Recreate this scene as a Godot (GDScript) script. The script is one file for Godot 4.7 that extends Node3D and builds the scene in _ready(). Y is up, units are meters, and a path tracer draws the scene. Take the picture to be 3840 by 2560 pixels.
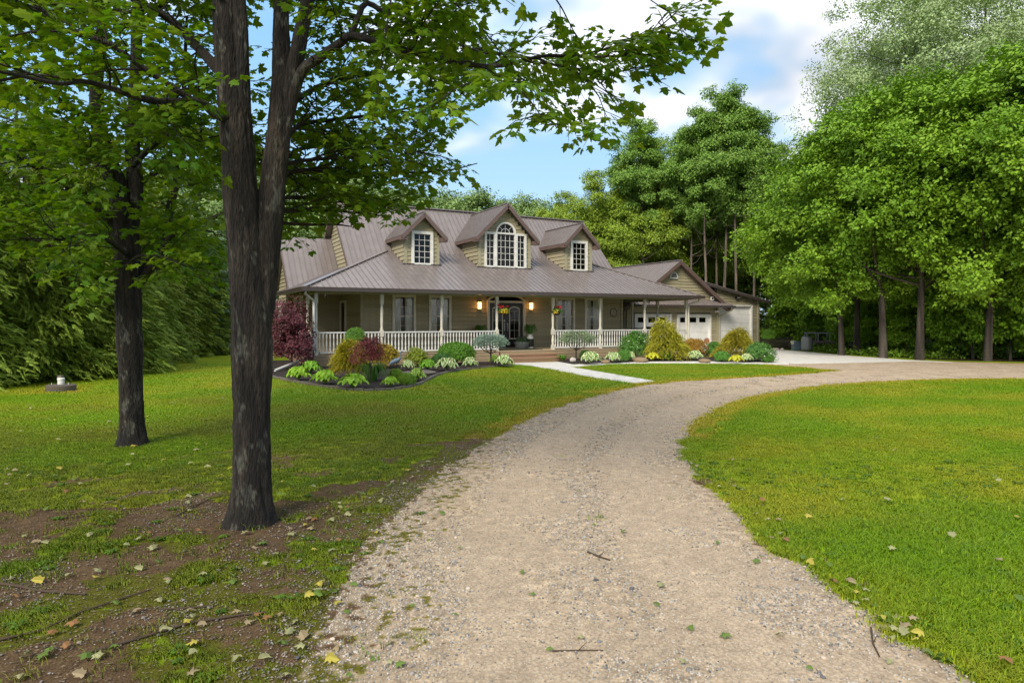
extends Node3D
# A grey farmhouse with a wrap-round porch behind a gravel drive, two maples in front, woods around.
# Pixels of the 3840 x 2560 photograph give directions; distances come from the ground or from the thing that is touched.
const F := 2480.0
const CX := 1920.0
const HY := 1200.0
const EYE := 1.7
const YAW := 0.48912          # the house front is turned by 28 degrees
const ORDINAL := ["first", "second", "third", "fourth", "fifth", "sixth", "seventh", "eighth", "ninth", "tenth", "eleventh", "twelfth"]
const HOUSE := Vector3(-6.974, 0.0, -23.5)

var rng := RandomNumberGenerator.new()
var names := {}
var M := {}
var cube: ArrayMesh
var zone := PackedByteArray()
const ZN := 1400
const ZX0 := -17.0
const ZZ0 := 1.0
const ZSPAN := 42.0

# ---------------------------------------------------------------- small helpers
func ground(px: float, py: float, y := 0.0) -> Vector3:
	var z := F * (EYE - y) / (py - HY)
	return Vector3((px - CX) / F * z, y, -z)

func at(px: float, py: float, z: float) -> Vector3:
	return Vector3((px - CX) / F * z, EYE + (HY - py) / F * z, -z)

func flat(px: float, py: float) -> Vector2:
	var p := ground(px, py)
	return Vector2(p.x, -p.z)

func numbered(called: String) -> String:
	names[called] = names.get(called, -1) + 1
	return called if names[called] == 0 else "%s_%03d" % [called, names[called]]

func tag(o: Node3D, label: String, category: String, group := "") -> Node3D:
	o.set_meta("label", label)
	o.set_meta("category", category)
	if group != "":
		o.set_meta("group", group)
	return o

func thing(called: String, label: String, category: String, pos := Vector3.ZERO, turn := 0.0, group := "") -> Node3D:
	var o := Node3D.new()
	o.name = numbered(called)
	add_child(o)
	o.position = pos
	o.rotation.y = turn
	return tag(o, label, category, group)

func mi(parent: Node, called: String, mesh: Mesh, mat: Material, xf := Transform3D.IDENTITY) -> MeshInstance3D:
	var o := MeshInstance3D.new()
	o.name = called if parent != self else numbered(called)
	o.mesh = mesh
	o.material_override = mat
	o.transform = xf
	parent.add_child(o, true)
	return o

func cu(parent: Node, called: String, c: Vector3, s: Vector3, mat: Material, b := Basis.IDENTITY) -> MeshInstance3D:
	return mi(parent, called, cube, mat, Transform3D(b * Basis.from_scale(s), c))

func structure(called: String, mesh: Mesh, mat: Material) -> MeshInstance3D:
	var o := mi(self, called, mesh, mat)
	o.set_meta("kind", "structure")
	return o

func mm(parent: Node, called: String, mesh: Mesh, mat: Material, xfs: Array, cols: PackedColorArray) -> MultiMeshInstance3D:
	var m := MultiMesh.new()
	m.transform_format = MultiMesh.TRANSFORM_3D
	m.use_colors = true
	m.mesh = mesh
	m.instance_count = xfs.size()
	for i in xfs.size():
		m.set_instance_transform(i, xfs[i])
		m.set_instance_color(i, cols[i])
	var o := MultiMeshInstance3D.new()
	o.name = called if parent != self else numbered(called)
	o.multimesh = m
	o.material_override = mat
	parent.add_child(o, true)
	return o

func rf(a: float, b: float) -> float:
	return rng.randf_range(a, b)

func rdir() -> Vector3:
	var y := rf(-1, 1)
	var t := rf(0, TAU)
	var r := sqrt(1 - y * y)
	return Vector3(r * cos(t), y, r * sin(t))

func facing(nrm: Vector3, spin: float, s: float) -> Basis:
	# y axis along nrm
	var y := nrm.normalized()
	var x := y.cross(Vector3(0.31, 0.2, 0.93)).normalized()
	var z := x.cross(y)
	return Basis(x * s, y * s, z * s) * Basis(Vector3.UP, spin)

func lin(r: float, g: float, b: float) -> Color:
	return Color(r, g, b).linear_to_srgb()

class MB:
	var v := PackedVector3Array()
	var n := PackedVector3Array()
	var c := PackedColorArray()
	var uv := PackedVector2Array()
	var uv2 := PackedVector2Array()
	var ix := PackedInt32Array()
	var col := Color.WHITE
	func pt(p: Vector3, nn: Vector3) -> int:
		v.append(p)
		n.append(nn)
		c.append(col)
		return v.size() - 1
	func tri(a: Vector3, b: Vector3, d: Vector3, nn := Vector3.ZERO) -> void:
		if nn == Vector3.ZERO:
			nn = (d - a).cross(b - a).normalized()
		var k := pt(a, nn)
		pt(b, nn)
		pt(d, nn)
		ix.append_array([k, k + 1, k + 2])
	func quad(a: Vector3, b: Vector3, d: Vector3, e: Vector3, nn := Vector3.ZERO) -> void:
		if nn == Vector3.ZERO:
			nn = (d - a).cross(b - a).normalized()
		var k := pt(a, nn)
		pt(b, nn)
		pt(d, nn)
		pt(e, nn)
		ix.append_array([k, k + 1, k + 2, k, k + 2, k + 3])
	func box(cen: Vector3, s: Vector3, b := Basis.IDENTITY) -> void:
		var h := s * 0.5
		for ax in 3:
			for sg in [-1.0, 1.0]:
				var nn := Vector3.ZERO
				nn[ax] = sg
				var u := Vector3.ZERO
				u[(ax + 1) % 3] = 1
				var w := nn.cross(u)
				var o: Vector3 = nn * h[ax]
				u *= h[(ax + 1) % 3]
				w *= h[(ax + 2) % 3]
				quad(cen + b * (o - u - w), cen + b * (o - u + w), cen + b * (o + u + w), cen + b * (o + u - w), (b * nn).normalized())
	func prism(poly: PackedVector2Array, z0: float, z1: float) -> void:
		# outline in xy, between z0 (back) and z1 (front)
		var t := Geometry2D.triangulate_polygon(poly)
		for s in [[z1, Vector3.BACK], [z0, Vector3.FORWARD]]:
			var k := v.size()
			for p in poly:
				pt(Vector3(p.x, p.y, s[0]), s[1])
			for i in t:
				ix.append(k + i)
		for i in poly.size():
			var p := poly[i]
			var q := poly[(i + 1) % poly.size()]
			var e := (q - p).normalized()
			var sg := 1.0 if not Geometry2D.is_polygon_clockwise(poly) else -1.0
			quad(Vector3(p.x, p.y, z0), Vector3(q.x, q.y, z0), Vector3(q.x, q.y, z1), Vector3(p.x, p.y, z1), Vector3(e.y, -e.x, 0) * sg)
	func slab(poly: PackedVector2Array, y0: float, y1: float) -> void:
		# outline in (x, depth); top at y1
		var t := Geometry2D.triangulate_polygon(poly)
		var k := v.size()
		for p in poly:
			pt(Vector3(p.x, y1, -p.y), Vector3.UP)
		for i in t:
			ix.append(k + i)
		if y1 - y0 < 0.001:
			return
		for i in poly.size():
			var p := poly[i]
			var q := poly[(i + 1) % poly.size()]
			var e := (q - p).normalized()
			var sg := 1.0 if not Geometry2D.is_polygon_clockwise(poly) else -1.0
			quad(Vector3(p.x, y0, -p.y), Vector3(q.x, y0, -q.y), Vector3(q.x, y1, -q.y), Vector3(p.x, y1, -p.y), Vector3(e.y, 0, e.x) * sg)
	func tube(pts: Array, rad: Array, seg: int, cap := false) -> void:
		var side := Vector3.ZERO
		var first := v.size()
		for i in pts.size():
			var d: Vector3 = (pts[mini(i + 1, pts.size() - 1)] - pts[maxi(i - 1, 0)]).normalized()
			if side == Vector3.ZERO:
				side = d.cross(Vector3(0.3, 0.1, 0.95) if absf(d.z) < 0.9 else Vector3.RIGHT).normalized()
			side = (side - d * side.dot(d)).normalized()
			var o := d.cross(side)
			for k in seg:
				var a := TAU * k / seg
				var nn: Vector3 = side * cos(a) + o * sin(a)
				pt(pts[i] + nn * rad[i], nn)
		for i in pts.size() - 1:
			for k in seg:
				var a := first + i * seg + k
				var b := first + i * seg + (k + 1) % seg
				ix.append_array([a, a + seg, b, b, a + seg, b + seg])
		if cap:
			for e in [0, pts.size() - 1]:
				var cc := pt(pts[e], ((pts[1] - pts[0]) * (-1.0 if e == 0 else 1.0)).normalized())
				for k in seg:
					ix.append_array([cc, first + e * seg + k, first + e * seg + (k + 1) % seg])
	func lathe(prof: Array, seg: int, o := Vector3.ZERO) -> void:
		# prof: Vector2(radius, y)
		var first := v.size()
		for i in prof.size():
			var e: Vector2 = (prof[mini(i + 1, prof.size() - 1)] - prof[maxi(i - 1, 0)]).normalized()
			for k in seg:
				var a := TAU * (k + 0.5) / seg
				pt(o + Vector3(prof[i].x * cos(a), prof[i].y, prof[i].x * sin(a)), Vector3(e.y * cos(a), -e.x, e.y * sin(a)).normalized())
		for i in prof.size() - 1:
			for k in seg:
				var a := first + i * seg + k
				var b := first + i * seg + (k + 1) % seg
				ix.append_array([a, a + seg, b, b, a + seg, b + seg])
	func mesh() -> ArrayMesh:
		# every face turned to the side its normals point to
		for i in range(0, ix.size(), 3):
			var a := ix[i]
			var b := ix[i + 1]
			var d := ix[i + 2]
			if (v[d] - v[a]).cross(v[b] - v[a]).dot(n[a] + n[b] + n[d]) < 0.0:
				ix[i + 1] = d
				ix[i + 2] = b
		var arr := []
		arr.resize(Mesh.ARRAY_MAX)
		arr[Mesh.ARRAY_VERTEX] = v
		arr[Mesh.ARRAY_NORMAL] = n
		arr[Mesh.ARRAY_COLOR] = c
		if uv.size() == v.size():
			arr[Mesh.ARRAY_TEX_UV] = uv
		if uv2.size() == v.size():
			arr[Mesh.ARRAY_TEX_UV2] = uv2
		arr[Mesh.ARRAY_INDEX] = ix
		var m := ArrayMesh.new()
		m.add_surface_from_arrays(Mesh.PRIMITIVE_TRIANGLES, arr)
		return m

# ---------------------------------------------------------------- materials
func noise_bytes(size: int, freq: float, sd: int, oct := 4, ty := FastNoiseLite.TYPE_SIMPLEX_SMOOTH) -> Image:
	var nz := FastNoiseLite.new()
	nz.seed = sd
	nz.frequency = freq
	nz.noise_type = ty
	nz.fractal_octaves = oct
	var im := nz.get_seamless_image(size, size)
	im.convert(Image.FORMAT_L8)
	return im

func ramp_tex(im: Image, stops: Array) -> ImageTexture:
	# stops: [value, sRGB colour] ...
	var g := Gradient.new()
	var offs := PackedFloat32Array()
	var cols := PackedColorArray()
	for s in stops:
		offs.append(s[0])
		cols.append(s[1])
	g.offsets = offs
	g.colors = cols
	var lut := PackedByteArray()
	for i in 256:
		var c := g.sample(i / 255.0)
		lut.append_array([c.r8, c.g8, c.b8])
	var d := im.get_data()
	var out := PackedByteArray()
	out.resize(d.size() * 3)
	for i in d.size():
		var k := d[i] * 3
		out[i * 3] = lut[k]
		out[i * 3 + 1] = lut[k + 1]
		out[i * 3 + 2] = lut[k + 2]
	return ImageTexture.create_from_image(Image.create_from_data(im.get_width(), im.get_height(), false, Image.FORMAT_RGB8, out))

func mat(c: Color, rough := 0.7) -> StandardMaterial3D:
	var m := StandardMaterial3D.new()
	m.albedo_color = c
	m.roughness = rough
	return m

func triplanar(m: StandardMaterial3D, tex: Texture2D, s: Vector3, world := true) -> StandardMaterial3D:
	m.albedo_texture = tex
	m.uv1_triplanar = true
	m.uv1_world_triplanar = world
	m.uv1_scale = s
	return m

func leafy(c: Color, back := 0.7, rough := 0.55) -> StandardMaterial3D:
	var m := mat(c, rough)
	m.vertex_color_use_as_albedo = true
	m.backlight_enabled = true
	m.backlight = Color(back, back, back * 0.6)
	m.cull_mode = BaseMaterial3D.CULL_DISABLED
	m.metallic_specular = 0.35
	return m

func make_materials() -> void:
	var b := MB.new()
	b.box(Vector3.ZERO, Vector3.ONE)
	cube = b.mesh()
	var blotch := noise_bytes(256, 0.02, 3)
	var fine := noise_bytes(256, 0.09, 5)
	var grain := noise_bytes(256, 0.05, 9, 3)
	var soft := ramp_tex(blotch, [[0.0, Color(0.86, 0.86, 0.85)], [0.5, Color(0.94, 0.94, 0.93)], [1.0, Color(1, 1, 1)]])
	var wood := ramp_tex(grain, [[0.0, Color(0.72, 0.68, 0.64)], [0.5, Color(0.9, 0.88, 0.86)], [1.0, Color(1, 1, 1)]])
	var grit := ramp_tex(fine, [[0.0, Color(0.5, 0.48, 0.46)], [0.5, Color(0.85, 0.84, 0.83)], [1.0, Color(1, 1, 1)]])
	var k := 0
	for c in [Color(0.645, 0.625, 0.515), Color(0.62, 0.60, 0.49), Color(0.665, 0.645, 0.535)]:
		M["siding%d" % k] = triplanar(mat(c, 0.75), wood, Vector3(0.5, 6, 0.5))
		k += 1
	M.wall = triplanar(mat(Color(0.56, 0.54, 0.44), 0.8), soft, Vector3(0.5, 0.5, 0.5))
	M.trim = triplanar(mat(Color(0.62, 0.60, 0.50), 0.7), soft, Vector3(0.7, 0.7, 0.7))
	M.brown = triplanar(mat(Color(0.40, 0.325, 0.30), 0.5), soft, Vector3(0.7, 0.7, 0.7))
	M.gutter = triplanar(mat(Color(0.27, 0.235, 0.22), 0.35), soft, Vector3(0.7, 0.7, 0.7))
	M.white = triplanar(mat(Color(0.87, 0.865, 0.84), 0.5), soft, Vector3(0.8, 0.8, 0.8))
	M.offwhite = triplanar(mat(Color(0.82, 0.8, 0.74), 0.55), soft, Vector3(0.8, 0.8, 0.8))
	M.door_white = triplanar(mat(Color(0.88, 0.88, 0.87), 0.5), soft, Vector3(0.3, 0.3, 0.3))
	k = 0
	for c in [Color(0.535, 0.50, 0.49), Color(0.526, 0.491, 0.482), Color(0.543, 0.508, 0.496)]:
		var r := triplanar(mat(c, 0.34), soft, Vector3(0.35, 0.35, 0.35))
		r.metallic = 0.25
		M["roof%d" % k] = r
		k += 1
	M.deck = triplanar(mat(Color(0.70, 0.645, 0.54), 0.75), wood, Vector3(0.6, 5, 5))
	M.step = triplanar(mat(Color(0.62, 0.5, 0.40), 0.8), wood, Vector3(0.7, 6, 6))
	M.skirt = triplanar(mat(Color(0.66, 0.59, 0.47), 0.8), wood, Vector3(0.6, 5, 5))
	M.black = mat(Color(0.075, 0.072, 0.075), 0.35)
	M.iron = mat(Color(0.1, 0.1, 0.1), 0.5)
	M.steel = mat(Color(0.6, 0.6, 0.6), 0.35)
	M.steel.metallic = 0.8
	M.galv = triplanar(mat(Color(0.50, 0.51, 0.51), 0.55), soft, Vector3(3, 3, 3))
	M.galv.metallic = 0.3
	M.room = mat(Color(0.50, 0.48, 0.44), 0.9)
	M.curtain = mat(Color(0.9, 0.9, 0.86), 0.9)
	var g := mat(Color(0.06, 0.075, 0.07, 0.12), 0.03)
	g.transparency = BaseMaterial3D.TRANSPARENCY_ALPHA
	g.metallic_specular = 0.4
	M.glass = g
	var g2 := mat(Color(0.035, 0.045, 0.04, 0.72), 0.04)
	g2.transparency = BaseMaterial3D.TRANSPARENCY_ALPHA
	g2.metallic_specular = 0.35
	M.dark_glass = g2
	var lamp := mat(Color(1, 0.85, 0.6), 0.4)
	lamp.emission_enabled = true
	lamp.emission = Color(1.0, 0.72, 0.38)
	lamp.emission_energy_multiplier = 2.2
	M.lamp = lamp
	M.concrete = triplanar(mat(Color(0.84, 0.825, 0.80), 0.85), soft, Vector3(0.4, 0.4, 0.4))
	M.old_concrete = triplanar(mat(Color(0.40, 0.37, 0.33), 0.95), grit, Vector3(1.6, 1.6, 1.6))
	var mul := triplanar(mat(Color(0.24, 0.19, 0.165), 0.95), grit, Vector3(2.5, 2.5, 2.5))
	mul.heightmap_enabled = true
	mul.heightmap_texture = ImageTexture.create_from_image(fine)
	mul.heightmap_scale = 3.0
	M.mulch = mul
	M.rock = triplanar(mat(Color(0.62, 0.54, 0.42), 0.9), grit, Vector3(2, 2, 2))
	M.rock_white = triplanar(mat(Color(0.85, 0.82, 0.79), 0.9), grit, Vector3(3, 3, 3))
	M.rock_grey = triplanar(mat(Color(0.50, 0.47, 0.42), 0.9), grit, Vector3(2, 2, 2))
	M.stem = triplanar(mat(Color(0.28, 0.23, 0.17), 0.9), grit, Vector3(4, 1, 4))
	M.twig = triplanar(mat(Color(0.34, 0.28, 0.22), 0.9), grit, Vector3(6, 6, 6))
	var bark := mat(Color(1, 1, 1), 0.95)
	bark.vertex_color_use_as_albedo = true
	var bk := noise_bytes(512, 0.03, 21, 5, FastNoiseLite.TYPE_SIMPLEX)
	triplanar(bark, ramp_tex(bk, [[0.0, Color(0.42, 0.40, 0.38)], [0.45, Color(0.75, 0.73, 0.71)], [1.0, Color(1, 1, 1)]]), Vector3(3.2, 0.55, 3.2))
	bark.heightmap_enabled = true
	bark.heightmap_texture = ImageTexture.create_from_image(bk)
	bark.heightmap_scale = 2.2
	M.bark = bark
	M.maple = leafy(Color(1, 1, 1), 1.0, 0.5)
	M.leaf = leafy(Color(1, 1, 1), 0.6, 0.55)
	M.needle = leafy(Color(1, 1, 1), 0.25, 0.65)
	M.plain = mat(Color(1, 1, 1), 0.6)
	M.plain.vertex_color_use_as_albedo = true
	M.stone = mat(Color(1, 1, 1), 0.9)
	M.stone.vertex_color_use_as_albedo = true
	M.blue = mat(Color(0.35, 0.42, 0.47), 0.6)
	M.red = mat(Color(0.62, 0.16, 0.10), 0.6)
	M.copper = mat(Color(0.62, 0.42, 0.30), 0.6)
	M.mat_green = triplanar(mat(Color(0.17, 0.22, 0.08), 0.95), grit, Vector3(5, 5, 5))

# ---------------------------------------------------------------- sky, sun, camera
func make_light_and_camera() -> void:
	var cam := Camera3D.new()
	cam.name = "camera"
	cam.projection = Camera3D.PROJECTION_FRUSTUM
	cam.near = 0.1
	cam.far = 600.0
	cam.size = 2.0 * 0.1 * 1280.0 / F
	cam.frustum_offset = Vector2(0, -0.1 * 80.0 / F)
	cam.position = Vector3(0, EYE, 0)
	add_child(cam)
	cam.current = true
	var env := Environment.new()
	env.background_mode = Environment.BG_SKY
	env.tonemap_mode = Environment.TONE_MAPPER_LINEAR
	env.tonemap_exposure = 2.85
	env.background_energy_multiplier = 0.62
	env.sdfgi_enabled = true
	env.ssao_enabled = true
	env.ssil_enabled = true
	var sky := Sky.new()
	var pan := PanoramaSkyMaterial.new()
	pan.panorama = sky_picture()
	sky.sky_material = pan
	env.sky = sky
	var we := WorldEnvironment.new()
	we.name = "world_environment"
	we.environment = env
	add_child(we)
	var sun := DirectionalLight3D.new()
	sun.name = "sun"
	sun.light_energy = 0.5
	sun.light_angular_distance = 26.0
	sun.light_color = Color(1.0, 0.96, 0.9)
	sun.shadow_enabled = true
	add_child(sun)
	sun.look_at_from_position(Vector3(-8.5, 18, 20.5), Vector3.ZERO)

func sky_picture() -> ImageTexture:
	var w := 2048
	var h := 1024
	var big := FastNoiseLite.new()
	big.seed = 11
	big.frequency = 0.55
	big.fractal_octaves = 6
	var wisp := FastNoiseLite.new()
	wisp.seed = 29
	wisp.frequency = 1.3
	wisp.fractal_octaves = 4
	var out := PackedByteArray()
	out.resize(w * h * 3)
	# banks of cloud seen over the house: pixel centre, radii, amount
	var banks := [[2760.0, 330.0, 360.0, 300.0, 1.1], [2150.0, 130.0, 560.0, 230.0, 1.0], [1840.0, 540.0, 250.0, 130.0, 1.0], [2480.0, 520.0, 90.0, 60.0, 0.35], [2700.0, 50.0, 100.0, 90.0, -0.9], [3080.0, 110.0, 190.0, 130.0, -1.1], [2240.0, 560.0, 300.0, 150.0, -1.0], [1200.0, 500.0, 500.0, 400.0, 0.3], [3350.0, 420.0, 300.0, 400.0, 0.45], [3100.0, 640.0, 300.0, 120.0, 0.2], [1990.0, 700.0, 160.0, 60.0, 0.3]]
	for r in h:
		var el := (0.5 - (r + 0.5) / h) * PI
		var y := sin(el)
		var ch := cos(el)
		for q in w:
			var o := (r * w + q) * 3
			if y < -0.02:
				out[o] = 92
				out[o + 1] = 100
				out[o + 2] = 78
				continue
			var az := ((q + 0.5) / w - 0.5) * TAU
			var dx := sin(az) * ch
			var dz := -cos(az) * ch
			var k := 1.0 / (maxf(y, 0.0) + 0.22)
			var n := big.get_noise_3d(dx * k, k * 0.3, dz * k)
			var m := wisp.get_noise_3d(dx * k * 1.4, y * 2.0, dz * k * 1.4)
			var cover := n * 1.6 + m * 0.75 + 0.36
			if dz < -0.4 and y < 0.6:
				var px := CX + F * dx / -dz
				var py := HY - F * y / -dz
				for bk in banks:
					var ex: float = (px - bk[0]) / bk[2]
					var ey: float = (py - bk[1]) / bk[3]
					var e := ex * ex + ey * ey
					if e < 5.0:
						cover += bk[4] * exp(-e)
			cover = smoothstep(-0.08, 0.62, cover)
			var t := pow(clampf(1.0 - y, 0, 1), 2.6)
			var lit := clampf(0.80 + m * 0.35 + n * 0.18, 0.62, 0.98)
			var br := lerpf(0.40, 0.72, t)
			var bg := lerpf(0.60, 0.80, t)
			var bb := lerpf(0.78, 0.88, t)
			out[o] = int(255.0 * lerpf(br, lit * 0.965, cover))
			out[o + 1] = int(255.0 * lerpf(bg, lit * 0.975, cover))
			out[o + 2] = int(255.0 * lerpf(bb, minf(lit * 1.01, 1.0), cover))
	return ImageTexture.create_from_image(Image.create_from_data(w, h, false, Image.FORMAT_RGB8, out))

# ---------------------------------------------------------------- ground
func px_poly(a: Array) -> PackedVector2Array:
	var out := PackedVector2Array()
	for p in a:
		out.append(flat(p[0], p[1]))
	return out

func smooth(poly: PackedVector2Array, closed := true, rounds := 2) -> PackedVector2Array:
	var p := poly
	for k in rounds:
		var o := PackedVector2Array()
		var n := p.size()
		if not closed:
			o.append(p[0])
		for i in (n if closed else n - 1):
			var a := p[i]
			var b := p[(i + 1) % n]
			o.append(a.lerp(b, 0.25))
			o.append(a.lerp(b, 0.75))
		if not closed:
			o.append(p[n - 1])
		p = o
	return p

var gravel_poly: PackedVector2Array
var walk_poly: PackedVector2Array
var pad_poly: PackedVector2Array
var bed_a: PackedVector2Array
var bed_b: PackedVector2Array
var edge_a: PackedVector2Array

func hp(u: float, v: float) -> Vector2:
	var p := house_point(u, 0, v)
	return Vector2(p.x, -p.z)

func house_point(u: float, y: float, v: float) -> Vector3:
	return HOUSE + Vector3(u * cos(YAW) - v * sin(YAW), y, -(u * sin(YAW) + v * cos(YAW)))

func crossings(poly: PackedVector2Array, z: float) -> PackedFloat32Array:
	var xs := PackedFloat32Array()
	var n := poly.size()
	for i in n:
		var a := poly[i]
		var b := poly[(i + 1) % n]
		if (a.y <= z) != (b.y <= z):
			xs.append(a.x + (z - a.y) / (b.y - a.y) * (b.x - a.x))
	xs.sort()
	return xs

func inside(xs: PackedFloat32Array, x: float) -> bool:
	var r := false
	for q in xs:
		if q > x:
			break
		r = not r
	return r

func zone_at(p: Vector2) -> int:
	var i := int((p.x - ZX0) / ZSPAN * ZN)
	var j := int((p.y - ZZ0) / ZSPAN * ZN)
	if i < 0 or j < 0 or i >= ZN or j >= ZN:
		return 7
	return zone[j * ZN + i]

func nimg(freq: float, sd: int, oct: int) -> PackedByteArray:
	var nz := FastNoiseLite.new()
	nz.seed = sd
	nz.frequency = freq
	nz.fractal_octaves = oct
	var im := nz.get_image(ZN, ZN, false, false, true)
	im.convert(Image.FORMAT_L8)
	return im.get_data()

func make_ground() -> void:
	var left := px_poly([[1130, 2560], [1180, 2350], [1270, 2150], [1370, 2000], [1490, 1895], [1575, 1820], [1660, 1757], [1740, 1700], [1830, 1650], [1930, 1600], [2040, 1545], [2180, 1493], [2330, 1462], [2458, 1437], [2620, 1427], [2775, 1418], [2940, 1408], [3080, 1397], [3150, 1389]])
	var top := px_poly([[3020, 1379], [2900, 1371], [2880, 1366], [2990, 1363], [3440, 1352], [3575, 1357], [3840, 1364], [4600, 1372]])
	var right := px_poly([[4600, 1424], [3840, 1418], [3430, 1424], [3100, 1441], [2857, 1478], [2694, 1527], [2596, 1592], [2550, 1655], [2558, 1722], [2612, 1786], [2694, 1866], [2808, 1978], [2939, 2106], [3102, 2210], [3233, 2292], [3396, 2420], [3575, 2560]])
	var g := PackedVector2Array([Vector2(-1.25, -5)])
	g.append_array(smooth(left, false))
	g.append_array(top)
	g.append_array(smooth(right, false))
	g.append(Vector2(2.3, -5))
	gravel_poly = g
	walk_poly = px_poly([[1924, 1369], [1993, 1374], [2080, 1389], [2230, 1418], [2378, 1439], [2458, 1431], [2300, 1404], [2147, 1378], [2304, 1366], [2454, 1362], [2566, 1362], [2716, 1366], [2960, 1367], [2960, 1356], [2903, 1357], [2791, 1361], [2641, 1355], [2454, 1357], [2248, 1363], [2150, 1368], [2095, 1358], [1924, 1362]])
	pad_poly = px_poly([[2900, 1359], [2990, 1365], [3440, 1355], [3575, 1359], [3400, 1350], [3200, 1336], [3050, 1322], [2905, 1311]])
	pad_poly.append(hp(28.6, 5.3))
	pad_poly.append(hp(18.0, 5.3))
	pad_poly.append(hp(18.2, 2.0))
	pad_poly.append(hp(23.5, 1.2))
	edge_a = smooth(px_poly([[985, 1405], [1020, 1417], [1100, 1436], [1230, 1456], [1344, 1469], [1445, 1468], [1560, 1452], [1612, 1424], [1640, 1409], [1686, 1397], [1772, 1385], [1924, 1372]]), false, 2)
	bed_a = edge_a.duplicate()
	bed_a.append(hp(7.3, -0.1))
	bed_a.append(hp(-0.15, -0.1))
	bed_a.append(hp(-0.15, 4.5))
	bed_a.append(hp(-1.6, 4.5))
	bed_b = px_poly([[2094, 1358], [2150, 1367], [2248, 1362], [2454, 1356], [2641, 1354], [2791, 1360], [2899, 1356], [2896, 1342], [2880, 1325]])
	bed_b.append(hp(22.5, 1.6))
	bed_b.append(hp(17.6, 1.4))
	bed_b.append(hp(17.6, -0.1))
	bed_b.append(hp(10.0, -0.1))
	var woods := PackedVector2Array([flat(2925, 1309), flat(3050, 1318), flat(3200, 1331), flat(3400, 1343), flat(3600, 1352), flat(3840, 1357), flat(4600, 1362), Vector2(60, 80), Vector2(10, 80)])
	var hedge := PackedVector2Array([flat(-700, 1480), flat(0, 1449), flat(430, 1412), flat(560, 1350), flat(700, 1335), flat(900, 1329), Vector2(-8, 70), Vector2(-60, 70)])
	var bare := PackedVector2Array([Vector2(-16, 6.6), Vector2(-9, 6.3), Vector2(-5.2, 5.9), Vector2(-3.6, 6.0), Vector2(-2.7, 6.3), Vector2(-1.75, 6.2), Vector2(-1.35, 5.3), Vector2(-1.5, 4.0), Vector2(-1.4, 0.5), Vector2(-16, 0.5)])
	var margin: PackedVector2Array = Geometry2D.offset_polygon(g, 0.42)[0]
	var belt: PackedVector2Array = Geometry2D.offset_polygon(g, 0.95)[0]
	var n1 := nimg(0.006, 41, 3)
	var n2 := nimg(0.035, 43, 4)
	var n3 := nimg(0.25, 47, 2)
	var out := PackedByteArray()
	out.resize(ZN * ZN * 3)
	zone.resize(ZN * ZN)
	var ring := Vector2(ground(225, 1468).x, -ground(225, 1468).z)
	for j in ZN:
		var z := ZZ0 + (j + 0.5) / ZN * ZSPAN
		var cg := crossings(g, z)
		var cm := crossings(margin, z)
		var cb := crossings(belt, z)
		var cs := crossings(bare, z)
		var cw := crossings(woods, z)
		var ch := crossings(hedge, z)
		var cc := crossings(walk_poly, z)
		var cp := crossings(pad_poly, z)
		var ca := crossings(bed_a, z)
		var ce := crossings(bed_b, z)
		var near := z < 9.5
		for i in ZN:
			var x := ZX0 + (i + 0.5) / ZN * ZSPAN
			var o := j * ZN + i
			var a := n1[o] / 255.0
			var b := n2[o] / 255.0
			var c := n3[o] / 255.0
			var xg := x + (b - 0.5) * 0.34 + (c - 0.5) * 0.10
			var zn := 0
			if inside(cc, x) or inside(cp, x):
				zn = 4
			elif inside(ca, x) or inside(ce, x):
				zn = 5
			elif inside(cg, xg):
				zn = 1
				# two worn wheel tracks of packed sand
				if z < 17.0:
					var xl := -INF
					var xr := INF
					for q in cg:
						if q <= xg:
							xl = q
						elif xr == INF:
							xr = q
					var fr := (xg - xl) / maxf(minf(xr - xl, 5.2), 0.1)
					var tr := minf(absf(fr - 0.36), absf(fr - 0.76))
					if near and x < 1.0 and fr < 0.30 and c * 0.75 + b * 0.55 > 0.62 + fr * 1.5:
						zn = 3 if b > 0.5 else 2
					elif tr + (b - 0.5) * 0.26 + (c - 0.5) * 0.16 < 0.105:
						zn = 8
				elif b + c * 0.3 > 0.55:
					zn = 8
			elif inside(cw, xg) or inside(ch, xg):
				zn = 7
			elif inside(cs, x + (b - 0.5) * 1.6) :
				zn = 2 if a * 0.55 + b * 0.75 + c * 0.12 > 0.64 else 3
				if b + c * 0.3 < 0.42:
					zn = 0
			elif inside(cb, xg) and near and x < 1:
				zn = 3 if b + c * 0.4 < 0.8 else 2
				if not inside(cm, xg) and b < 0.52:
					zn = 0
			elif inside(cm, xg):
				zn = 6 if (not near and b * 0.7 + c * 0.5 > 0.42) else 0
				if near and b + c * 0.5 > 0.95:
					zn = 2
			elif absf(x - ring.x) < 0.75 and absf(z - ring.y) < 0.7 and b > 0.45:
				zn = 6
			elif z < 9.5 and x < -1 and b * 0.8 + c * 0.25 + a * 0.3 - z * 0.03 > 0.66:
				zn = 3 if c < 0.5 else 2
			zone[o] = zn
			var r := 0.0
			var gg := 0.0
			var bb := 0.0
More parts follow.
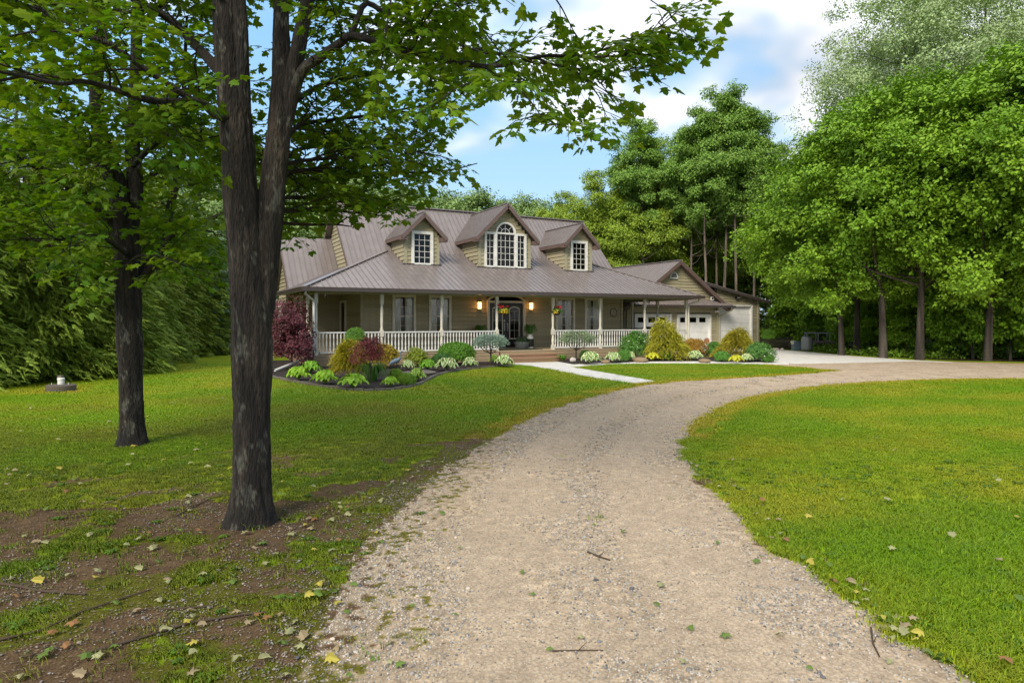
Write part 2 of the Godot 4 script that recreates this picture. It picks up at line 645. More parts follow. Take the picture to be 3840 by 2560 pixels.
			match zn:
				0:
					var stripe := 0.5 + 0.5 * sin(x * 1.1 + z * 4.6 + a * 9.0)
					var t := clampf(a * 0.7 + b * 0.55 + stripe * 0.16 - 0.25, 0, 1)
					r = lerpf(116, 168, t)
					gg = lerpf(148, 174, t)
					bb = lerpf(26, 46, t)
				8:
					r = lerpf(184, 204, b)
					gg = lerpf(172, 191, b)
					bb = lerpf(154, 172, b)
				1:
					var t := clampf(b * 0.7 + a * 0.4, 0, 1)
					r = lerpf(172, 206, t)
					gg = lerpf(160, 192, t)
					bb = lerpf(142, 170, t)
				2:
					r = lerpf(84, 112, b)
					gg = lerpf(68, 92, b)
					bb = lerpf(50, 70, b)
				3:
					r = lerpf(84, 108, b)
					gg = lerpf(86, 106, b)
					bb = lerpf(28, 44, b)
				4, 5:
					r = 80
					gg = 70
					bb = 58
				6:
					r = lerpf(142, 184, b)
					gg = lerpf(128, 158, b)
					bb = lerpf(52, 86, b)
				_:
					r = lerpf(52, 74, b)
					gg = lerpf(52, 66, b)
					bb = lerpf(32, 40, b)
			var f := 0.80 + c * 0.36
			if zn == 1:
				f = 0.74 + c * 0.46
			elif zn == 8:
				f = 0.88 + c * 0.2
			out[o * 3] = clampi(int(r * f), 0, 255)
			out[o * 3 + 1] = clampi(int(gg * f), 0, 255)
			out[o * 3 + 2] = clampi(int(bb * f), 0, 255)
	var tex := ImageTexture.create_from_image(Image.create_from_data(ZN, ZN, false, Image.FORMAT_RGB8, out))
	var gm := mat(Color.WHITE, 0.95)
	gm.albedo_texture = tex
	gm.metallic_specular = 0.2
	# the lawn with its bare and mossy places; the earth of the woods lies round it
	var lawn := MB.new()
	var n := 42
	for j in n:
		for i in n:
			var q := []
			for k in [[0, 0], [0, 1], [1, 1], [1, 0]]:
				q.append(Vector3(ZX0 + ZSPAN * (i + k[0]) / n, 0, -(ZZ0 + ZSPAN * (j + k[1]) / n)))
			lawn.quad(q[0], q[1], q[2], q[3], Vector3.UP)
	for p in lawn.v:
		lawn.uv.append(Vector2((p.x - ZX0) / ZSPAN, (-p.z - ZZ0) / ZSPAN))
	for p in lawn.v:
		lawn.uv2.append(Vector2(p.x, p.z) * 0.6)
	gm.detail_enabled = true
	gm.detail_blend_mode = BaseMaterial3D.BLEND_MODE_MUL
	gm.detail_uv_layer = BaseMaterial3D.DETAIL_UV_2
	gm.detail_albedo = ramp_tex(noise_bytes(1024, 0.11, 91, 5), [[0.0, Color(0.55, 0.53, 0.5)], [0.45, Color(0.86, 0.85, 0.83)], [0.7, Color(1, 1, 1)], [1.0, Color(1, 1, 1)]])
	structure("lawn", lawn.mesh(), gm)
	var soil := MB.new()
	soil.quad(Vector3(-400, -0.02, 400), Vector3(-400, -0.02, -400), Vector3(400, -0.02, -400), Vector3(400, -0.02, 400), Vector3.UP)
	var floor_tex := ramp_tex(noise_bytes(512, 0.03, 61, 5), [[0.0, Color(0.2, 0.2, 0.11)], [0.5, Color(0.27, 0.26, 0.15)], [1.0, Color(0.32, 0.31, 0.18)]])
	structure("ground", soil.mesh(), triplanar(mat(Color.WHITE, 0.95), floor_tex, Vector3(0.25, 0.25, 0.25)))
	# the gravel drive: a skin of its own over the earth, cut along its wandering edge
	var drive := MB.new()
	var wander := FastNoiseLite.new()
	wander.seed = 77
	wander.frequency = 2.2
	wander.fractal_octaves = 3
	var dense := PackedVector2Array()
	for i in g.size():
		var p := g[i]
		var q := g[(i + 1) % g.size()]
		var k := clampi(int(p.distance_to(q) / 0.12), 1, 60) if p.y < 30 and p.x < 22 and q.x < 22 else 1
		for m in k:
			var s := p.lerp(q, float(m) / k)
			dense.append(s + Vector2(wander.get_noise_2d(s.x, s.y), wander.get_noise_2d(s.x + 40, s.y)) * 0.16 + Vector2(wander.get_noise_2d(s.x * 5.0, s.y * 5.0 + 9.0), 0) * 0.10)
	drive.slab(dense, 0.006, 0.006)
	for p in drive.v:
		drive.uv.append(Vector2((p.x - ZX0) / ZSPAN, (-p.z - ZZ0) / ZSPAN))
	drive.uv2 = PackedVector2Array()
	for p in drive.v:
		drive.uv2.append(Vector2(p.x, p.z) * 0.85)
	var dm := mat(Color(0.98, 0.955, 0.93), 0.95)
	dm.albedo_texture = tex
	dm.metallic_specular = 0.2
	var peb := noise_bytes(1024, 0.045, 83, 3, FastNoiseLite.TYPE_CELLULAR)
	dm.detail_enabled = true
	dm.detail_blend_mode = BaseMaterial3D.BLEND_MODE_MUL
	dm.detail_uv_layer = BaseMaterial3D.DETAIL_UV_2
	dm.detail_albedo = ramp_tex(peb, [[0.0, Color(1, 1, 1)], [0.35, Color(0.95, 0.94, 0.92)], [0.6, Color(0.82, 0.80, 0.78)], [0.8, Color(0.93, 0.92, 0.90)], [1.0, Color(1, 1, 1)]])
	structure("driveway", drive.mesh(), dm)
	var wk := MB.new()
	wk.slab(walk_poly, -0.03, 0.022)
	structure("walkway", wk.mesh(), M.concrete)
	var pad := MB.new()
	pad.slab(pad_poly, -0.03, 0.017)
	structure("concrete_pad", pad.mesh(), M.concrete)
	for bp in [bed_a, bed_b]:
		var bm := MB.new()
		bm.slab(bp, 0.0, 0.045)
		structure("flower_bed", bm.mesh(), M.mulch)

func blade_mesh(count: int, spread: float, tall: float, wide: float, lean: float) -> ArrayMesh:
	var b := MB.new()
	for i in count:
		var o := Vector3(rf(-spread, spread), 0, rf(-spread, spread))
		var a := rf(0, TAU)
		var d := Vector3(cos(a), 0, sin(a))
		var s := Vector3(-d.z, 0, d.x) * wide * rf(0.6, 1.2)
		var h := tall * rf(0.55, 1.15)
		var l := lean * rf(0.2, 1.3) * h
		var m := o + Vector3.UP * h * 0.55 + d * l * 0.3
		var t := o + Vector3.UP * h * rf(0.8, 1.0) + d * l
		var tone := rf(0.75, 1.2)
		b.col = Color(tone, tone, tone)
		var nn := (d * 0.45 + Vector3.UP).normalized()
		b.quad(o - s, m - s * 0.8, m + s * 0.8, o + s, nn)
		b.tri(m - s * 0.8, t, m + s * 0.8, nn)
	return b.mesh()

func pebble_mesh() -> ArrayMesh:
	var b := MB.new()
	var rows := 4
	var seg := 6
	b.lathe([Vector2(0.02, -0.5), Vector2(0.38, -0.36), Vector2(0.5, 0.0), Vector2(0.40, 0.34), Vector2(0.02, 0.5)], seg)
	for i in b.v.size():
		var p := b.v[i]
		b.v[i] = p * (1.0 + 0.16 * sin(p.x * 9.0 + p.z * 7.0) + 0.1 * sin(p.y * 11.0 + p.x * 5.0))
	return b.mesh()

func make_grass_and_gravel() -> void:
	rng.seed = 100
	var tufts := [blade_mesh(16, 0.055, 0.040, 0.0022, 0.8), blade_mesh(16, 0.06, 0.050, 0.0024, 1.0), blade_mesh(22, 0.12, 0.042, 0.0042, 0.9), blade_mesh(20, 0.17, 0.045, 0.007, 0.9)]
	var weed := MB.new()
	for i in 7:
		var a := TAU * i / 7.0 + rf(-0.3, 0.3)
		var d := Vector3(cos(a), 0, sin(a))
		var s := Vector3(-d.z, 0, d.x)
		var l := rf(0.035, 0.06)
		var o := d * 0.004
		var m := d * l * 0.6 + Vector3.UP * 0.022
		var t := d * l + Vector3.UP * rf(0.005, 0.02)
		var tone := rf(0.85, 1.15)
		weed.col = Color(tone, tone, tone)
		weed.quad(o, m - s * 0.013, t, m + s * 0.013, (Vector3.UP + d * 0.3).normalized())
	tufts.append(weed.mesh())
	var xf := [[], [], [], [], []]
	var cl := [PackedColorArray(), PackedColorArray(), PackedColorArray(), PackedColorArray(), PackedColorArray()]
	var patch := FastNoiseLite.new()
	patch.seed = 8
	patch.frequency = 0.35
	patch.fractal_octaves = 3
	for band in [[2.6, 6.0, 900.0], [6.0, 10.0, 520.0], [10.0, 15.0, 230.0], [15.0, 25.5, 95.0]]:
		var z0: float = band[0]
		var z1: float = band[1]
		var wide := 0.9
		var area := wide * (z1 * z1 - z0 * z0)
		for k in int(area * float(band[2])):
			var z := sqrt(rf(z0 * z0, z1 * z1))
			var x := rf(-wide, wide) * z
			var p := Vector2(x, z)
			var zn := zone_at(p)
			if zn == 4 or zn == 5 or zn == 7 or zn == 8:
				continue
			var edge := zone_at(p + Vector2(0.22, 0)) == 1 or zone_at(p - Vector2(0.22, 0)) == 1
			if zn == 1 and rng.randf() > 0.0012:
				continue
			if zn == 2 and rng.randf() > 0.05:
				continue
			if zn == 3 and rng.randf() > 0.28:
				continue
			if zn == 6 and rng.randf() > 0.6:
				continue
			var q := patch.get_noise_2d(x, z)
			var dry := clampf(0.38 + q * 0.9 + rf(-0.3, 0.3), 0, 1)
			if zn == 6:
				dry = rf(1.0, 1.6)
			var col := Color(lerpf(0.27, 0.52, dry), lerpf(0.47, 0.53, dry), lerpf(0.012, 0.035, dry))
			var thin := clampf((13.5 - z + q * 5.0) / 6.0, 0, 1) * clampf((0.4 - x + q) / 2.0, 0, 1)  # weight of a darker green, rising towards the near left; density stays
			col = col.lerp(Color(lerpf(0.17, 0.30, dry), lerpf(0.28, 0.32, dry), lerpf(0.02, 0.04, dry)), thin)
			var tone := rf(0.82, 1.15)
			col = Color(col.r * tone, col.g * tone, col.b * tone)
			var kind := 0 if z < 10 else (2 if z < 15 else 3)
			var s := rf(0.8, 1.25)
			if zn == 3:
				s *= 0.45
			if kind == 0 and x > 0 and z < 6.5 and rng.randf() < 0.55:
				kind = 1
			if kind == 0 and (edge or zn == 2) and rng.randf() < 0.25:
				kind = 1
			if z < 8 and rng.randf() < (0.05 if x > 0 else 0.02):
				kind = 4
				s = rf(0.6, 1.3)
				col = Color(0.12, 0.24, 0.03) * rf(0.7, 1.1)
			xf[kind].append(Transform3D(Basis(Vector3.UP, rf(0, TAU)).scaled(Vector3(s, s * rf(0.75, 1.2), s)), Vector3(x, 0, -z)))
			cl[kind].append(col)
	var gm := leafy(Color.WHITE, 0.7, 0.6)
	for k in 5:
		if xf[k].size():
			var o := mm(self, "grass" if k < 4 else "weeds", tufts[k], gm, xf[k], cl[k])
			o.set_meta("kind", "stuff")
			tag(o, ["short mown lawn grass beside the gravel drive", "longer green grass along the drive edge", "mown lawn grass in front of the flower beds", "mown lawn grass towards the house", "low broad-leaved weeds growing in the lawn"][k], "grass" if k < 4 else "weeds")
	# loose stones on the drive
	var px := []
	var pc := PackedColorArray()
	var stony := FastNoiseLite.new()
	stony.seed = 5
	stony.frequency = 0.5
	stony.fractal_octaves = 3
	for band in [[2.7, 4.5, 4200.0, 0.0145], [4.5, 7.0, 2300.0, 0.016], [7.0, 11.0, 900.0, 0.020], [11.0, 20.0, 160.0, 0.026]]:
		var z0: float = band[0]
		var z1: float = band[1]
		for k in int(0.9 * (z1 * z1 - z0 * z0) * float(band[2])):
			var z := sqrt(rf(z0 * z0, z1 * z1))
			var x := rf(-0.9, 0.9) * z
			var zn := zone_at(Vector2(x, z))
			if zn == 8:
				if rng.randf() > 0.42:
					continue
			elif zn == 1:
				if stony.get_noise_2d(x * 2.2, z * 0.6) + rf(-0.5, 0.5) < -0.22:
					continue
			elif zn == 2 or zn == 3:
				var by := zone_at(Vector2(x + 0.3, z)) == 1 and rng.randf() < 0.45
				if not by and (z > 9 or x < -3.8) or not by and rng.randf() > 0.10 + 0.55 * stony.get_noise_2d(x * 1.5, z * 1.5):
					continue
			else:
				continue
			var s: float = band[3] * rf(0.5, 1.15)
			if rng.randf() < 0.035:
				s *= rf(1.5, 2.3)
			var t := rf(0.16, 0.46)
			if zn == 8:
				s *= 0.62
			elif zn != 1:
				s *= 0.8
				t *= 0.62
			var hue := rng.randf()
			var col := Color(t * 1.08, t * 0.96, t * 0.79)
			if hue < 0.25:
				col = Color(t * 1.0, t * 0.95, t * 0.85)
			elif hue < 0.4:
				col = Color(t * 1.2, t * 1.0, t * 0.8)
			elif hue < 0.5:
				col = Color(t * 0.42, t * 0.42, t * 0.43)
			px.append(Transform3D(Basis(Vector3.UP, rf(0, TAU)) * Basis(Vector3.RIGHT, rf(-0.3, 0.3)).scaled(Vector3(s, s * rf(0.45, 0.75), s * rf(0.65, 1.0))), Vector3(x, 0.006 + s * 0.12, -z)))
			pc.append(col)
	var st := mm(self, "gravel", pebble_mesh(), M.stone, px, pc)
	st.set_meta("kind", "stuff")
	tag(st, "loose rounded gravel stones lying on the drive", "gravel")
	# crumbs of bark, dry leaf and twig on the bare and mossy ground
	var crumb := MB.new()
	crumb.quad(Vector3(-0.5, 0, 0), Vector3(-0.1, 0.12, 0.22), Vector3(0.5, 0.02, 0.04), Vector3(0.05, 0.06, -0.2), Vector3.UP)
	px = []
	pc = PackedColorArray()
	for k in 52000:
		var z := sqrt(rf(2.7 * 2.7, 9.0 * 9.0))
		var x := rf(-0.9, 0.35) * z
		var zn := zone_at(Vector2(x, z))
		if not (zn == 2 or zn == 3 or (zn == 0 and rng.randf() < 0.12) or (zn == 1 and rng.randf() < 0.10)):
			continue
		var s := rf(0.006, 0.03)
		px.append(Transform3D(Basis(Vector3.UP, rf(0, TAU)).scaled(Vector3(s, s, s * rf(0.3, 1.0))), Vector3(x, 0.008 + (0.02 if zn == 0 else 0.0), -z)))
		var t := rf(0.05, 0.22)
		pc.append(Color(t * 1.15, t * 0.88, t * 0.58))
	var lit := mm(self, "leaf_litter", crumb.mesh(), M.stone, px, pc)
	lit.set_meta("kind", "stuff")
	tag(lit, "crumbs of dry leaf and bark on the bare ground under the maples", "litter")
	print("grass ", xf[0].size(), " ", xf[1].size(), " ", xf[2].size(), " ", xf[3].size(), " stones ", px.size())

# ---------------------------------------------------------------- building kit (local axes: x = along the front, y up, z = -depth)
func L(u: float, y: float, v: float) -> Vector3:
	return Vector3(u, y, -v)

func part(parent: Node, called: String) -> Node3D:
	var o := Node3D.new()
	o.name = called
	parent.add_child(o, true)
	return o

# Lapped boards on an upright wall. o: foot of the wall at s = 0, a: along the wall, seen from a.cross(UP).
func siding(parent: Node, o: Vector3, a: Vector3, s0: float, s1: float, y0: float, y1: float, holes: Array, lim := []) -> void:
	var nrm := a.cross(Vector3.UP)
	var step := 0.175
	var y := y0
	var row := 0
	while y < y1 - 0.02:
		var lo := s0
		var hi := s1
		var tall := minf(step + 0.02, y1 - y)
		if lim.size():
			# the ends of the wall by height: [y, from, to] ...
			var yy := y + tall * 0.9
			for i in lim.size() - 1:
				if yy >= lim[i][0] and (yy < lim[i + 1][0] or i == lim.size() - 2):
					var t: float = (yy - lim[i][0]) / (lim[i + 1][0] - lim[i][0])
					lo = maxf(lo, lerpf(lim[i][1], lim[i + 1][1], t))
					hi = minf(hi, lerpf(lim[i][2], lim[i + 1][2], t))
		var runs := [[lo, hi]]
		for h in holes:
			if y + step * 0.6 > h[2] and y + step * 0.4 < h[3]:
				var cut := []
				for r in runs:
					if h[1] <= r[0] or h[0] >= r[1]:
						cut.append(r)
						continue
					if h[0] > r[0]:
						cut.append([r[0], h[0]])
					if h[1] < r[1]:
						cut.append([h[1], r[1]])
				runs = cut
		for r in runs:
			var s: float = r[0]
			while s < r[1] - 0.03:
				var e := minf(r[1], s + 3.66 - (1.9 if row % 2 == 1 and s == r[0] else 0.0))
				if r[1] - e < 0.5:
					e = r[1]
				var bas := Basis(a, -0.18) * Basis(a, Vector3.UP, nrm)
				cu(parent, "siding_board", o + a * (s + e) * 0.5 + Vector3.UP * (y + tall * 0.5) + nrm * 0.016, Vector3(e - s - 0.004, tall, 0.02), M["siding%d" % (rng.randi() % 3)], bas)
				s = e
		y += step
		row += 1

# Standing-seam roof plane over a plan outline (u, v); y = y0 + a u + b v; the seams run along v (axis 0) or along u (axis 1).
func roof_plane(parent: Node, plan: PackedVector2Array, y0: float, a: float, b: float, axis: int, pw := 0.229) -> void:
	var nrm := Vector3(-a, 1, b).normalized()
	var lo := INF
	var hi := -INF
	for p in plan:
		lo = minf(lo, p[axis])
		hi = maxf(hi, p[axis])
	var s := lo
	var k := 0
	while s < hi - 0.002:
		var e := minf(s + pw, hi)
		var strip := PackedVector2Array([Vector2(s, -50), Vector2(e, -50), Vector2(e, 50), Vector2(s, 50)])
		if axis == 1:
			strip = PackedVector2Array([Vector2(-50, s), Vector2(50, s), Vector2(50, e), Vector2(-50, e)])
		for poly in Geometry2D.intersect_polygons(plan, strip):
			if poly.size() < 3:
				continue
			var m := MB.new()
			var tr := Geometry2D.triangulate_polygon(poly)
			var top := []
			for p in poly:
				top.append(L(p.x, y0 + a * p.x + b * p.y, p.y))
			for i in range(0, tr.size(), 3):
				m.tri(top[tr[i]], top[tr[i + 1]], top[tr[i + 2]], nrm)
				m.tri(top[tr[i]] - nrm * 0.03, top[tr[i + 1]] - nrm * 0.03, top[tr[i + 2]] - nrm * 0.03, -nrm)
			var mid := Vector3.ZERO
			for p in top:
				mid += p / top.size()
			for i in top.size():
				var p: Vector3 = top[i]
				var q: Vector3 = top[(i + 1) % top.size()]
				var out := (q - p).cross(nrm).normalized()
				if out.dot(p - mid) < 0:
					out = -out
				m.quad(p, q, q - nrm * 0.03, p - nrm * 0.03, out)
			# the seam along the near side of the panel
			var t0 := INF
			var t1 := -INF
			for i in poly.size():
				var p: Vector2 = poly[i]
				if absf(p[axis] - s) < 0.004:
					t0 = minf(t0, p[1 - axis])
					t1 = maxf(t1, p[1 - axis])
			if t1 - t0 > 0.05:
				var p0 := Vector2(s, t0) if axis == 0 else Vector2(t0, s)
				var p1 := Vector2(s, t1) if axis == 0 else Vector2(t1, s)
				var q0 := L(p0.x, y0 + a * p0.x + b * p0.y, p0.y)
				var q1 := L(p1.x, y0 + a * p1.x + b * p1.y, p1.y)
				var d := (q1 - q0).normalized()
				m.box((q0 + q1) * 0.5 + nrm * 0.014, Vector3((q1 - q0).length(), 0.03, 0.024), Basis(d, nrm, d.cross(nrm)))
			mi(parent, "roof_panel", m.mesh(), M["roof%d" % (k % 3)])
		s = e
		k += 1

func beam(parent: Node, called: String, p: Vector3, q: Vector3, tall: float, wide: float, m: Material, up := Vector3.UP) -> void:
	var d := (q - p).normalized()
	var side := d.cross(up).normalized()
	cu(parent, called, (p + q) * 0.5, Vector3((q - p).length(), tall, wide), m, Basis(d, side.cross(d), side))

# A window of glazed panes. o: middle of its foot on the wall, a: along the wall.
func window(parent: Node, called: String, o: Vector3, a: Vector3, w: float, h: float, cols: int, rows: int, rail: bool, glass: Material, curtain: bool, frame := 0.095, fm: Material = null) -> Node3D:
	var win := part(parent, called)
	var n := a.cross(Vector3.UP)
	var b := Basis(a, Vector3.UP, n)
	win.transform = Transform3D(b, o)
	if fm == null:
		fm = M.offwhite
	for s in [-1, 1]:
		cu(win, "frame", Vector3(s * (w * 0.5 - frame * 0.5), h * 0.5, 0.03), Vector3(frame, h, 0.10), fm)
	cu(win, "frame", Vector3(0, h - frame * 0.5, 0.03), Vector3(w - 2 * frame, frame, 0.098), fm)
	cu(win, "sill", Vector3(0, 0.035, 0.045), Vector3(w - 2 * frame, 0.07, 0.13), fm)
	var iw := w - 2 * frame
	var ih := h - frame - 0.07
	var gap := 0.018
	for r in rows:
		for c in cols:
			cu(win, "pane", Vector3(-iw * 0.5 + (c + 0.5) * iw / cols, 0.07 + (r + 0.5) * ih / rows, -0.012), Vector3(iw / cols, ih / rows, 0.006), glass)
	for c in range(1, cols):
		cu(win, "glazing_bar", Vector3(-iw * 0.5 + c * iw / cols, 0.07 + ih * 0.5, 0.0), Vector3(gap, ih, 0.016), fm)
	for r in range(1, rows):
		var big := rail and r * 2 == rows
		cu(win, "meeting_rail" if big else "glazing_bar", Vector3(0, 0.07 + r * ih / rows, 0.004), Vector3(iw, 0.05 if big else gap, 0.03 if big else 0.014), fm)
	if curtain:
		var m := MB.new()
		for s in [-1, 1]:
			var k := 26
			var x0: float = s * iw * 0.5
			var x1: float = s * iw * 0.10
			for i in k:
				var pts := []
				for q in [i, i + 1]:
					var t := float(q) / k
					var z := -0.11 + 0.022 * sin(t * 43.0 + s) + 0.01 * sin(t * 17.0)
					pts.append(Vector3(lerpf(x0, x1, t), 0.05, z))
					pts.append(Vector3(lerpf(x0, x1, t), h - 0.06, z * 0.9))
				m.quad(pts[0], pts[1], pts[3], pts[2])
		mi(win, "curtain", m.mesh(), M.curtain)
	return win

func post_mesh(h: float, w: float) -> ArrayMesh:
	var m := MB.new()
	var r := w * 0.5
	m.box(Vector3(0, h - 0.175, 0), Vector3(w, 0.35, w))
	m.box(Vector3(0, 0.755, 0), Vector3(w, 0.23, w))
	m.box(Vector3(0, 0.1, 0), Vector3(w, 0.2, w))
	m.lathe([Vector2(r * 0.96, 0.19), Vector2(r * 0.98, 0.22), Vector2(r * 0.72, 0.25), Vector2(r * 0.95, 0.31), Vector2(r * 0.98, 0.38), Vector2(r * 0.75, 0.55), Vector2(r * 0.7, 0.6), Vector2(r * 0.95, 0.63), Vector2(r * 0.9, 0.645)], 14)
	m.lathe([Vector2(r * 0.9, 0.865), Vector2(r * 0.97, 0.89), Vector2(r * 0.78, 0.92), Vector2(r * 0.94, 0.95), Vector2(r * 0.70, 0.985), Vector2(r * 0.8, 1.05), Vector2(r * 0.88, 1.25), Vector2(r * 0.86, h - 0.6), Vector2(r * 0.74, h - 0.41), Vector2(r * 0.92, h - 0.39), Vector2(r * 0.9, h - 0.35)], 14)
	return m.mesh()

func baluster_mesh(h: float) -> ArrayMesh:
	var m := MB.new()
	m.lathe([Vector2(0.030, 0), Vector2(0.031, 0.12), Vector2(0.018, 0.15), Vector2(0.031, 0.24), Vector2(0.015, h - 0.21), Vector2(0.028, h - 0.17), Vector2(0.030, h)], 6)
	return m.mesh()

func railing(parent: Node, p: Vector3, q: Vector3, pick: Material) -> void:
	# p, q: ends at floor level
	var r := part(parent, "porch_railing")
	var d := q - p
	beam(r, "handrail", p + Vector3.UP * 0.80, q + Vector3.UP * 0.80, 0.045, 0.09, pick)
	beam(r, "bottom_rail", p + Vector3.UP * 0.085, q + Vector3.UP * 0.085, 0.05, 0.055, pick)
	var n := int(round(d.length() / 0.13))
	for i in n:
		mi(r, "baluster", M.baluster, pick, Transform3D(Basis.IDENTITY, p + d * ((i + 0.5) / n) + Vector3.UP * 0.11))

func dormer_back(y: float) -> float:
	return (y - 3.0665) / 0.433 if y < 4.676 else (y - 0.81) / 1.04

func dormer(house: Node, uc: float, wa: float, wb: float, ya: float, hw: float) -> void:
	var d := part(house, "dormer")
	var v := 2.25
	var vf := 1.9
	var ye := ya - hw
	roof_plane(d, PackedVector2Array([Vector2(uc - hw, vf), Vector2(uc, vf), Vector2(uc, dormer_back(ya)), Vector2(uc - hw, dormer_back(ye))]), ya - uc, 1.0, 0.0, 1, 0.16)
	roof_plane(d, PackedVector2Array([Vector2(uc, vf), Vector2(uc + hw, vf), Vector2(uc + hw, dormer_back(ye)), Vector2(uc, dormer_back(ya))]), ya + uc, -1.0, 0.0, 1, 0.16)
	beam(d, "ridge_cap", L(uc, ya + 0.02, vf - 0.01), L(uc, ya + 0.02, dormer_back(ya)), 0.03, 0.13, M.roof1)
	var drop := Vector3(0, -0.135, 0)
	for s in [-1.0, 1.0]:
		beam(d, "rake_board", L(uc, ya - 0.115, vf - 0.012), L(uc + s * (hw + 0.0), ye - 0.115, vf - 0.012), 0.15, 0.03, M.brown)
		cu(d, "eave_return", L(uc + s * (hw - 0.10), ye - 0.12, vf + 0.14), Vector3(0.30, 0.17, 0.26), M.brown)
		beam(d, "fascia", L(uc + s * (hw + 0.0), ye - 0.09, vf + 0.27), L(uc + s * hw, ye - 0.09, dormer_back(ye) - 0.03), 0.13, 0.03, M.brown)
		# cheeks
		var wu := wa if s < 0 else wb
		var foot := 4.02
		var m := MB.new()
		var pts := [L(wu, foot, v), L(wu, ye + (hw - absf(wu - uc)) - 0.03, v), L(wu, ye + (hw - absf(wu - uc)) - 0.03, dormer_back(ye) + 0.1), L(wu, 4.676, 3.717)]
		m.tri(pts[0], pts[1], pts[2], Vector3(s, 0, 0))
		m.tri(pts[0], pts[2], pts[3], Vector3(s, 0, 0))
		mi(d, "wall", m.mesh(), M.wall)
		var a := Vector3(0, 0, 1) if s < 0 else Vector3(0, 0, -1)
		var lim := []
		for yy in [4.0, 4.776, 7.5]:
			var bk := dormer_back(yy - 0.1)
			lim.append([yy, -bk, -v] if s < 0 else [yy, v, bk])
		siding(d, Vector3(wu, 0, 0), a, -20, 20, foot, ye + 0.02, [], lim)
		cu(d, "corner_board", L(wu - s * 0.05, (foot + ye) * 0.5 + 0.03, v - 0.02), Vector3(0.12, ye - foot + 0.1, 0.06), M.trim)

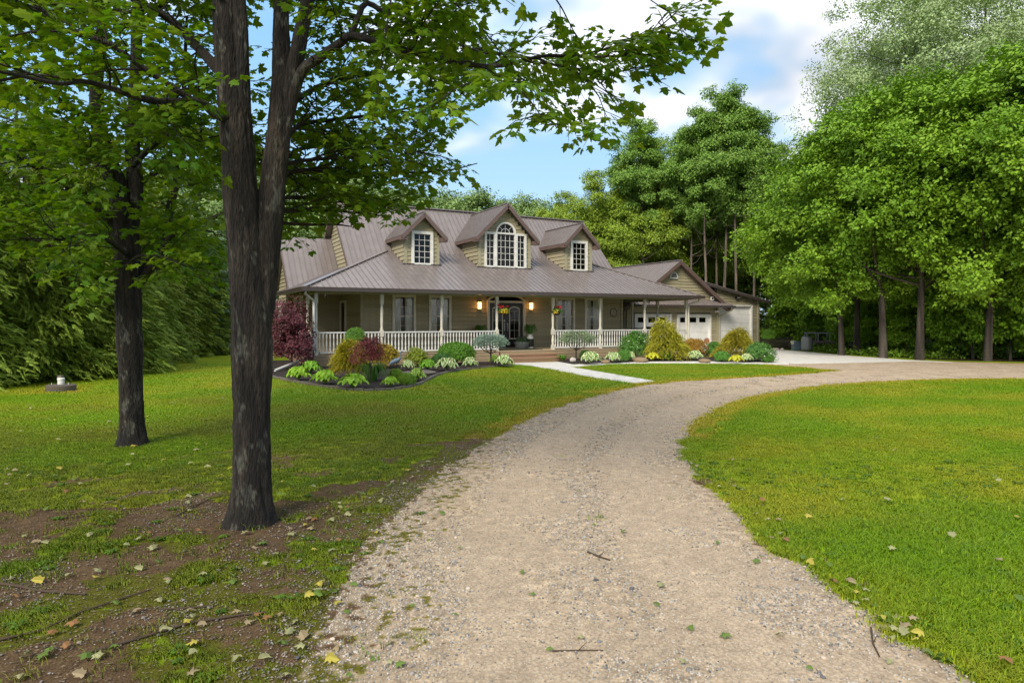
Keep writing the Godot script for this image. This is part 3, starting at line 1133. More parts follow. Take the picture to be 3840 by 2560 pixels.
func make_house() -> Node3D:
	var h := thing("house", "taupe clapboard farmhouse with brown metal roof, three dormers and wrap-round white porch", "house", HOUSE, YAW)
	rng.seed = 7
	M.baluster = baluster_mesh(0.67)
	var post := post_mesh(2.21, 0.125)
	var fl := 0.45
	# walls
	var ww := part(h, "front_wall")
	var wins := [[3.5, 4.51], [5.08, 6.10], [11.35, 12.41], [12.96, 14.0]]
	var holes := []
	for w in wins:
		holes.append([w[0], w[1], 1.02, 2.74])
	holes.append([7.80, 9.70, fl, 2.86])
	siding(ww, L(0, 0, 2.2), Vector3.RIGHT, 2.2, 15.2, fl, 2.84, holes)
	cu(ww, "corner_board", L(2.23, 1.62, 2.17), Vector3(0.11, 2.33, 0.10), M.trim)
	cu(ww, "corner_board", L(15.17, 1.62, 2.17), Vector3(0.11, 2.33, 0.10), M.trim)
	cu(h, "inner_wall", L(8.7, 1.7, 3.4), Vector3(12.6, 2.6, 0.1), M.room)
	cu(h, "inner_floor", L(8.7, 0.4, 2.9), Vector3(12.9, 0.08, 1.2), M.room)
	var lw := part(h, "side_wall")
	siding(lw, L(2.2, 0, 0), Vector3(0, 0, 1), -5.4, -2.2, fl, 2.95, [[-5.28, -4.40, fl, 2.55]])
	cu(lw, "wall", L(2.25, 1.7, 3.4), Vector3(0.06, 2.6, 2.2), M.wall)
	var gable := []
	for y in [3.0, 7.05]:
		var v: float = (y - 0.81) / 1.04 + 0.02
		gable.append([y, -(12.0 - v), -v])
	siding(lw, L(2.2, 0, 0), Vector3(0, 0, 1), -9.5, -3.0, 3.5, 6.95, [], gable)
	var gm := MB.new()
	gm.tri(L(2.23, 2.9, 2.2), L(2.23, 2.9, 9.8), L(2.23, 7.0, 6.0), Vector3.LEFT)
	mi(lw, "wall", gm.mesh(), M.wall)
	gm = MB.new()
	gm.tri(L(15.2, 2.9, 2.2), L(15.2, 2.9, 9.8), L(15.2, 7.0, 6.0), Vector3.RIGHT)
	mi(h, "end_gable", gm.mesh(), M.wall)
	cu(h, "rear_wall", L(8.7, 1.7, 9.8), Vector3(13.0, 3.4, 0.12), M.wall)
	cu(h, "end_wall", L(15.2, 1.7, 6.0), Vector3(0.12, 3.4, 7.5), M.wall)
	cu(h, "end_wall", L(2.3, 1.7, 7.6), Vector3(0.12, 3.4, 4.3), M.wall)
	# the lower wing at the side
	var wg := part(h, "side_wing")
	cu(wg, "wall", L(1.15, 1.5, 5.46), Vector3(2.0, 3.0, 0.08), M.wall)
	cu(wg, "wall", L(0.21, 1.45, 7.25), Vector3(0.08, 2.9, 3.6), M.wall)
	var wm := MB.new()
	wm.tri(L(0.19, 2.8, 5.2), L(0.19, 2.8, 9.15), L(0.19, 5.3, 7.17), Vector3.LEFT)
	mi(wg, "wall", wm.mesh(), M.wall)
	siding(wg, L(0, 0, 5.4), Vector3.RIGHT, 0.15, 2.2, fl, 2.9, [])
	var wl := [[-1.0, -9.1, -5.4], [2.849, -9.1, -5.4]]
	for y in [2.85, 5.5]:
		var v: float = (y + 1.994) / 1.04 + 0.02
		wl.append([y, -(14.34 - v), -v])
	siding(wg, L(0.15, 0, 0), Vector3(0, 0, 1), -9.1, -4.9, 0.1, 5.3, [[-9.0, -8.35, 0.9, 2.6]], wl)
	cu(wg, "corner_board", L(0.19, 1.5, 5.44), Vector3(0.12, 2.8, 0.12), M.trim)
	roof_plane(wg, PackedVector2Array([Vector2(-0.18, 4.79), Vector2(2.2, 5.78), Vector2(2.2, 7.17), Vector2(-0.18, 7.17)]), -1.994, 0, 1.04, 0)
	roof_plane(wg, PackedVector2Array([Vector2(-0.18, 7.17), Vector2(2.2, 7.17), Vector2(2.2, 9.5), Vector2(-0.18, 9.5)]), -1.994 + 1.04 * 14.34, 0, -1.04, 0, 0.6)
	for s in [4.75, 9.55]:
		beam(wg, "rake_board", L(-0.19, 5.37, 7.17), L(-0.19, 2.92, s), 0.16, 0.03, M.brown)
	window(h, "window", L(0.15, 0.9, 8.67), Vector3(0, 0, 1), 0.66, 1.7, 1, 2, true, M.dark_glass, false, 0.08, M.white)
	# roofs
	var pr := part(h, "porch_roof")
	roof_plane(pr, PackedVector2Array([Vector2(-0.5, -0.5), Vector2(17.9, -0.5), Vector2(13.717, 3.717), Vector2(3.717, 3.717)]), 3.0665, 0, 0.433, 0)
	roof_plane(pr, PackedVector2Array([Vector2(-0.5, -0.5), Vector2(3.717, 3.717), Vector2(2.2, 3.09), Vector2(2.2, 5.78), Vector2(0.15, 4.93), Vector2(0.15, 6.87), Vector2(-0.5, 6.87)]), 3.0665, 0.433, 0, 1, 0.229)
	roof_plane(pr, PackedVector2Array([Vector2(17.9, -0.5), Vector2(17.9, 6.9), Vector2(15.2, 6.9), Vector2(15.2, 3.09), Vector2(13.717, 3.717)]), 3.0665 + 0.433 * 17.4, -0.433, 0, 1, 0.6)
	beam(pr, "hip_cap", L(-0.52, 2.87, -0.52), L(3.72, 4.70, 3.72), 0.03, 0.20, M.roof2)
	beam(pr, "hip_cap", L(17.92, 2.87, -0.52), L(13.72, 4.70, 3.72), 0.03, 0.20, M.roof2)
	var mr := part(h, "main_roof")
	roof_plane(mr, PackedVector2Array([Vector2(1.9, 2.96), Vector2(3.717, 3.717), Vector2(13.717, 3.717), Vector2(15.5, 2.96), Vector2(15.5, 6.0), Vector2(1.9, 6.0)]), 0.81, 0, 1.04, 0)
	roof_plane(mr, PackedVector2Array([Vector2(1.9, 6.0), Vector2(15.5, 6.0), Vector2(15.5, 10.1), Vector2(1.9, 10.1)]), 0.81 + 1.04 * 12, 0, -1.04, 0, 1.0)
	beam(mr, "ridge_cap", L(1.88, 7.07, 6.0), L(15.52, 7.07, 6.0), 0.05, 0.24, M.roof2)
	for u in [1.89, 15.51]:
		beam(mr, "rake_board", L(u, 6.93, 6.0), L(u, 3.83, 3.0), 0.15, 0.03, M.brown)
		beam(mr, "rake_board", L(u, 6.93, 6.0), L(u, 2.65, 10.1), 0.15, 0.03, M.brown)
	# dormers and their windows
	dormer(h, 4.81, 4.05, 5.57, 6.18, 0.98)
	dormer(h, 8.73, 7.43, 10.03, 6.87, 1.56)
	dormer(h, 12.67, 11.92, 13.42, 6.26, 0.98)
	for q in [[4.81, 4.05, 5.57, 6.18, 0.98, [[4.33, 5.29, 4.0, 5.42]]], [8.73, 7.43, 10.03, 6.87, 1.56, [[7.70, 9.80, 4.0, 5.58], [8.24, 9.26, 5.4, 6.08]]], [12.67, 11.92, 13.42, 6.26, 0.98, [[12.20, 13.16, 4.0, 5.46]]]]:
		var df := part(h, "dormer_front")
		var ya: float = q[3]
		var uc: float = q[0]
		var lim := [[0.0, uc - (ya - 0.07), uc + (ya - 0.07)], [ya, uc + 0.07, uc - 0.07]]
		siding(df, L(0, 0, 2.25), Vector3.RIGHT, q[1], q[2], 4.03, ya - 0.12, q[5], lim)
		cu(df, "apron", L(uc, 4.035, 2.20), Vector3(q[2] - q[1] + 0.16, 0.04, 0.12), M.gutter)
		cu(df, "inner_wall", L(uc, 4.7, 3.0), Vector3(q[2] - q[1] - 0.1, 1.4, 0.06), M.room)
		# gable backing above the window
		var bk := MB.new()
		var top: float = 5.42 if absf(uc - 8.73) > 1 else 6.06
		bk.tri(L(uc - (ya - top) + 0.05, top + 0.02, 2.285), L(uc, ya - 0.05, 2.285), L(uc + (ya - top) - 0.05, top + 0.02, 2.285), Vector3.BACK)
		mi(df, "wall", bk.mesh(), M.wall)
	window(h, "window", L(4.81, 4.02, 2.24), Vector3.RIGHT, 0.96, 1.40, 3, 5, false, M.dark_glass, false, 0.12, M.white)
	window(h, "window", L(12.68, 4.04, 2.24), Vector3.RIGHT, 0.96, 1.42, 3, 5, false, M.dark_glass, false, 0.12, M.white)
	window(h, "window", L(7.98, 4.04, 2.24), Vector3.RIGHT, 0.56, 1.56, 2, 5, false, M.dark_glass, false, 0.10, M.white)
	window(h, "window", L(9.52, 4.04, 2.24), Vector3.RIGHT, 0.56, 1.56, 2, 5, false, M.dark_glass, false, 0.10, M.white)
	arched_window(h)
	# porch windows, doors
	for w in wins:
		window(h, "window", L((w[0] + w[1]) * 0.5, 1.02, 2.2), Vector3.RIGHT, w[1] - w[0], 1.72, 3, 4, true, M.glass, true, 0.10, M.offwhite)
	entry(h)
	var sd := part(h, "side_door")
	sd.transform = Transform3D(Basis(Vector3(0, 0, 1), Vector3.UP, Vector3.LEFT), L(2.18, fl, 4.84))
	for s in [-1, 1]:
		cu(sd, "frame", Vector3(s * 0.43, 1.05, 0.02), Vector3(0.09, 2.1, 0.12), M.offwhite)
	cu(sd, "frame", Vector3(0, 2.06, 0.02), Vector3(0.77, 0.09, 0.118), M.offwhite)
	cu(sd, "panel", Vector3(0, 1.0, 0.0), Vector3(0.77, 2.0, 0.05), M.black)
	cu(sd, "pane", Vector3(0, 1.2, 0.03), Vector3(0.5, 1.3, 0.01), M.dark_glass)
	# porch: floor, skirt, steps, beam, ceiling, gutters
	var pf := part(h, "porch_floor")
	for k in 16:
		cu(pf, "plank", L(8.7, fl - 0.02, -0.13 + 0.145 * k + 0.07), Vector3(17.7, 0.04, 0.141), M.deck)
	for k in 15:
		cu(pf, "plank", L(-0.15 + 0.145 * k + 0.07, fl - 0.02, 3.85), Vector3(0.141, 0.04, 3.05), M.deck)
		cu(pf, "plank", L(15.3 + 0.145 * k + 0.07, fl - 0.02, 4.3), Vector3(0.141, 0.04, 3.95), M.deck)
	var sk := part(h, "porch_skirt")
	for k in 3:
		cu(sk, "skirt_board", L(3.55, fl - 0.115 - 0.145 * k, -0.10 + 0.012 * k), Vector3(7.4, 0.14, 0.03), M.skirt)
		cu(sk, "skirt_board", L(13.7, fl - 0.115 - 0.145 * k, -0.10 + 0.012 * k), Vector3(7.6, 0.14, 0.03), M.skirt)
		cu(sk, "skirt_board", L(-0.12 + 0.012 * k, fl - 0.115 - 0.145 * k, 2.6), Vector3(0.03, 0.14, 5.3), M.skirt)
		cu(sk, "skirt_board", L(17.52 - 0.012 * k, fl - 0.115 - 0.145 * k, 3.0), Vector3(0.03, 0.14, 6.2), M.skirt)
	cu(sk, "skirt_board", L(8.6, fl - 0.115, -0.10), Vector3(2.6, 0.14, 0.03), M.skirt)
	var st := part(h, "porch_steps")
	cu(st, "tread", L(8.56, 0.29, -0.33), Vector3(2.50, 0.045, 0.42), M.step)
	cu(st, "riser", L(8.56, 0.21, -0.50), Vector3(2.46, 0.115, 0.03), M.step)
	cu(st, "tread", L(8.74, 0.145, -0.68), Vector3(2.56, 0.045, 0.42), M.step)
	cu(st, "riser", L(8.74, 0.065, -0.86), Vector3(2.52, 0.115, 0.03), M.step)
	cu(st, "stringer", L(8.6, 0.13, -0.3), Vector3(2.3, 0.24, 0.3), M.step)
	beam(h, "porch_beam", L(-0.08, 2.72, 0), L(17.43, 2.72, 0), 0.13, 0.14, M.trim)
	beam(h, "porch_beam", L(0, 2.718, 0.07), L(0, 2.718, 5.4), 0.13, 0.14, M.trim)
	beam(h, "porch_beam", L(17.35, 2.718, 0.07), L(17.35, 2.718, 6.2), 0.13, 0.14, M.trim)
	cu(h, "porch_ceiling", L(8.7, 2.82, 0.9), Vector3(18.2, 0.03, 2.7), M.trim)
	cu(h, "porch_ceiling", L(0.85, 2.82, 4.5), Vector3(2.6, 0.03, 4.4), M.trim)
	cu(h, "porch_ceiling", L(16.55, 2.82, 4.5), Vector3(2.6, 0.03, 4.4), M.trim)
	for g in [[L(-0.58, 2.775, -0.56), L(17.98, 2.775, -0.56)], [L(-0.56, 2.775, -0.5), L(-0.56, 2.775, 6.9)], [L(17.96, 2.775, -0.5), L(17.96, 2.775, 6.9)]]:
		var gt := part(h, "gutter")
		beam(gt, "trough", g[0], g[1], 0.13, 0.11, M.gutter)
		beam(gt, "lip", g[0] + Vector3.UP * 0.075, g[1] + Vector3.UP * 0.075, 0.018, 0.13, M.brown)
	for u in [0.0, 2.40, 4.79, 7.2, 9.87, 12.33, 14.83, 17.35]:
		mi(h, "porch_post", post, M.offwhite, Transform3D(Basis.IDENTITY, L(u, fl, 0)))
	for v in [1.52, 2.82, 4.05]:
		mi(h, "porch_post", post, M.offwhite, Transform3D(Basis.IDENTITY, L(0, fl, v)))
	for v in [2.07, 4.1, 6.1]:
		mi(h, "porch_post", post, M.offwhite, Transform3D(Basis.IDENTITY, L(17.35, fl, v)))
	var us := [0.0, 2.40, 4.79, 7.2]
	for i in 3:
		railing(h, L(us[i] + 0.06, fl, 0), L(us[i + 1] - 0.06, fl, 0), M.white)
	us = [9.87, 12.33, 14.83, 17.35]
	for i in 3:
		railing(h, L(us[i] + 0.06, fl, 0), L(us[i + 1] - 0.06, fl, 0), M.white)
	var vs := [0.0, 1.52, 2.82, 4.05]
	for i in 3:
		railing(h, L(0, fl, vs[i] + 0.06), L(0, fl, vs[i + 1] - 0.06), M.white)
	vs = [0.0, 2.07, 4.1, 6.1]
	for i in 3:
		railing(h, L(17.35, fl, vs[i] + 0.06), L(17.35, fl, vs[i + 1] - 0.06), M.white)
	# downspouts
	for d in [[[L(-0.45, 2.70, -0.5), L(-0.45, 2.62, -0.42), L(-0.14, 2.42, -0.14), L(-0.10, 2.3, -0.13), L(-0.10, 0.52, -0.13), L(-0.14, 0.46, -0.18), L(-1.62, 0.07, -1.58)], M.white], [[L(17.75, 2.70, -0.5), L(17.72, 2.58, -0.42), L(17.45, 2.47, -0.1), L(17.43, 2.3, -0.08), L(17.43, 0.1, -0.08)], M.offwhite]]:
		var dm := MB.new()
		var rr := []
		for p in d[0]:
			rr.append(0.045)
		dm.tube(d[0], rr, 6, true)
		mi(h, "downspout", dm.mesh(), d[1])
	return h

func arched_window(h: Node3D) -> void:
	var w := window(h, "window", L(8.75, 4.04, 2.235), Vector3.RIGHT, 1.02, 1.56, 4, 5, false, M.dark_glass, false, 0.07, M.white)
	var cy := 1.53
	var ring := PackedVector2Array()
	var inner := PackedVector2Array()
	var disc := PackedVector2Array()
	for i in 19:
		var a := PI * i / 18.0
		ring.append(Vector2(cos(a) * 0.51, sin(a) * 0.51))
		disc.append(Vector2(cos(a) * 0.44, sin(a) * 0.44))
	for i in 19:
		var a := PI * (18 - i) / 18.0
		ring.append(Vector2(cos(a) * 0.43, sin(a) * 0.43))
	var m := MB.new()
	m.prism(ring, -0.02, 0.085)
	mi(w, "arch", m.mesh(), M.white, Transform3D(Basis.IDENTITY, Vector3(0, cy, 0)))
	var g := MB.new()
	g.prism(disc, -0.02, -0.012)
	mi(w, "pane", g.mesh(), M.dark_glass, Transform3D(Basis.IDENTITY, Vector3(0, cy, 0)))
	# boards cut to the curve fill the corners over the arch
	var cut := PackedVector2Array([Vector2(-0.52, 0.0), Vector2(-0.52, 0.60), Vector2(0.52, 0.60), Vector2(0.52, 0.0)])
	for i in 19:
		cut.append(Vector2(cos(PI * i / 18.0), sin(PI * i / 18.0)) * 0.49)
	var cm := MB.new()
	cm.prism(cut, -0.03, 0.012)
	mi(w, "spandrel", cm.mesh(), M.siding0, Transform3D(Basis.IDENTITY, Vector3(0, cy, 0)))
	var bars := PackedVector2Array()
	for i in 13:
		var a := PI * i / 12.0
		bars.append(Vector2(cos(a) * 0.23, sin(a) * 0.23))
	for i in 13:
		var a := PI * (12 - i) / 12.0
		bars.append(Vector2(cos(a) * 0.208, sin(a) * 0.208))
	var b := MB.new()
	b.prism(bars, -0.008, 0.008)
	mi(w, "glazing_bar", b.mesh(), M.white, Transform3D(Basis.IDENTITY, Vector3(0, cy, 0)))
	for a in [PI / 4, PI / 2, PI * 0.75]:
		var d := Vector3(cos(a), sin(a), 0)
		var from := 0.0 if a == PI / 2 else 0.22
		beam(w, "glazing_bar", Vector3(0, cy, 0) + d * from, Vector3(0, cy, 0) + d * 0.44, 0.018, 0.016, M.white, Vector3.BACK)

func entry(h: Node3D) -> void:
	var e := part(h, "entry")
	e.position = L(8.75, 0.45, 2.2)
	for s in [-1, 1]:
		cu(e, "frame", Vector3(s * 0.90, 1.05, 0.04), Vector3(0.11, 2.1, 0.14), M.offwhite)
	cu(e, "frame", Vector3(0, 2.06, 0.045), Vector3(1.69, 0.085, 0.13), M.offwhite)
	var ring := PackedVector2Array()
	var disc := PackedVector2Array()
	for i in 21:
		var a := PI * i / 20.0
		ring.append(Vector2(cos(a) * 0.955, sin(a) * 0.345))
		disc.append(Vector2(cos(a) * 0.88, sin(a) * 0.28))
	for i in 21:
		var a := PI * (20 - i) / 20.0
		ring.append(Vector2(cos(a) * 0.86, sin(a) * 0.265))
	var m := MB.new()
	m.prism(ring, -0.03, 0.10)
	mi(e, "arch", m.mesh(), M.offwhite, Transform3D(Basis.IDENTITY, Vector3(0, 2.07, 0)))
	var g := MB.new()
	g.prism(disc, -0.02, -0.01)
	mi(e, "transom_pane", g.mesh(), M.dark_glass, Transform3D(Basis.IDENTITY, Vector3(0, 2.07, 0)))
	cu(e, "threshold", Vector3(0, 0.02, 0.06), Vector3(1.7, 0.04, 0.16), M.galv)
	for s in [-1, 1]:
		var d := part(h, "entry_door")
		d.position = L(8.75 + s * 0.423, 0.49, 2.2)
		cu(d, "leaf", Vector3(0, 0.985, -0.005), Vector3(0.838, 1.97, 0.05), M.black)
		var fr := PackedVector2Array([Vector2(-0.26, 0), Vector2(0.26, 0), Vector2(0.26, 1.38), Vector2(0.16, 1.44), Vector2(0, 1.47), Vector2(-0.16, 1.44), Vector2(-0.26, 1.38)])
		var inn := PackedVector2Array()
		for p in fr:
			inn.append(Vector2(p.x * 0.86, 0.04 + (p.y - 0.04) * 0.965 if p.y > 0.01 else 0.045))
		var gm := MB.new()
		gm.prism(inn, 0.022, 0.028)
		mi(d, "pane", gm.mesh(), M.dark_glass, Transform3D(Basis.IDENTITY, Vector3(0, 0.36, 0)))
		var fm := MB.new()
		for i in fr.size():
			var j := (i + 1) % fr.size()
			fm.prism(PackedVector2Array([fr[i], fr[j], inn[j], inn[i]]), 0.02, 0.045)
		mi(d, "glass_frame", fm.mesh(), M.offwhite, Transform3D(Basis.IDENTITY, Vector3(0, 0.36, 0)))
		for k in [0.75, 1.2, 1.6]:
			cu(d, "glazing_bar", Vector3(0, k, 0.032), Vector3(0.44, 0.012, 0.006), M.offwhite)
		cu(d, "glazing_bar", Vector3(0, 1.0, 0.0335), Vector3(0.012, 1.25, 0.004), M.offwhite)
		var hm := MB.new()
		hm.tube([Vector3(0, -0.13, 0), Vector3(0, -0.12, 0.05), Vector3(0, 0.0, 0.06), Vector3(0, 0.12, 0.05), Vector3(0, 0.13, 0)], [0.012, 0.014, 0.016, 0.014, 0.012], 6, true)
		hm.box(Vector3(0, 0.02, 0), Vector3(0.055, 0.34, 0.014))
		mi(d, "handle", hm.mesh(), M.steel, Transform3D(Basis.IDENTITY, Vector3(-s * 0.34, 0.88, 0.024)))
		if s < 0:
			cu(d, "keypad", Vector3(0.34, 1.18, 0.03), Vector3(0.07, 0.09, 0.03), M.steel)

func make_garage() -> void:
	var g := thing("garage", "taupe clapboard garage with gabled front, two windowed white doors and a tall bay", "garage", HOUSE, YAW)
	rng.seed = 17
	var v := 5.2
	var fw := part(g, "front_wall")
	var holes := [[18.33, 20.98, -0.1, 2.04], [21.42, 24.06, -0.1, 2.04]]
	siding(fw, L(0, 0, v), Vector3.RIGHT, 17.83, 24.62, 0.04, 2.62, holes)
	cu(fw, "wall", L(17.95, 1.3, v + 0.06), Vector3(0.5, 2.6, 0.06), M.wall)
	cu(fw, "wall", L(21.2, 2.4, v + 0.06), Vector3(6.8, 0.7, 0.06), M.wall)
	cu(fw, "corner_board", L(24.62, 1.3, v - 0.03), Vector3(0.12, 2.6, 0.09), M.trim)
	var lim := [[0.0, 21.46 - 5.05 / 0.69, 21.46 + 5.05 / 0.69], [5.05, 21.46, 21.46]]
	var gw := part(g, "gable_wall")
	siding(gw, L(0, 0, v), Vector3.RIGHT, 17.83, 25.0, 2.9, 4.98, [[20.92, 21.52, 4.0, 4.5]], lim)
	var gm := MB.new()
	gm.tri(L(17.9, 2.6, v + 0.03), L(21.46, 5.02, v + 0.03), L(25.02, 2.6, v + 0.03), Vector3.BACK)
	mi(gw, "wall", gm.mesh(), M.wall)
	var vent := PackedVector2Array([Vector2(-0.28, 0), Vector2(0.28, 0)])
	var slat := PackedVector2Array([Vector2(-0.21, 0.06), Vector2(0.21, 0.06)])
	for i in 11:
		var a := PI * i / 10.0
		vent.append(Vector2(cos(a) * 0.28, 0.12 + sin(a) * 0.28))
		slat.append(Vector2(cos(a) * 0.21, 0.12 + sin(a) * 0.21))
	var vm := MB.new()
	vm.prism(vent, -0.02, 0.05)
	var vn := mi(g, "gable_vent", vm.mesh(), M.white, Transform3D(Basis.IDENTITY, L(21.22, 4.08, v)))
	var sm := MB.new()
	sm.prism(slat, 0.05, 0.056)
	mi(vn, "louvre", sm.mesh(), M.galv)
	# roofs: the gable, the pent over the doors, the shed roof of the tall bay
	var gr := part(g, "gable_roof")
	roof_plane(gr, PackedVector2Array([Vector2(17.4, 4.85), Vector2(21.46, 4.85), Vector2(21.46, 12), Vector2(17.4, 12)]), 5.12 - 0.69 * 21.46, 0.69, 0, 1)
	roof_plane(gr, PackedVector2Array([Vector2(21.46, 4.85), Vector2(25.4, 4.85), Vector2(25.4, 12), Vector2(21.46, 12)]), 5.12 + 0.69 * 21.46, -0.69, 0, 1)
	beam(gr, "ridge_cap", L(21.46, 5.14, 4.84), L(21.46, 5.14, 12), 0.04, 0.2, M.roof1)
	for s in [-1.0, 1.0]:
		beam(gr, "rake_board", L(21.46, 4.99, 4.84), L(21.46 + s * 3.95, 4.99 - 0.69 * 3.95, 4.84), 0.17, 0.03, M.brown)
		beam(gr, "soffit", L(21.46, 4.93, 5.02), L(21.46 + s * 3.9, 4.93 - 0.69 * 3.9, 5.02), 0.02, 0.32, M.brown)
	var pt := part(g, "pent_roof")
	roof_plane(pt, PackedVector2Array([Vector2(17.3, 4.6), Vector2(25.35, 4.6), Vector2(25.05, 5.2), Vector2(17.3, 5.2)]), 2.56 - 4.6 * 0.58, 0, 0.58, 0)
	beam(pt, "gutter", L(17.3, 2.50, 4.56), L(25.45, 2.50, 4.56), 0.12, 0.10, M.gutter)
	cu(pt, "soffit", L(21.3, 2.52, 4.9), Vector3(8.0, 0.03, 0.55), M.trim)
	# tall bay
	var tb := part(g, "tall_bay")
	var tl := [[0.0, 24.66, 23.23 + 3.88 / 0.195], [3.88, 24.66, 23.23]]
	siding(tb, L(0, 0, v + 0.1), Vector3.RIGHT, 24.66, 28.19, 0.04, 3.68, [[24.72, 27.62, -0.1, 2.64]], tl)
	var tm := MB.new()
	tm.quad(L(24.6, 2.6, v + 0.16), L(24.6, 3.713 - 0.05, v + 0.16), L(28.19, 3.013 - 0.05, v + 0.16), L(28.19, 2.6, v + 0.16), Vector3.BACK)
	tm.quad(L(27.6, 0, v + 0.16), L(27.6, 2.6, v + 0.16), L(28.19, 2.6, v + 0.16), L(28.19, 0, v + 0.16), Vector3.BACK)
	mi(tb, "wall", tm.mesh(), M.wall)
	cu(tb, "corner_board", L(28.15, 1.45, v + 0.06), Vector3(0.12, 2.86, 0.1), M.trim)
	roof_plane(tb, PackedVector2Array([Vector2(22.8, 5.0), Vector2(28.9, 5.0), Vector2(28.9, 13), Vector2(22.8, 13)]), 3.98 + 0.195 * 23.23, -0.195, 0, 1, 0.8)
	beam(tb, "rake_board", L(22.9, 3.96, 4.99), L(28.9, 2.79, 4.99), 0.16, 0.04, M.gutter)
	cu(tb, "end_wall", L(28.15, 1.4, 9.2), Vector3(0.1, 2.8, 7.6), M.wall)
	cu(g, "rear_wall", L(23.0, 1.6, 12.9), Vector3(10.4, 3.2, 0.1), M.wall)
	cu(g, "end_wall", L(17.9, 1.3, 8.6), Vector3(0.1, 2.6, 6.6), M.wall)
	cu(g, "inner_wall", L(21.2, 1.0, 6.2), Vector3(6.4, 2.1, 0.1), M.room)
	# doors
	for d in [[18.33, 20.98, 2.04, true], [21.42, 24.06, 2.04, true], [24.72, 27.62, 2.64, false]]:
		var gd := part(g, "garage_door")
		var w: float = d[1] - d[0]
		var hh: float = d[2]
		var vv := v if d[3] else v + 0.1
		gd.position = L((d[0] + d[1]) * 0.5, 0, vv)
		for s in [-1, 1]:
			cu(gd, "frame", Vector3(s * (w * 0.5 - 0.05), hh * 0.5, 0.03), Vector3(0.1, hh, 0.14), M.white)
		cu(gd, "frame", Vector3(0, hh - 0.045, 0.03), Vector3(w - 0.2, 0.09, 0.138), M.white)
		var n := 4 if d[3] else 5
		var ph := (hh - 0.09 - 0.02) / n
		var iw := w - 0.2
		for k in n:
			var y := 0.02 + ph * (k + 0.5)
			if d[3] and k == n - 1:
				# the top panel holds three lights
				var lw := 0.52
				var gap := (iw - 3 * lw) / 4.0
				cu(gd, "panel", Vector3(0, y - ph * 0.5 + 0.05, -0.06), Vector3(iw, 0.1 - 0.006, 0.04), M.door_white)
				cu(gd, "panel", Vector3(0, y + ph * 0.5 - 0.05, -0.06), Vector3(iw, 0.1 - 0.006, 0.04), M.door_white)
				for c in 4:
					cu(gd, "panel", Vector3(-iw * 0.5 + gap * 0.5 + c * (gap + lw), y, -0.06), Vector3(gap, ph - 0.2, 0.038), M.door_white)
				for c in 3:
					cu(gd, "pane", Vector3(-iw * 0.5 + gap + lw * 0.5 + c * (gap + lw), y, -0.07), Vector3(lw, ph - 0.2, 0.01), M.dark_glass)
			else:
				cu(gd, "panel", Vector3(0, y, -0.06), Vector3(iw, ph - 0.008, 0.04), M.door_white)
				for e in [0.28, -0.02, -0.3]:
					if d[3]:
						cu(gd, "groove_rib", Vector3(0, y + e * ph, -0.038), Vector3(iw - 0.02, 0.012, 0.008), M.door_white)
	# downspout at the corner
	var dm := MB.new()
	var path := [L(25.3, 2.44, 4.6), L(25.25, 2.3, 4.62), L(24.78, 1.95, 5.1), L(24.72, 1.85, 5.12), L(24.72, 0.05, 5.12)]
	dm.tube(path, [0.045, 0.045, 0.045, 0.045, 0.045], 6, true)
	mi(g, "downspout", dm.mesh(), M.trim)

# ---------------------------------------------------------------- trees
func spline(pts: Array, step: float) -> Array:
	# pts: Vector4(x, y, z, radius) -> evenly dense list along a Catmull-Rom curve
	var out := []
	for i in pts.size() - 1:
		var p0: Vector4 = pts[maxi(i - 1, 0)]
		var p1: Vector4 = pts[i]
		var p2: Vector4 = pts[i + 1]
		var p3: Vector4 = pts[mini(i + 2, pts.size() - 1)]
		var len := Vector3(p2.x - p1.x, p2.y - p1.y, p2.z - p1.z).length()
		var n := maxi(1, int(ceil(len / step)))
		for k in n:
			var t := float(k) / n
			out.append(0.5 * (2.0 * p1 + (p2 - p0) * t + (2.0 * p0 - 5.0 * p1 + 4.0 * p2 - p3) * t * t + (3.0 * p1 - p0 - 3.0 * p2 + p3) * t * t * t))
	out.append(pts[-1])
	return out

func v3(q: Vector4) -> Vector3:
	return Vector3(q.x, q.y, q.z)

var bark_noise: FastNoiseLite
var blot_noise: FastNoiseLite

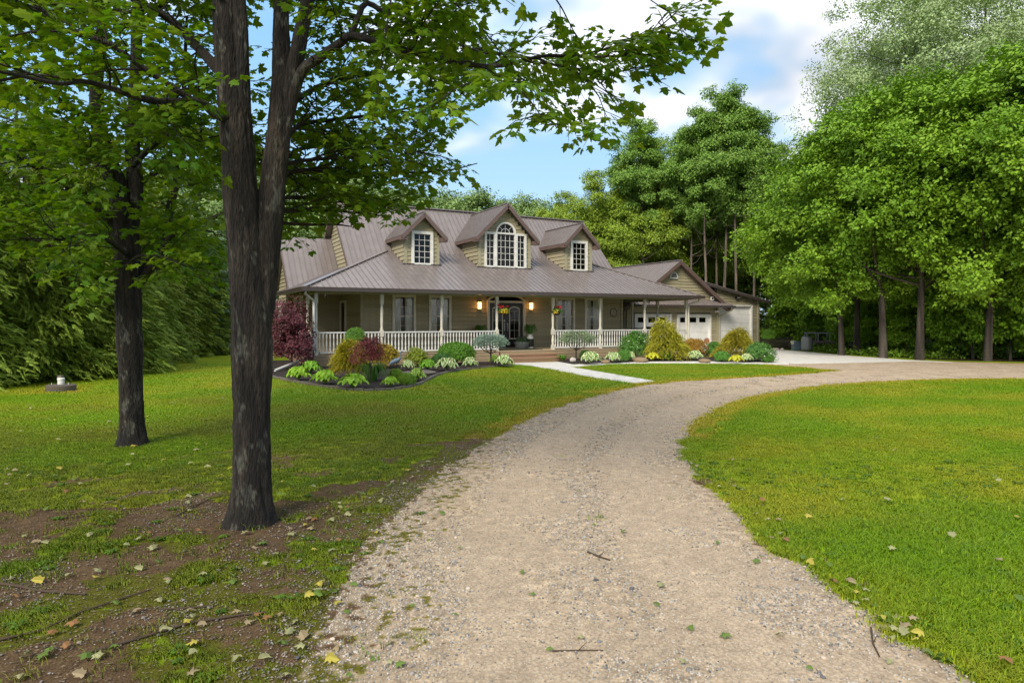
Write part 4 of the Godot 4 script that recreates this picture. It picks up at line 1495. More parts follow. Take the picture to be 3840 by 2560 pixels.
func bark_tube(b: MB, pts: Array, seg: int, rough: float, tint: Color, lichen: float, step: float) -> void:
	var line := spline(pts, step)
	var side := Vector3.ZERO
	var first := b.v.size()
	var rows := line.size()
	for i in rows:
		var d: Vector3 = (v3(line[mini(i + 1, rows - 1)]) - v3(line[maxi(i - 1, 0)])).normalized()
		if side == Vector3.ZERO:
			side = d.cross(Vector3(0.2, 0.1, 0.97)).normalized()
		side = (side - d * side.dot(d)).normalized()
		var o := d.cross(side)
		var c := v3(line[i])
		var r: float = line[i].w
		for k in seg:
			var a := TAU * k / seg
			var nn: Vector3 = side * cos(a) + o * sin(a)
			var p := c + nn * r
			var ridge := 1.0 - absf(bark_noise.get_noise_3d(p.x * 9.0, p.y * 0.9, p.z * 9.0)) * 2.2
			ridge = ridge * 0.6 + 0.4 * (1.0 - absf(bark_noise.get_noise_3d(p.x * 26.0, p.y * 2.4, p.z * 26.0)) * 2.4)
			var streak := bark_noise.get_noise_3d(p.x * 15.0 + 70.0, p.y * 1.0, p.z * 15.0)
			var lump := blot_noise.get_noise_3d(p.x * 2.0, p.y * 1.2, p.z * 2.0)
			p += nn * r * rough * (ridge - 0.5 + lump * 0.8)
			var spot := blot_noise.get_noise_3d(p.x * 4.0 + 50.0, p.y * 2.6, p.z * 4.0) + 0.5 * blot_noise.get_noise_3d(p.x * 24.0, p.y * 20.0, p.z * 24.0)
			var col := tint * clampf(1.0 + 1.5 * streak + 0.6 * lump, 0.3, 2.2)
			if spot > 0.50 - lichen:
				col = col.lerp(Color(0.17, 0.18, 0.145), 0.7)
			# old black stain on the lower bark, with ragged edges
			if blot_noise.get_noise_3d(p.x * 3.0 + 9.0, p.y * 1.1, p.z * 3.0) + 0.4 * streak > 0.34 - 0.24 * clampf(1.6 - p.y, 0, 1):
				col = col * 0.42
			col.a = 1.0
			b.col = col
			b.pt(p, nn)
	for i in rows - 1:
		for k in seg:
			var a := first + i * seg + k
			var q := first + i * seg + (k + 1) % seg
			b.ix.append_array([a, a + seg, q, q, a + seg, q + seg])
	# normals that follow the furrows
	for i in rows:
		for k in seg:
			var u := first + i * seg
			var e1 := b.v[u + (k + 1) % seg] - b.v[u + (k + seg - 1) % seg]
			var e2 := b.v[first + mini(i + 1, rows - 1) * seg + k] - b.v[first + maxi(i - 1, 0) * seg + k]
			var nn := e1.cross(e2).normalized()
			if nn.dot(b.n[u + k]) < 0:
				nn = -nn
			if nn.length() > 0.5:
				b.n[u + k] = nn

func maple_leaf(b: MB, o: Vector3, fwd: Vector3, up: Vector3, s: float) -> void:
	var x := fwd.cross(up).normalized()
	var f := (fwd - up * 0.0).normalized()
	var half := [Vector2(0.13, -0.05), Vector2(0.40, 0.00), Vector2(0.30, 0.20), Vector2(0.60, 0.50), Vector2(0.27, 0.50), Vector2(0.24, 0.74), Vector2(0.0, 1.05)]
	var cen := o + f * s * 0.32
	for sg in [-1.0, 1.0]:
		var nn: Vector3 = (up + x * sg * 0.28).normalized()
		var last := o
		for q in half:
			var drop: float = 0.10 * q.y * q.y + 0.22 * absf(q.x)
			var p: Vector3 = o + (f * q.y + x * sg * q.x - up * drop) * s
			b.tri(cen, last, p, nn)
			last = p

func maple_spray() -> ArrayMesh:
	var b := MB.new()
	b.col = Color(0.6, 0.45, 0.4)
	b.tube([Vector3.ZERO, Vector3(0.15, 0.01, 0), Vector3(0.30, -0.02, 0)], [0.0035, 0.0028, 0.0015], 3)
	for i in 8:
		var t := 0.05 + 0.035 * i
		var sg := -1.0 if i % 2 == 0 else 1.0
		var o := Vector3(t, 0, 0)
		var d := Vector3(rf(0.2, 0.8), rf(-0.35, 0.15), sg * rf(0.5, 1.0)).normalized()
		if i >= 6:
			d = Vector3(1, -0.25, sg * 0.35).normalized()
		var tone := rf(0.78, 1.2)
		b.col = Color(tone * rf(0.9, 1.15), tone, tone * 0.9)
		var up := (Vector3.UP + rdir() * 0.75).normalized()
		up = (up - d * up.dot(d)).normalized()
		maple_leaf(b, o + d * rf(0.04, 0.08), d, up, rf(0.045, 0.09))
	return b.mesh()

func leaf_spray(n: int, size: float, reach: float, ratio: float) -> ArrayMesh:
	var b := MB.new()
	for i in n:
		var o := Vector3(rf(-1, 1), rf(-0.35, 0.35), rf(-1, 1)) * reach
		var d := (Vector3(o.x, 0, o.z).normalized() + rdir() * 0.6 + Vector3(0, -0.25, 0)).normalized()
		var up := (Vector3.UP * 0.9 + rdir() * 0.75).normalized()
		var x := d.cross(up).normalized()
		var s := size * rf(0.7, 1.2)
		var tone := rf(0.75, 1.25)
		b.col = Color(tone, tone, tone)
		var nn := x.cross(d).normalized()
		if nn.y < 0:
			nn = -nn
		b.quad(o, o + d * s * 0.5 + x * s * ratio, o + d * s - nn * s * 0.12, o + d * s * 0.45 - x * s * ratio, nn)
	return b.mesh()

# A flat, drooping frond of a cedar or cypress: x outwards.
func cedar_spray(n: int, size: float, droop: float) -> ArrayMesh:
	var b := MB.new()
	for i in n:
		var t := float(i) / n
		var sg := -1.0 if i % 2 == 0 else 1.0
		var o := Vector3(size * t * 0.75, -droop * t * t * size, 0)
		var d := Vector3(1.0, -0.5 * t * droop - rf(0.0, 0.4), sg * rf(0.3, 0.9) * (1.0 - t * 0.6)).normalized()
		var s := size * rf(0.20, 0.34) * (1.1 - 0.4 * t)
		var x := d.cross(Vector3(0, 1, 0.3 * sg)).normalized()
		var nn := (x.cross(d) + rdir() * 0.2).normalized()
		if nn.y < 0:
			nn = -nn
		var tone := rf(0.75, 1.15) + 0.15 * t
		b.col = Color(tone, tone, tone)
		b.quad(o, o + d * s * 0.5 + x * s * 0.22, o + d * s, o + d * s * 0.5 - x * s * 0.22, nn)
	return b.mesh()

func along(d: Vector3, s: float, roll := 0.0) -> Basis:
	var x := d.normalized()
	var up := Vector3.UP
	if absf(x.y) > 0.95:
		up = Vector3.RIGHT
	var z := x.cross(up).normalized()
	var y := z.cross(x)
	return Basis(x, roll) * Basis(x * s, y * s, z * s)

func envelope(e: Array, px: float) -> float:
	for i in e.size() - 1:
		if px < e[i + 1][0]:
			return lerpf(e[i][1], e[i + 1][1], clampf((px - e[i][0]) / (e[i + 1][0] - e[i][0]), 0, 1))
	return e[-1][1]

func limb_px(a: Array, z: float, k: float) -> Array:
	# [px, py, dz, radius in pixels] ...
	var out := []
	for q in a:
		var d: float = z + q[2]
		var p := at(q[0], q[1], d)
		out.append(Vector4(p.x, p.y, p.z, q[3] * d / F * k * 0.88))
	return out

func big_maple(called: String, label: String, foot: Vector3, stems: Array, limbs: Array, tops: Array, low: Array, sd: int, crown_n: int, bare: Array, tint: Color) -> void:
	rng.seed = sd
	var t := thing(called, label, "tree", foot)
	var off := Vector4(foot.x, foot.y, foot.z, 0)
	var trunk := MB.new()
	for s in stems:
		var pts := []
		for q in s:
			pts.append(q - off)
		bark_tube(trunk, pts, 72, 0.15, tint, 0.10, 0.035)
	mi(t, "trunk", trunk.mesh(), M.bark)
	var all := []
	for l in limbs:
		all.append([l, 0.12])
	for s in tops:
		# the part of the crown above the picture
		var from: Vector4 = s[0]
		for k in int(s[1]):
			var a := TAU * (k + rf(-0.3, 0.3)) / float(s[1]) * 1.618 * 1.3
			var rise := rf(0.35, 1.3)
			var len := rf(2.4, 3.9)
			var d := Vector3(cos(a), rise, sin(a)).normalized()
			var p := v3(from) + Vector3(0, k * s[2] / s[1], 0)
			var pts := []
			for m in 5:
				var f := m / 4.0
				var q := p + d * len * f + Vector3(cos(a), 0, sin(a)) * len * 0.18 * f * f - Vector3.UP * 0.5 * f * f + rdir() * 0.12 * f
				pts.append(Vector4(q.x, q.y, q.z, lerpf(0.055, 0.012, f)))
			all.append([pts, 0.15])
	var twig := MB.new()
	var xfs := []
	var cols := PackedColorArray()
	for item in all:
		var pts := []
		for q in item[0]:
			pts.append(q - off)
		var lm := MB.new()
		bark_tube(lm, pts, 12, 0.07, tint * 0.9, 0.04, 0.08)
		mi(t, "limb", lm.mesh(), M.bark)
		var line := spline(pts, 0.145)
		for i in line.size():
			var f := float(i) / line.size()
			if f < item[1]:
				continue
			var ax: Vector3 = (v3(line[mini(i + 1, line.size() - 1)]) - v3(line[maxi(i - 1, 0)])).normalized()
			for rep in (2 if i == line.size() - 1 else 1):
				var pr := rdir()
				pr = (pr - ax * pr.dot(ax)).normalized()
				var d := (ax * rf(0.3, 0.9) + pr)
				d.y = d.y * 0.45 + 0.04
				d = d.normalized()
				var len := rf(0.5, 1.15) * (1.0 - 0.35 * f)
				var p := v3(line[i])
				var side := Vector3(-d.z, 0, d.x).normalized()
				var tw := [p]
				var n := 4
				for m in range(1, n + 1):
					tw.append(p + d * len * m / n - Vector3.UP * 0.16 * len * pow(float(m) / n, 2) + side * rf(-0.05, 0.05))
				if hidden(tw[3] + foot, low, bare) or hidden(tw[4] + d * 0.12 + foot, low, bare):
					continue
				xfs.append(Transform3D(along(d - Vector3.UP * 0.3, rf(0.8, 1.1), rf(-0.4, 0.4)), tw[3]))
				cols.append(Color(0.10, 0.23, 0.014))
				twig.col = tint * 0.9
				twig.tube(tw, [0.010, 0.008, 0.006, 0.0045, 0.003], 3)
				var m := 0.22
				while m <= 1.0:
					var idx := mini(int(m * n), n - 1)
					var q: Vector3 = tw[idx].lerp(tw[idx + 1], m * n - idx)
					var sg := 1.0 if rng.randf() < 0.5 else -1.0
					var sd2 := (d * rf(0.2, 0.9) + side * sg * rf(0.4, 1.0) + Vector3(0, rf(-0.45, 0.2), 0)).normalized()
					if not hidden(q + foot + sd2 * 0.2, low, bare):
						xfs.append(Transform3D(along(sd2, rf(0.85, 1.2), rf(-0.5, 0.5)), q))
						var w := rng.randf()
						cols.append(Color(lerpf(0.09, 0.19, w), lerpf(0.20, 0.30, w), lerpf(0.010, 0.018, w)))
					m += crown_n * 0.0074 / len
	mi(t, "twigs", twig.mesh(), M.bark).set_meta("kind", "stuff")
	var spray := maple_spray()
	mm(t, "crown", spray, M.maple, xfs, cols).set_meta("kind", "stuff")
	# the largest leaves, one by one: those that hang nearest to the drive
	var single := MB.new()
	maple_leaf(single, Vector3.ZERO, Vector3.RIGHT, Vector3.UP, 1.0)
	var sm := single.mesh()
	var mats := []
	for k in 4:
		var lm2: StandardMaterial3D = M.maple.duplicate()
		lm2.albedo_color = lin(0.08 + 0.03 * k, 0.19 + 0.035 * k, 0.014)
		mats.append(lm2)
	var order := []
	for i in xfs.size():
		var w: Vector3 = xfs[i].origin + foot
		if w.z < -2.0 and absf(w.x / w.z) < 0.75 and (w.y - EYE) / -w.z < 0.48:
			order.append([-w.z, i])
	order.sort()
	for k in mini(260, order.size()):
		var x: Transform3D = xfs[order[k][1]]
		var d := (x.basis.x.normalized() + rdir() * 0.6).normalized()
		mi(t, "leaf", sm, mats[k % 4], Transform3D(along(d, rf(0.065, 0.09), rf(-0.6, 0.6)), x.origin + x.basis.x * rf(0.1, 0.3)))
	print(called, " sprays ", xfs.size())

func hidden(w: Vector3, low: Array, bare: Array) -> bool:
	# true where the photograph shows no leaf of this tree
	if w.z > -0.6:
		return w.y < 3.2
	var px := CX + F * w.x / -w.z
	var py := HY - F * (w.y - EYE) / -w.z
	if py < -60:
		return w.y < 3.0
	if px < -500 or px > 4300:
		return w.y < 2.6
	if py > envelope(low, px):
		return true
	for q in bare:
		var ex: float = (px - q[0]) / q[2]
		var ey: float = (py - q[1]) / q[3]
		if ex * ex + ey * ey < 1.0 and (q.size() < 5 or -w.z < q[4]):
			return true
	return false

func make_maples() -> void:
	bark_noise = FastNoiseLite.new()
	bark_noise.seed = 2
	bark_noise.frequency = 1.0
	bark_noise.fractal_octaves = 3
	blot_noise = FastNoiseLite.new()
	blot_noise.seed = 14
	blot_noise.frequency = 1.0
	blot_noise.fractal_octaves = 3
	var z := 5.55
	var stem_a := limb_px([[942, 2010, 0, 150], [943, 1962, 0, 116], [945, 1905, 0, 92], [946, 1830, 0, 79], [946, 1730, 0, 74], [945, 1500, 0, 74], [944, 1280, 0, 79], [934, 1080, 0, 77], [918, 900, 0, 70], [900, 700, 0, 67], [884, 480, 0, 65], [868, 250, 0, 63], [855, 0, 0, 61], [842, -400, 0.2, 54], [825, -900, 0.4, 42], [815, -1400, 0.6, 26], [812, -1800, 0.7, 12]], z, 1)
	var stem_b := limb_px([[962, 1330, -0.02, 40], [978, 1150, 0.02, 52], [1000, 950, 0.05, 54], [1018, 750, 0.08, 53], [1040, 560, 0.1, 51], [1056, 400, 0.12, 50], [1056, 250, 0.15, 38], [1054, 80, 0.2, 33], [1058, -200, 0.3, 28], [1075, -700, 0.5, 20], [1090, -1200, 0.6, 9]], z, 1)
	var stem_c := limb_px([[1068, 470, 0.1, 30], [1092, 340, 0.1, 36], [1112, 210, 0.05, 33], [1140, 60, 0.0, 28], [1180, -150, -0.1, 24], [1260, -600, -0.2, 17], [1330, -1000, -0.3, 8]], z, 1)
	var stem_d := limb_px([[928, 420, -0.1, 14], [914, 330, -0.16, 26], [908, 200, -0.2, 26], [900, 40, -0.25, 25], [880, -260, -0.4, 20], [850, -600, -0.5, 10]], z, 1)
	var limbs := []
	for q in [
		[[[1085, 420, 0.1, 24], [1130, 270, 0.0, 22], [1200, 215, -0.1, 20], [1280, 158, -0.2, 18], [1323, 133, -0.25, 17], [1485, 180, -0.3, 15], [1652, 220, -0.3, 12.5], [1777, 245, -0.3, 10.5], [1888, 245, -0.3, 9], [1963, 226, -0.35, 8], [2056, 208, -0.4, 7], [2211, 214, -0.45, 5.5], [2335, 208, -0.5, 4.5], [2430, 205, -0.5, 3.5], [2530, 250, -0.5, 2]]],
		[[[1310, 140, -0.25, 14], [1345, 60, -0.25, 13], [1375, 10, -0.2, 12], [1466, 62, -0.1, 10], [1590, 124, 0.1, 8], [1714, 164, 0.2, 6], [1820, 199, 0.3, 4], [1950, 205, 0.3, 2.5]]],
		[[[1960, 226, -0.35, 6], [2025, 236, -0.3, 5], [2118, 247, -0.25, 4], [2211, 273, -0.2, 3], [2290, 360, -0.2, 2], [2350, 460, -0.2, 1.5]]],
		[[[1800, 245, -0.3, 5], [1900, 300, -0.6, 4], [1990, 380, -0.7, 3], [2050, 470, -0.7, 2]]],
		[[[1050, 560, 0.2, 12], [1120, 470, 0.8, 10], [1240, 450, 1.4, 8], [1400, 430, 1.8, 6], [1560, 400, 2.0, 4], [1700, 380, 2.2, 2]]],
		[[[1030, 700, 0.2, 12], [1110, 640, 0.9, 10], [1280, 645, 1.6, 8], [1450, 648, 2.0, 6], [1665, 640, 2.3, 4], [1790, 612, 2.4, 2]]],
		[[[1020, 850, 0.3, 9], [1055, 837, 0.9, 8], [1160, 842, 1.3, 6], [1262, 842, 1.5, 4], [1320, 850, 1.6, 2]]],
		[[[1040, 640, 0.3, 10], [1120, 560, 1.6, 9], [1300, 540, 2.4, 7], [1480, 520, 2.8, 5], [1620, 520, 3.0, 3]]],
		[[[1035, 740, 0.3, 9], [1130, 740, 1.2, 8], [1290, 735, 1.9, 6], [1420, 760, 2.2, 3]]],
		[[[1060, 420, 0.1, 12], [1180, 330, 0.9, 10], [1330, 280, 1.5, 8], [1500, 270, 1.9, 5], [1650, 290, 2.1, 3]]],
		[[[1045, 620, 0.2, 10], [1150, 600, 0.6, 8], [1300, 590, 0.9, 6], [1460, 590, 1.1, 4], [1600, 560, 1.2, 2]]],
		[[[1150, 20, 0.0, 12], [1330, 60, 0.8, 9], [1500, 110, 1.3, 6], [1700, 110, 1.6, 4], [1850, 130, 1.8, 2]]],
		[[[1025, 800, 0.3, 9], [1100, 790, 0.8, 8], [1230, 790, 1.2, 6], [1360, 800, 1.5, 4], [1440, 810, 1.6, 2]]],
		[[[1180, -150, -0.1, 14], [1330, -110, -0.5, 12], [1560, -60, -0.9, 9], [1800, -60, -1.0, 7], [2050, -110, -1.1, 5], [2330, -60, -1.1, 3], [2470, 20, -1.1, 2]]],
		[[[850, 440, -0.1, 22], [806, 428, -0.2, 20], [746, 384, -0.4, 18], [576, 378, -0.9, 15], [411, 329, -1.3, 12], [307, 304, -1.5, 10], [219, 313, -1.7, 9], [0, 269, -2.0, 7], [-250, 240, -2.3, 4]]],
		[[[730, 382, -0.45, 15], [549, 263, -0.7, 13], [400, 159, -0.9, 11], [247, 115, -1.0, 9], [165, 44, -1.1, 7], [60, -40, -1.2, 4]]],
		[[[850, 300, 0.1, 24], [795, 236, 0.2, 22], [702, 137, 0.4, 19], [620, 60, 0.5, 16], [505, 0, 0.6, 13], [350, -80, 0.7, 8], [200, -120, 0.8, 4]]],
		[[[640, 75, 0.5, 10], [549, 41, 0.2, 9], [384, 52, -0.1, 7], [240, 20, -0.3, 5], [120, -10, -0.4, 3]]],
		[[[880, 620, 0.2, 14], [830, 560, 1.2, 12], [740, 520, 2.0, 9], [600, 480, 2.6, 6], [450, 470, 3.0, 3]]]
	]:
		limbs.append(limb_px(q[0], z, 1))
	var tops := [[Vector4(stem_a[13].x, 4.6, stem_a[13].z, 0), 13, 4.2], [Vector4(stem_b[8].x, 4.9, stem_b[8].z, 0), 8, 2.6], [Vector4(stem_c[5].x, 4.9, stem_c[5].z, 0), 7, 2.0]]
	var low := [[-600, 420], [300, 470], [600, 560], [860, 640], [1000, 700], [1060, 960], [1150, 930], [1340, 875], [1390, 830], [1500, 830], [1520, 735], [1700, 690], [1895, 650], [1905, 500], [2110, 500], [2380, 520], [2420, 430], [2540, 400], [2640, 300], [2660, -20], [4400, -40]]
	var bare := [[940, 500, 120, 900, 5.7], [1070, 300, 90, 430, 5.6], [1800, 500, 110, 120], [2250, -20, 300, 90], [1960, 60, 160, 60], [1500, 300, 60, 40]]
	big_maple("maple_tree", "big twin-stemmed maple with lichen-spotted bark at the edge of the gravel drive", Vector3(stem_a[1].x, 0, stem_a[1].z), [stem_a, stem_b, stem_c, stem_d], limbs, tops, low, 31, 11, bare, Color(0.044, 0.036, 0.027))
	# the second maple, farther back on the lawn
	z = 9.0
	var a2 := limb_px([[497, 1710, 0, 92], [498, 1665, 0, 66], [497, 1625, 0, 52], [495, 1560, 0, 46], [489, 1400, 0, 45], [482, 1200, 0, 48], [478, 1060, 0, 50], [474, 900, 0, 48], [450, 740, 0, 44], [405, 610, -0.1, 36], [368, 470, -0.2, 30], [362, 300, -0.3, 25], [380, 110, -0.4, 20], [382, -150, -0.5, 15], [375, -500, -0.6, 8]], z, 1)
	var b2 := limb_px([[486, 860, 0, 30], [505, 713, 0.1, 32], [496, 549, 0.2, 28], [505, 329, 0.3, 24], [512, 110, 0.4, 20], [520, -200, 0.5, 14], [525, -500, 0.6, 7]], z, 1)
	limbs = []
	for q in [
		[[[500, 1065, 0, 26], [545, 1010, 0.1, 23], [620, 910, 0.3, 20], [632, 800, 0.5, 17], [686, 549, 0.8, 13], [690, 300, 0.9, 9], [700, 60, 1.0, 5]]],
		[[[505, 1075, 0, 20], [545, 1035, -0.1, 18], [603, 954, -0.3, 15], [658, 871, -0.5, 12], [812, 811, -0.8, 8], [930, 760, -1.0, 5]]],
		[[[455, 1080, 0, 18], [422, 1069, 0, 16], [357, 1036, -0.3, 13], [307, 987, -0.6, 10], [241, 948, -0.9, 8], [130, 900, -1.2, 5], [0, 880, -1.4, 3]]],
		[[[440, 850, 0, 22], [320, 740, -0.3, 19], [197, 658, -0.6, 16], [90, 600, -0.8, 14], [0, 555, -1.0, 12], [-160, 470, -1.2, 6]]],
		[[[345, 460, -0.2, 16], [230, 380, -0.8, 12], [120, 300, -1.3, 9], [0, 190, -1.7, 6]]],
		[[[380, 620, -0.1, 14], [290, 500, 0.5, 11], [200, 480, 1.0, 8], [40, 450, 1.5, 5]]],
		[[[505, 500, 0.2, 12], [600, 400, 0.8, 10], [720, 330, 1.2, 7], [850, 300, 1.5, 4]]],
		[[[505, 700, 0.1, 13], [600, 640, 0.9, 10], [740, 600, 1.5, 7], [880, 580, 1.9, 4]]],
		[[[480, 900, 0.1, 13], [560, 860, 1.0, 10], [680, 850, 1.7, 7], [800, 870, 2.2, 4]]],
		[[[490, 1030, 0.1, 9], [560, 1010, 0.8, 7], [680, 1000, 1.4, 5], [820, 1010, 1.8, 3]]],
		[[[465, 900, 0, 12], [380, 860, 0.8, 9], [260, 840, 1.4, 6], [120, 860, 1.8, 4]]],
		[[[470, 950, -0.1, 11], [400, 900, -1.0, 9], [320, 880, -1.7, 6], [220, 900, -2.2, 4]]],
		[[[440, 720, -0.1, 12], [420, 640, -1.0, 10], [380, 600, -1.8, 7], [300, 620, -2.4, 4]]],
		[[[500, 620, 0.0, 12], [580, 540, -0.9, 10], [660, 500, -1.5, 7], [760, 520, -2.0, 4]]],
		[[[470, 1000, -0.1, 8], [520, 960, -0.9, 6], [600, 960, -1.4, 5], [700, 1000, -1.8, 3]]]
	]:
		limbs.append(limb_px(q[0], z, 1))
	tops = [[Vector4(a2[12].x, 5.8, a2[12].z, 0), 11, 3.0], [Vector4(b2[4].x, 5.8, b2[4].z, 0), 10, 2.6]]
	low = [[-600, 900], [0, 960], [150, 1020], [330, 1140], [430, 1075], [520, 1090], [600, 1150], [760, 1120], [870, 1010], [1000, 760], [1100, 500], [1300, -40], [4400, -40]]
	bare = [[480, 1000, 70, 400, 8.8], [500, 500, 60, 300, 8.8], [940, 900, 60, 150]]
	big_maple("maple_tree", "slimmer maple standing alone on the lawn between the cedars and the drive", Vector3(a2[1].x, 0, a2[1].z), [a2, b2], limbs, tops, low, 57, 12, bare, Color(0.034, 0.028, 0.021))

# Crown of clumps for the trees of the wood.
func clump_crown(c: Vector3, rx: float, ry: float, clumps: int, per: int, size: float, lo: Color, hi: Color, skirt := 0.0) -> Array:
	var xfs := []
	var cols := PackedColorArray()
	for k in clumps:
		var d := rdir()
		d.y = d.y * 0.95 + 0.1
		var f := pow(rng.randf(), 0.36) * rf(0.86, 1.12)
		var taper := 1.0 - 0.35 * clampf(d.y, 0, 1)
		var o := c + Vector3(d.x * rx * taper, d.y * ry, d.z * rx * taper) * f
		if skirt > 0.0 and o.y < skirt:
			o.y = skirt + rng.randf() * 0.6
		var wide := rf(0.13, 0.27) * rx
		var thick := wide * rf(0.5, 1.0)
		for m in per:
			var q := rdir() * pow(rng.randf(), 0.45)
			var p := o + Vector3(q.x * wide, q.y * thick - 0.12 * wide * (q.x * q.x + q.z * q.z), q.z * wide)
			var nn := (Vector3.UP * 0.9 + rdir() * 0.6 + (p - c).normalized() * 0.5).normalized()
			xfs.append(Transform3D(facing(nn, rf(0, TAU), size * rf(0.75, 1.3)), p))
			cols.append(lo.lerp(hi, rng.randf()))   # leaves differ in age, wherever they hang
	return [xfs, cols]

func wood_tree(called: String, label: String, group: String, tall: float, rx: float, from: float, trunk_r: float, spray: Mesh, clumps: int, per: int, size: float, lo: Color, hi: Color, bark: Color, skirt := 0.0) -> Node3D:
	var t := thing(called, label, "tree", Vector3.ZERO, 0.0, group)
	var b := MB.new()
	var lean := Vector3(rf(-0.4, 0.4), 0, rf(-0.4, 0.4))
	var pts := []
	var n := 6
	for i in n + 1:
		var f := float(i) / n
		pts.append(Vector4(lean.x * f + rf(-0.08, 0.08) * f, tall * 0.9 * f - 0.05, lean.z * f, trunk_r * (1.25 if i == 0 else 1.0) * (1.0 - 0.85 * f)))
	bark_tube(b, pts, 9, 0.05, bark, 0.06, 0.9)
	for k in 9:
		var f := rf(maxf(from / tall * 0.8, 0.25), 0.85)
		var a := rf(0, TAU)
		var o := Vector3(lean.x * f, tall * 0.9 * f, lean.z * f)
		var e := o + Vector3(cos(a), rf(0.25, 0.9), sin(a)) * rx * rf(0.5, 0.85) * (1.1 - f * 0.5)
		var mid := o.lerp(e, 0.5) + Vector3(0, -0.2, 0)
		var r := trunk_r * (1.0 - 0.8 * f) * 0.5
		bark_tube(b, [Vector4(o.x, o.y, o.z, r), Vector4(mid.x, mid.y, mid.z, r * 0.7), Vector4(e.x, e.y, e.z, r * 0.25)], 6, 0.03, bark, 0.04, 0.6)
	mi(t, "trunk", b.mesh(), M.bark)
	var c := Vector3(lean.x * 0.6, (tall + from) * 0.5, lean.z * 0.6)
	var cr := clump_crown(c, rx, (tall - from) * 0.5, clumps, per, size, lo, hi, skirt)
	mm(t, "crown", spray, M.leaf, cr[0], cr[1]).set_meta("kind", "stuff")
	return t

func cedar(called: String, label: String, category: String, group: String, tall: float, r: float, n: int, spray: Mesh, size: float, lo: Color, hi: Color, droop: float, layered := false) -> Node3D:
	var t := thing(called, label, category, Vector3.ZERO, 0.0, group)
	var b := MB.new()
	bark_tube(b, [Vector4(0, -0.05, 0, 0.16), Vector4(0, tall * 0.5, 0, 0.09), Vector4(0, tall * 0.95, 0, 0.015)], 8, 0.05, Color(0.11, 0.085, 0.065), 0.0, 0.5)
	mi(t, "trunk", b.mesh(), M.bark)
	var xfs := []
	var cols := PackedColorArray()
	for k in n:
		var f := 1.0 - sqrt(rng.randf())
		if layered:
			f = (floor(f * 16.0) + rf(0.0, 0.35)) / 16.0
		var a := rf(0, TAU)
		var bump := 1.0 + 0.16 * sin(a * 5.0 + f * 23.0) + 0.12 * sin(a * 9.0 - f * 41.0)
		var rr := r * pow(1.0 - f, 0.72) * bump * (0.35 + 0.65 * pow(rng.randf(), 0.35)) + 0.05
		var d := Vector3(cos(a), 0, sin(a))
		var p := d * rr + Vector3.UP * (0.1 + f * tall)
		var dir := (d + Vector3.UP * rf(-0.2, 0.55) * droop + rdir() * 0.35).normalized()
		xfs.append(Transform3D(along(dir, size * rf(0.7, 1.3), rf(-0.9, 0.9)), p))
		cols.append(lo.lerp(hi, rng.randf()))
	mm(t, "crown", spray, M.needle, xfs, cols).set_meta("kind", "stuff")
	return t

func set_down(proto: Node3D, used: Array, x: float, z: float, s: float, turn: float, label := "") -> Node3D:
	var t := proto
	if proto in used:
		t = proto.duplicate()
		var base := String(proto.name)
		if base.length() > 4 and base.substr(base.length() - 4, 1) == "_" and base.right(3).is_valid_int():
			base = base.left(base.length() - 4)
		t.name = numbered(base)
		add_child(t)
	else:
		used.append(proto)
	t.position = Vector3(x, 0, -z)
	t.rotation.y = turn
	t.scale = Vector3.ONE * s
	if label != "":
		t.set_meta("label", label)
	return t

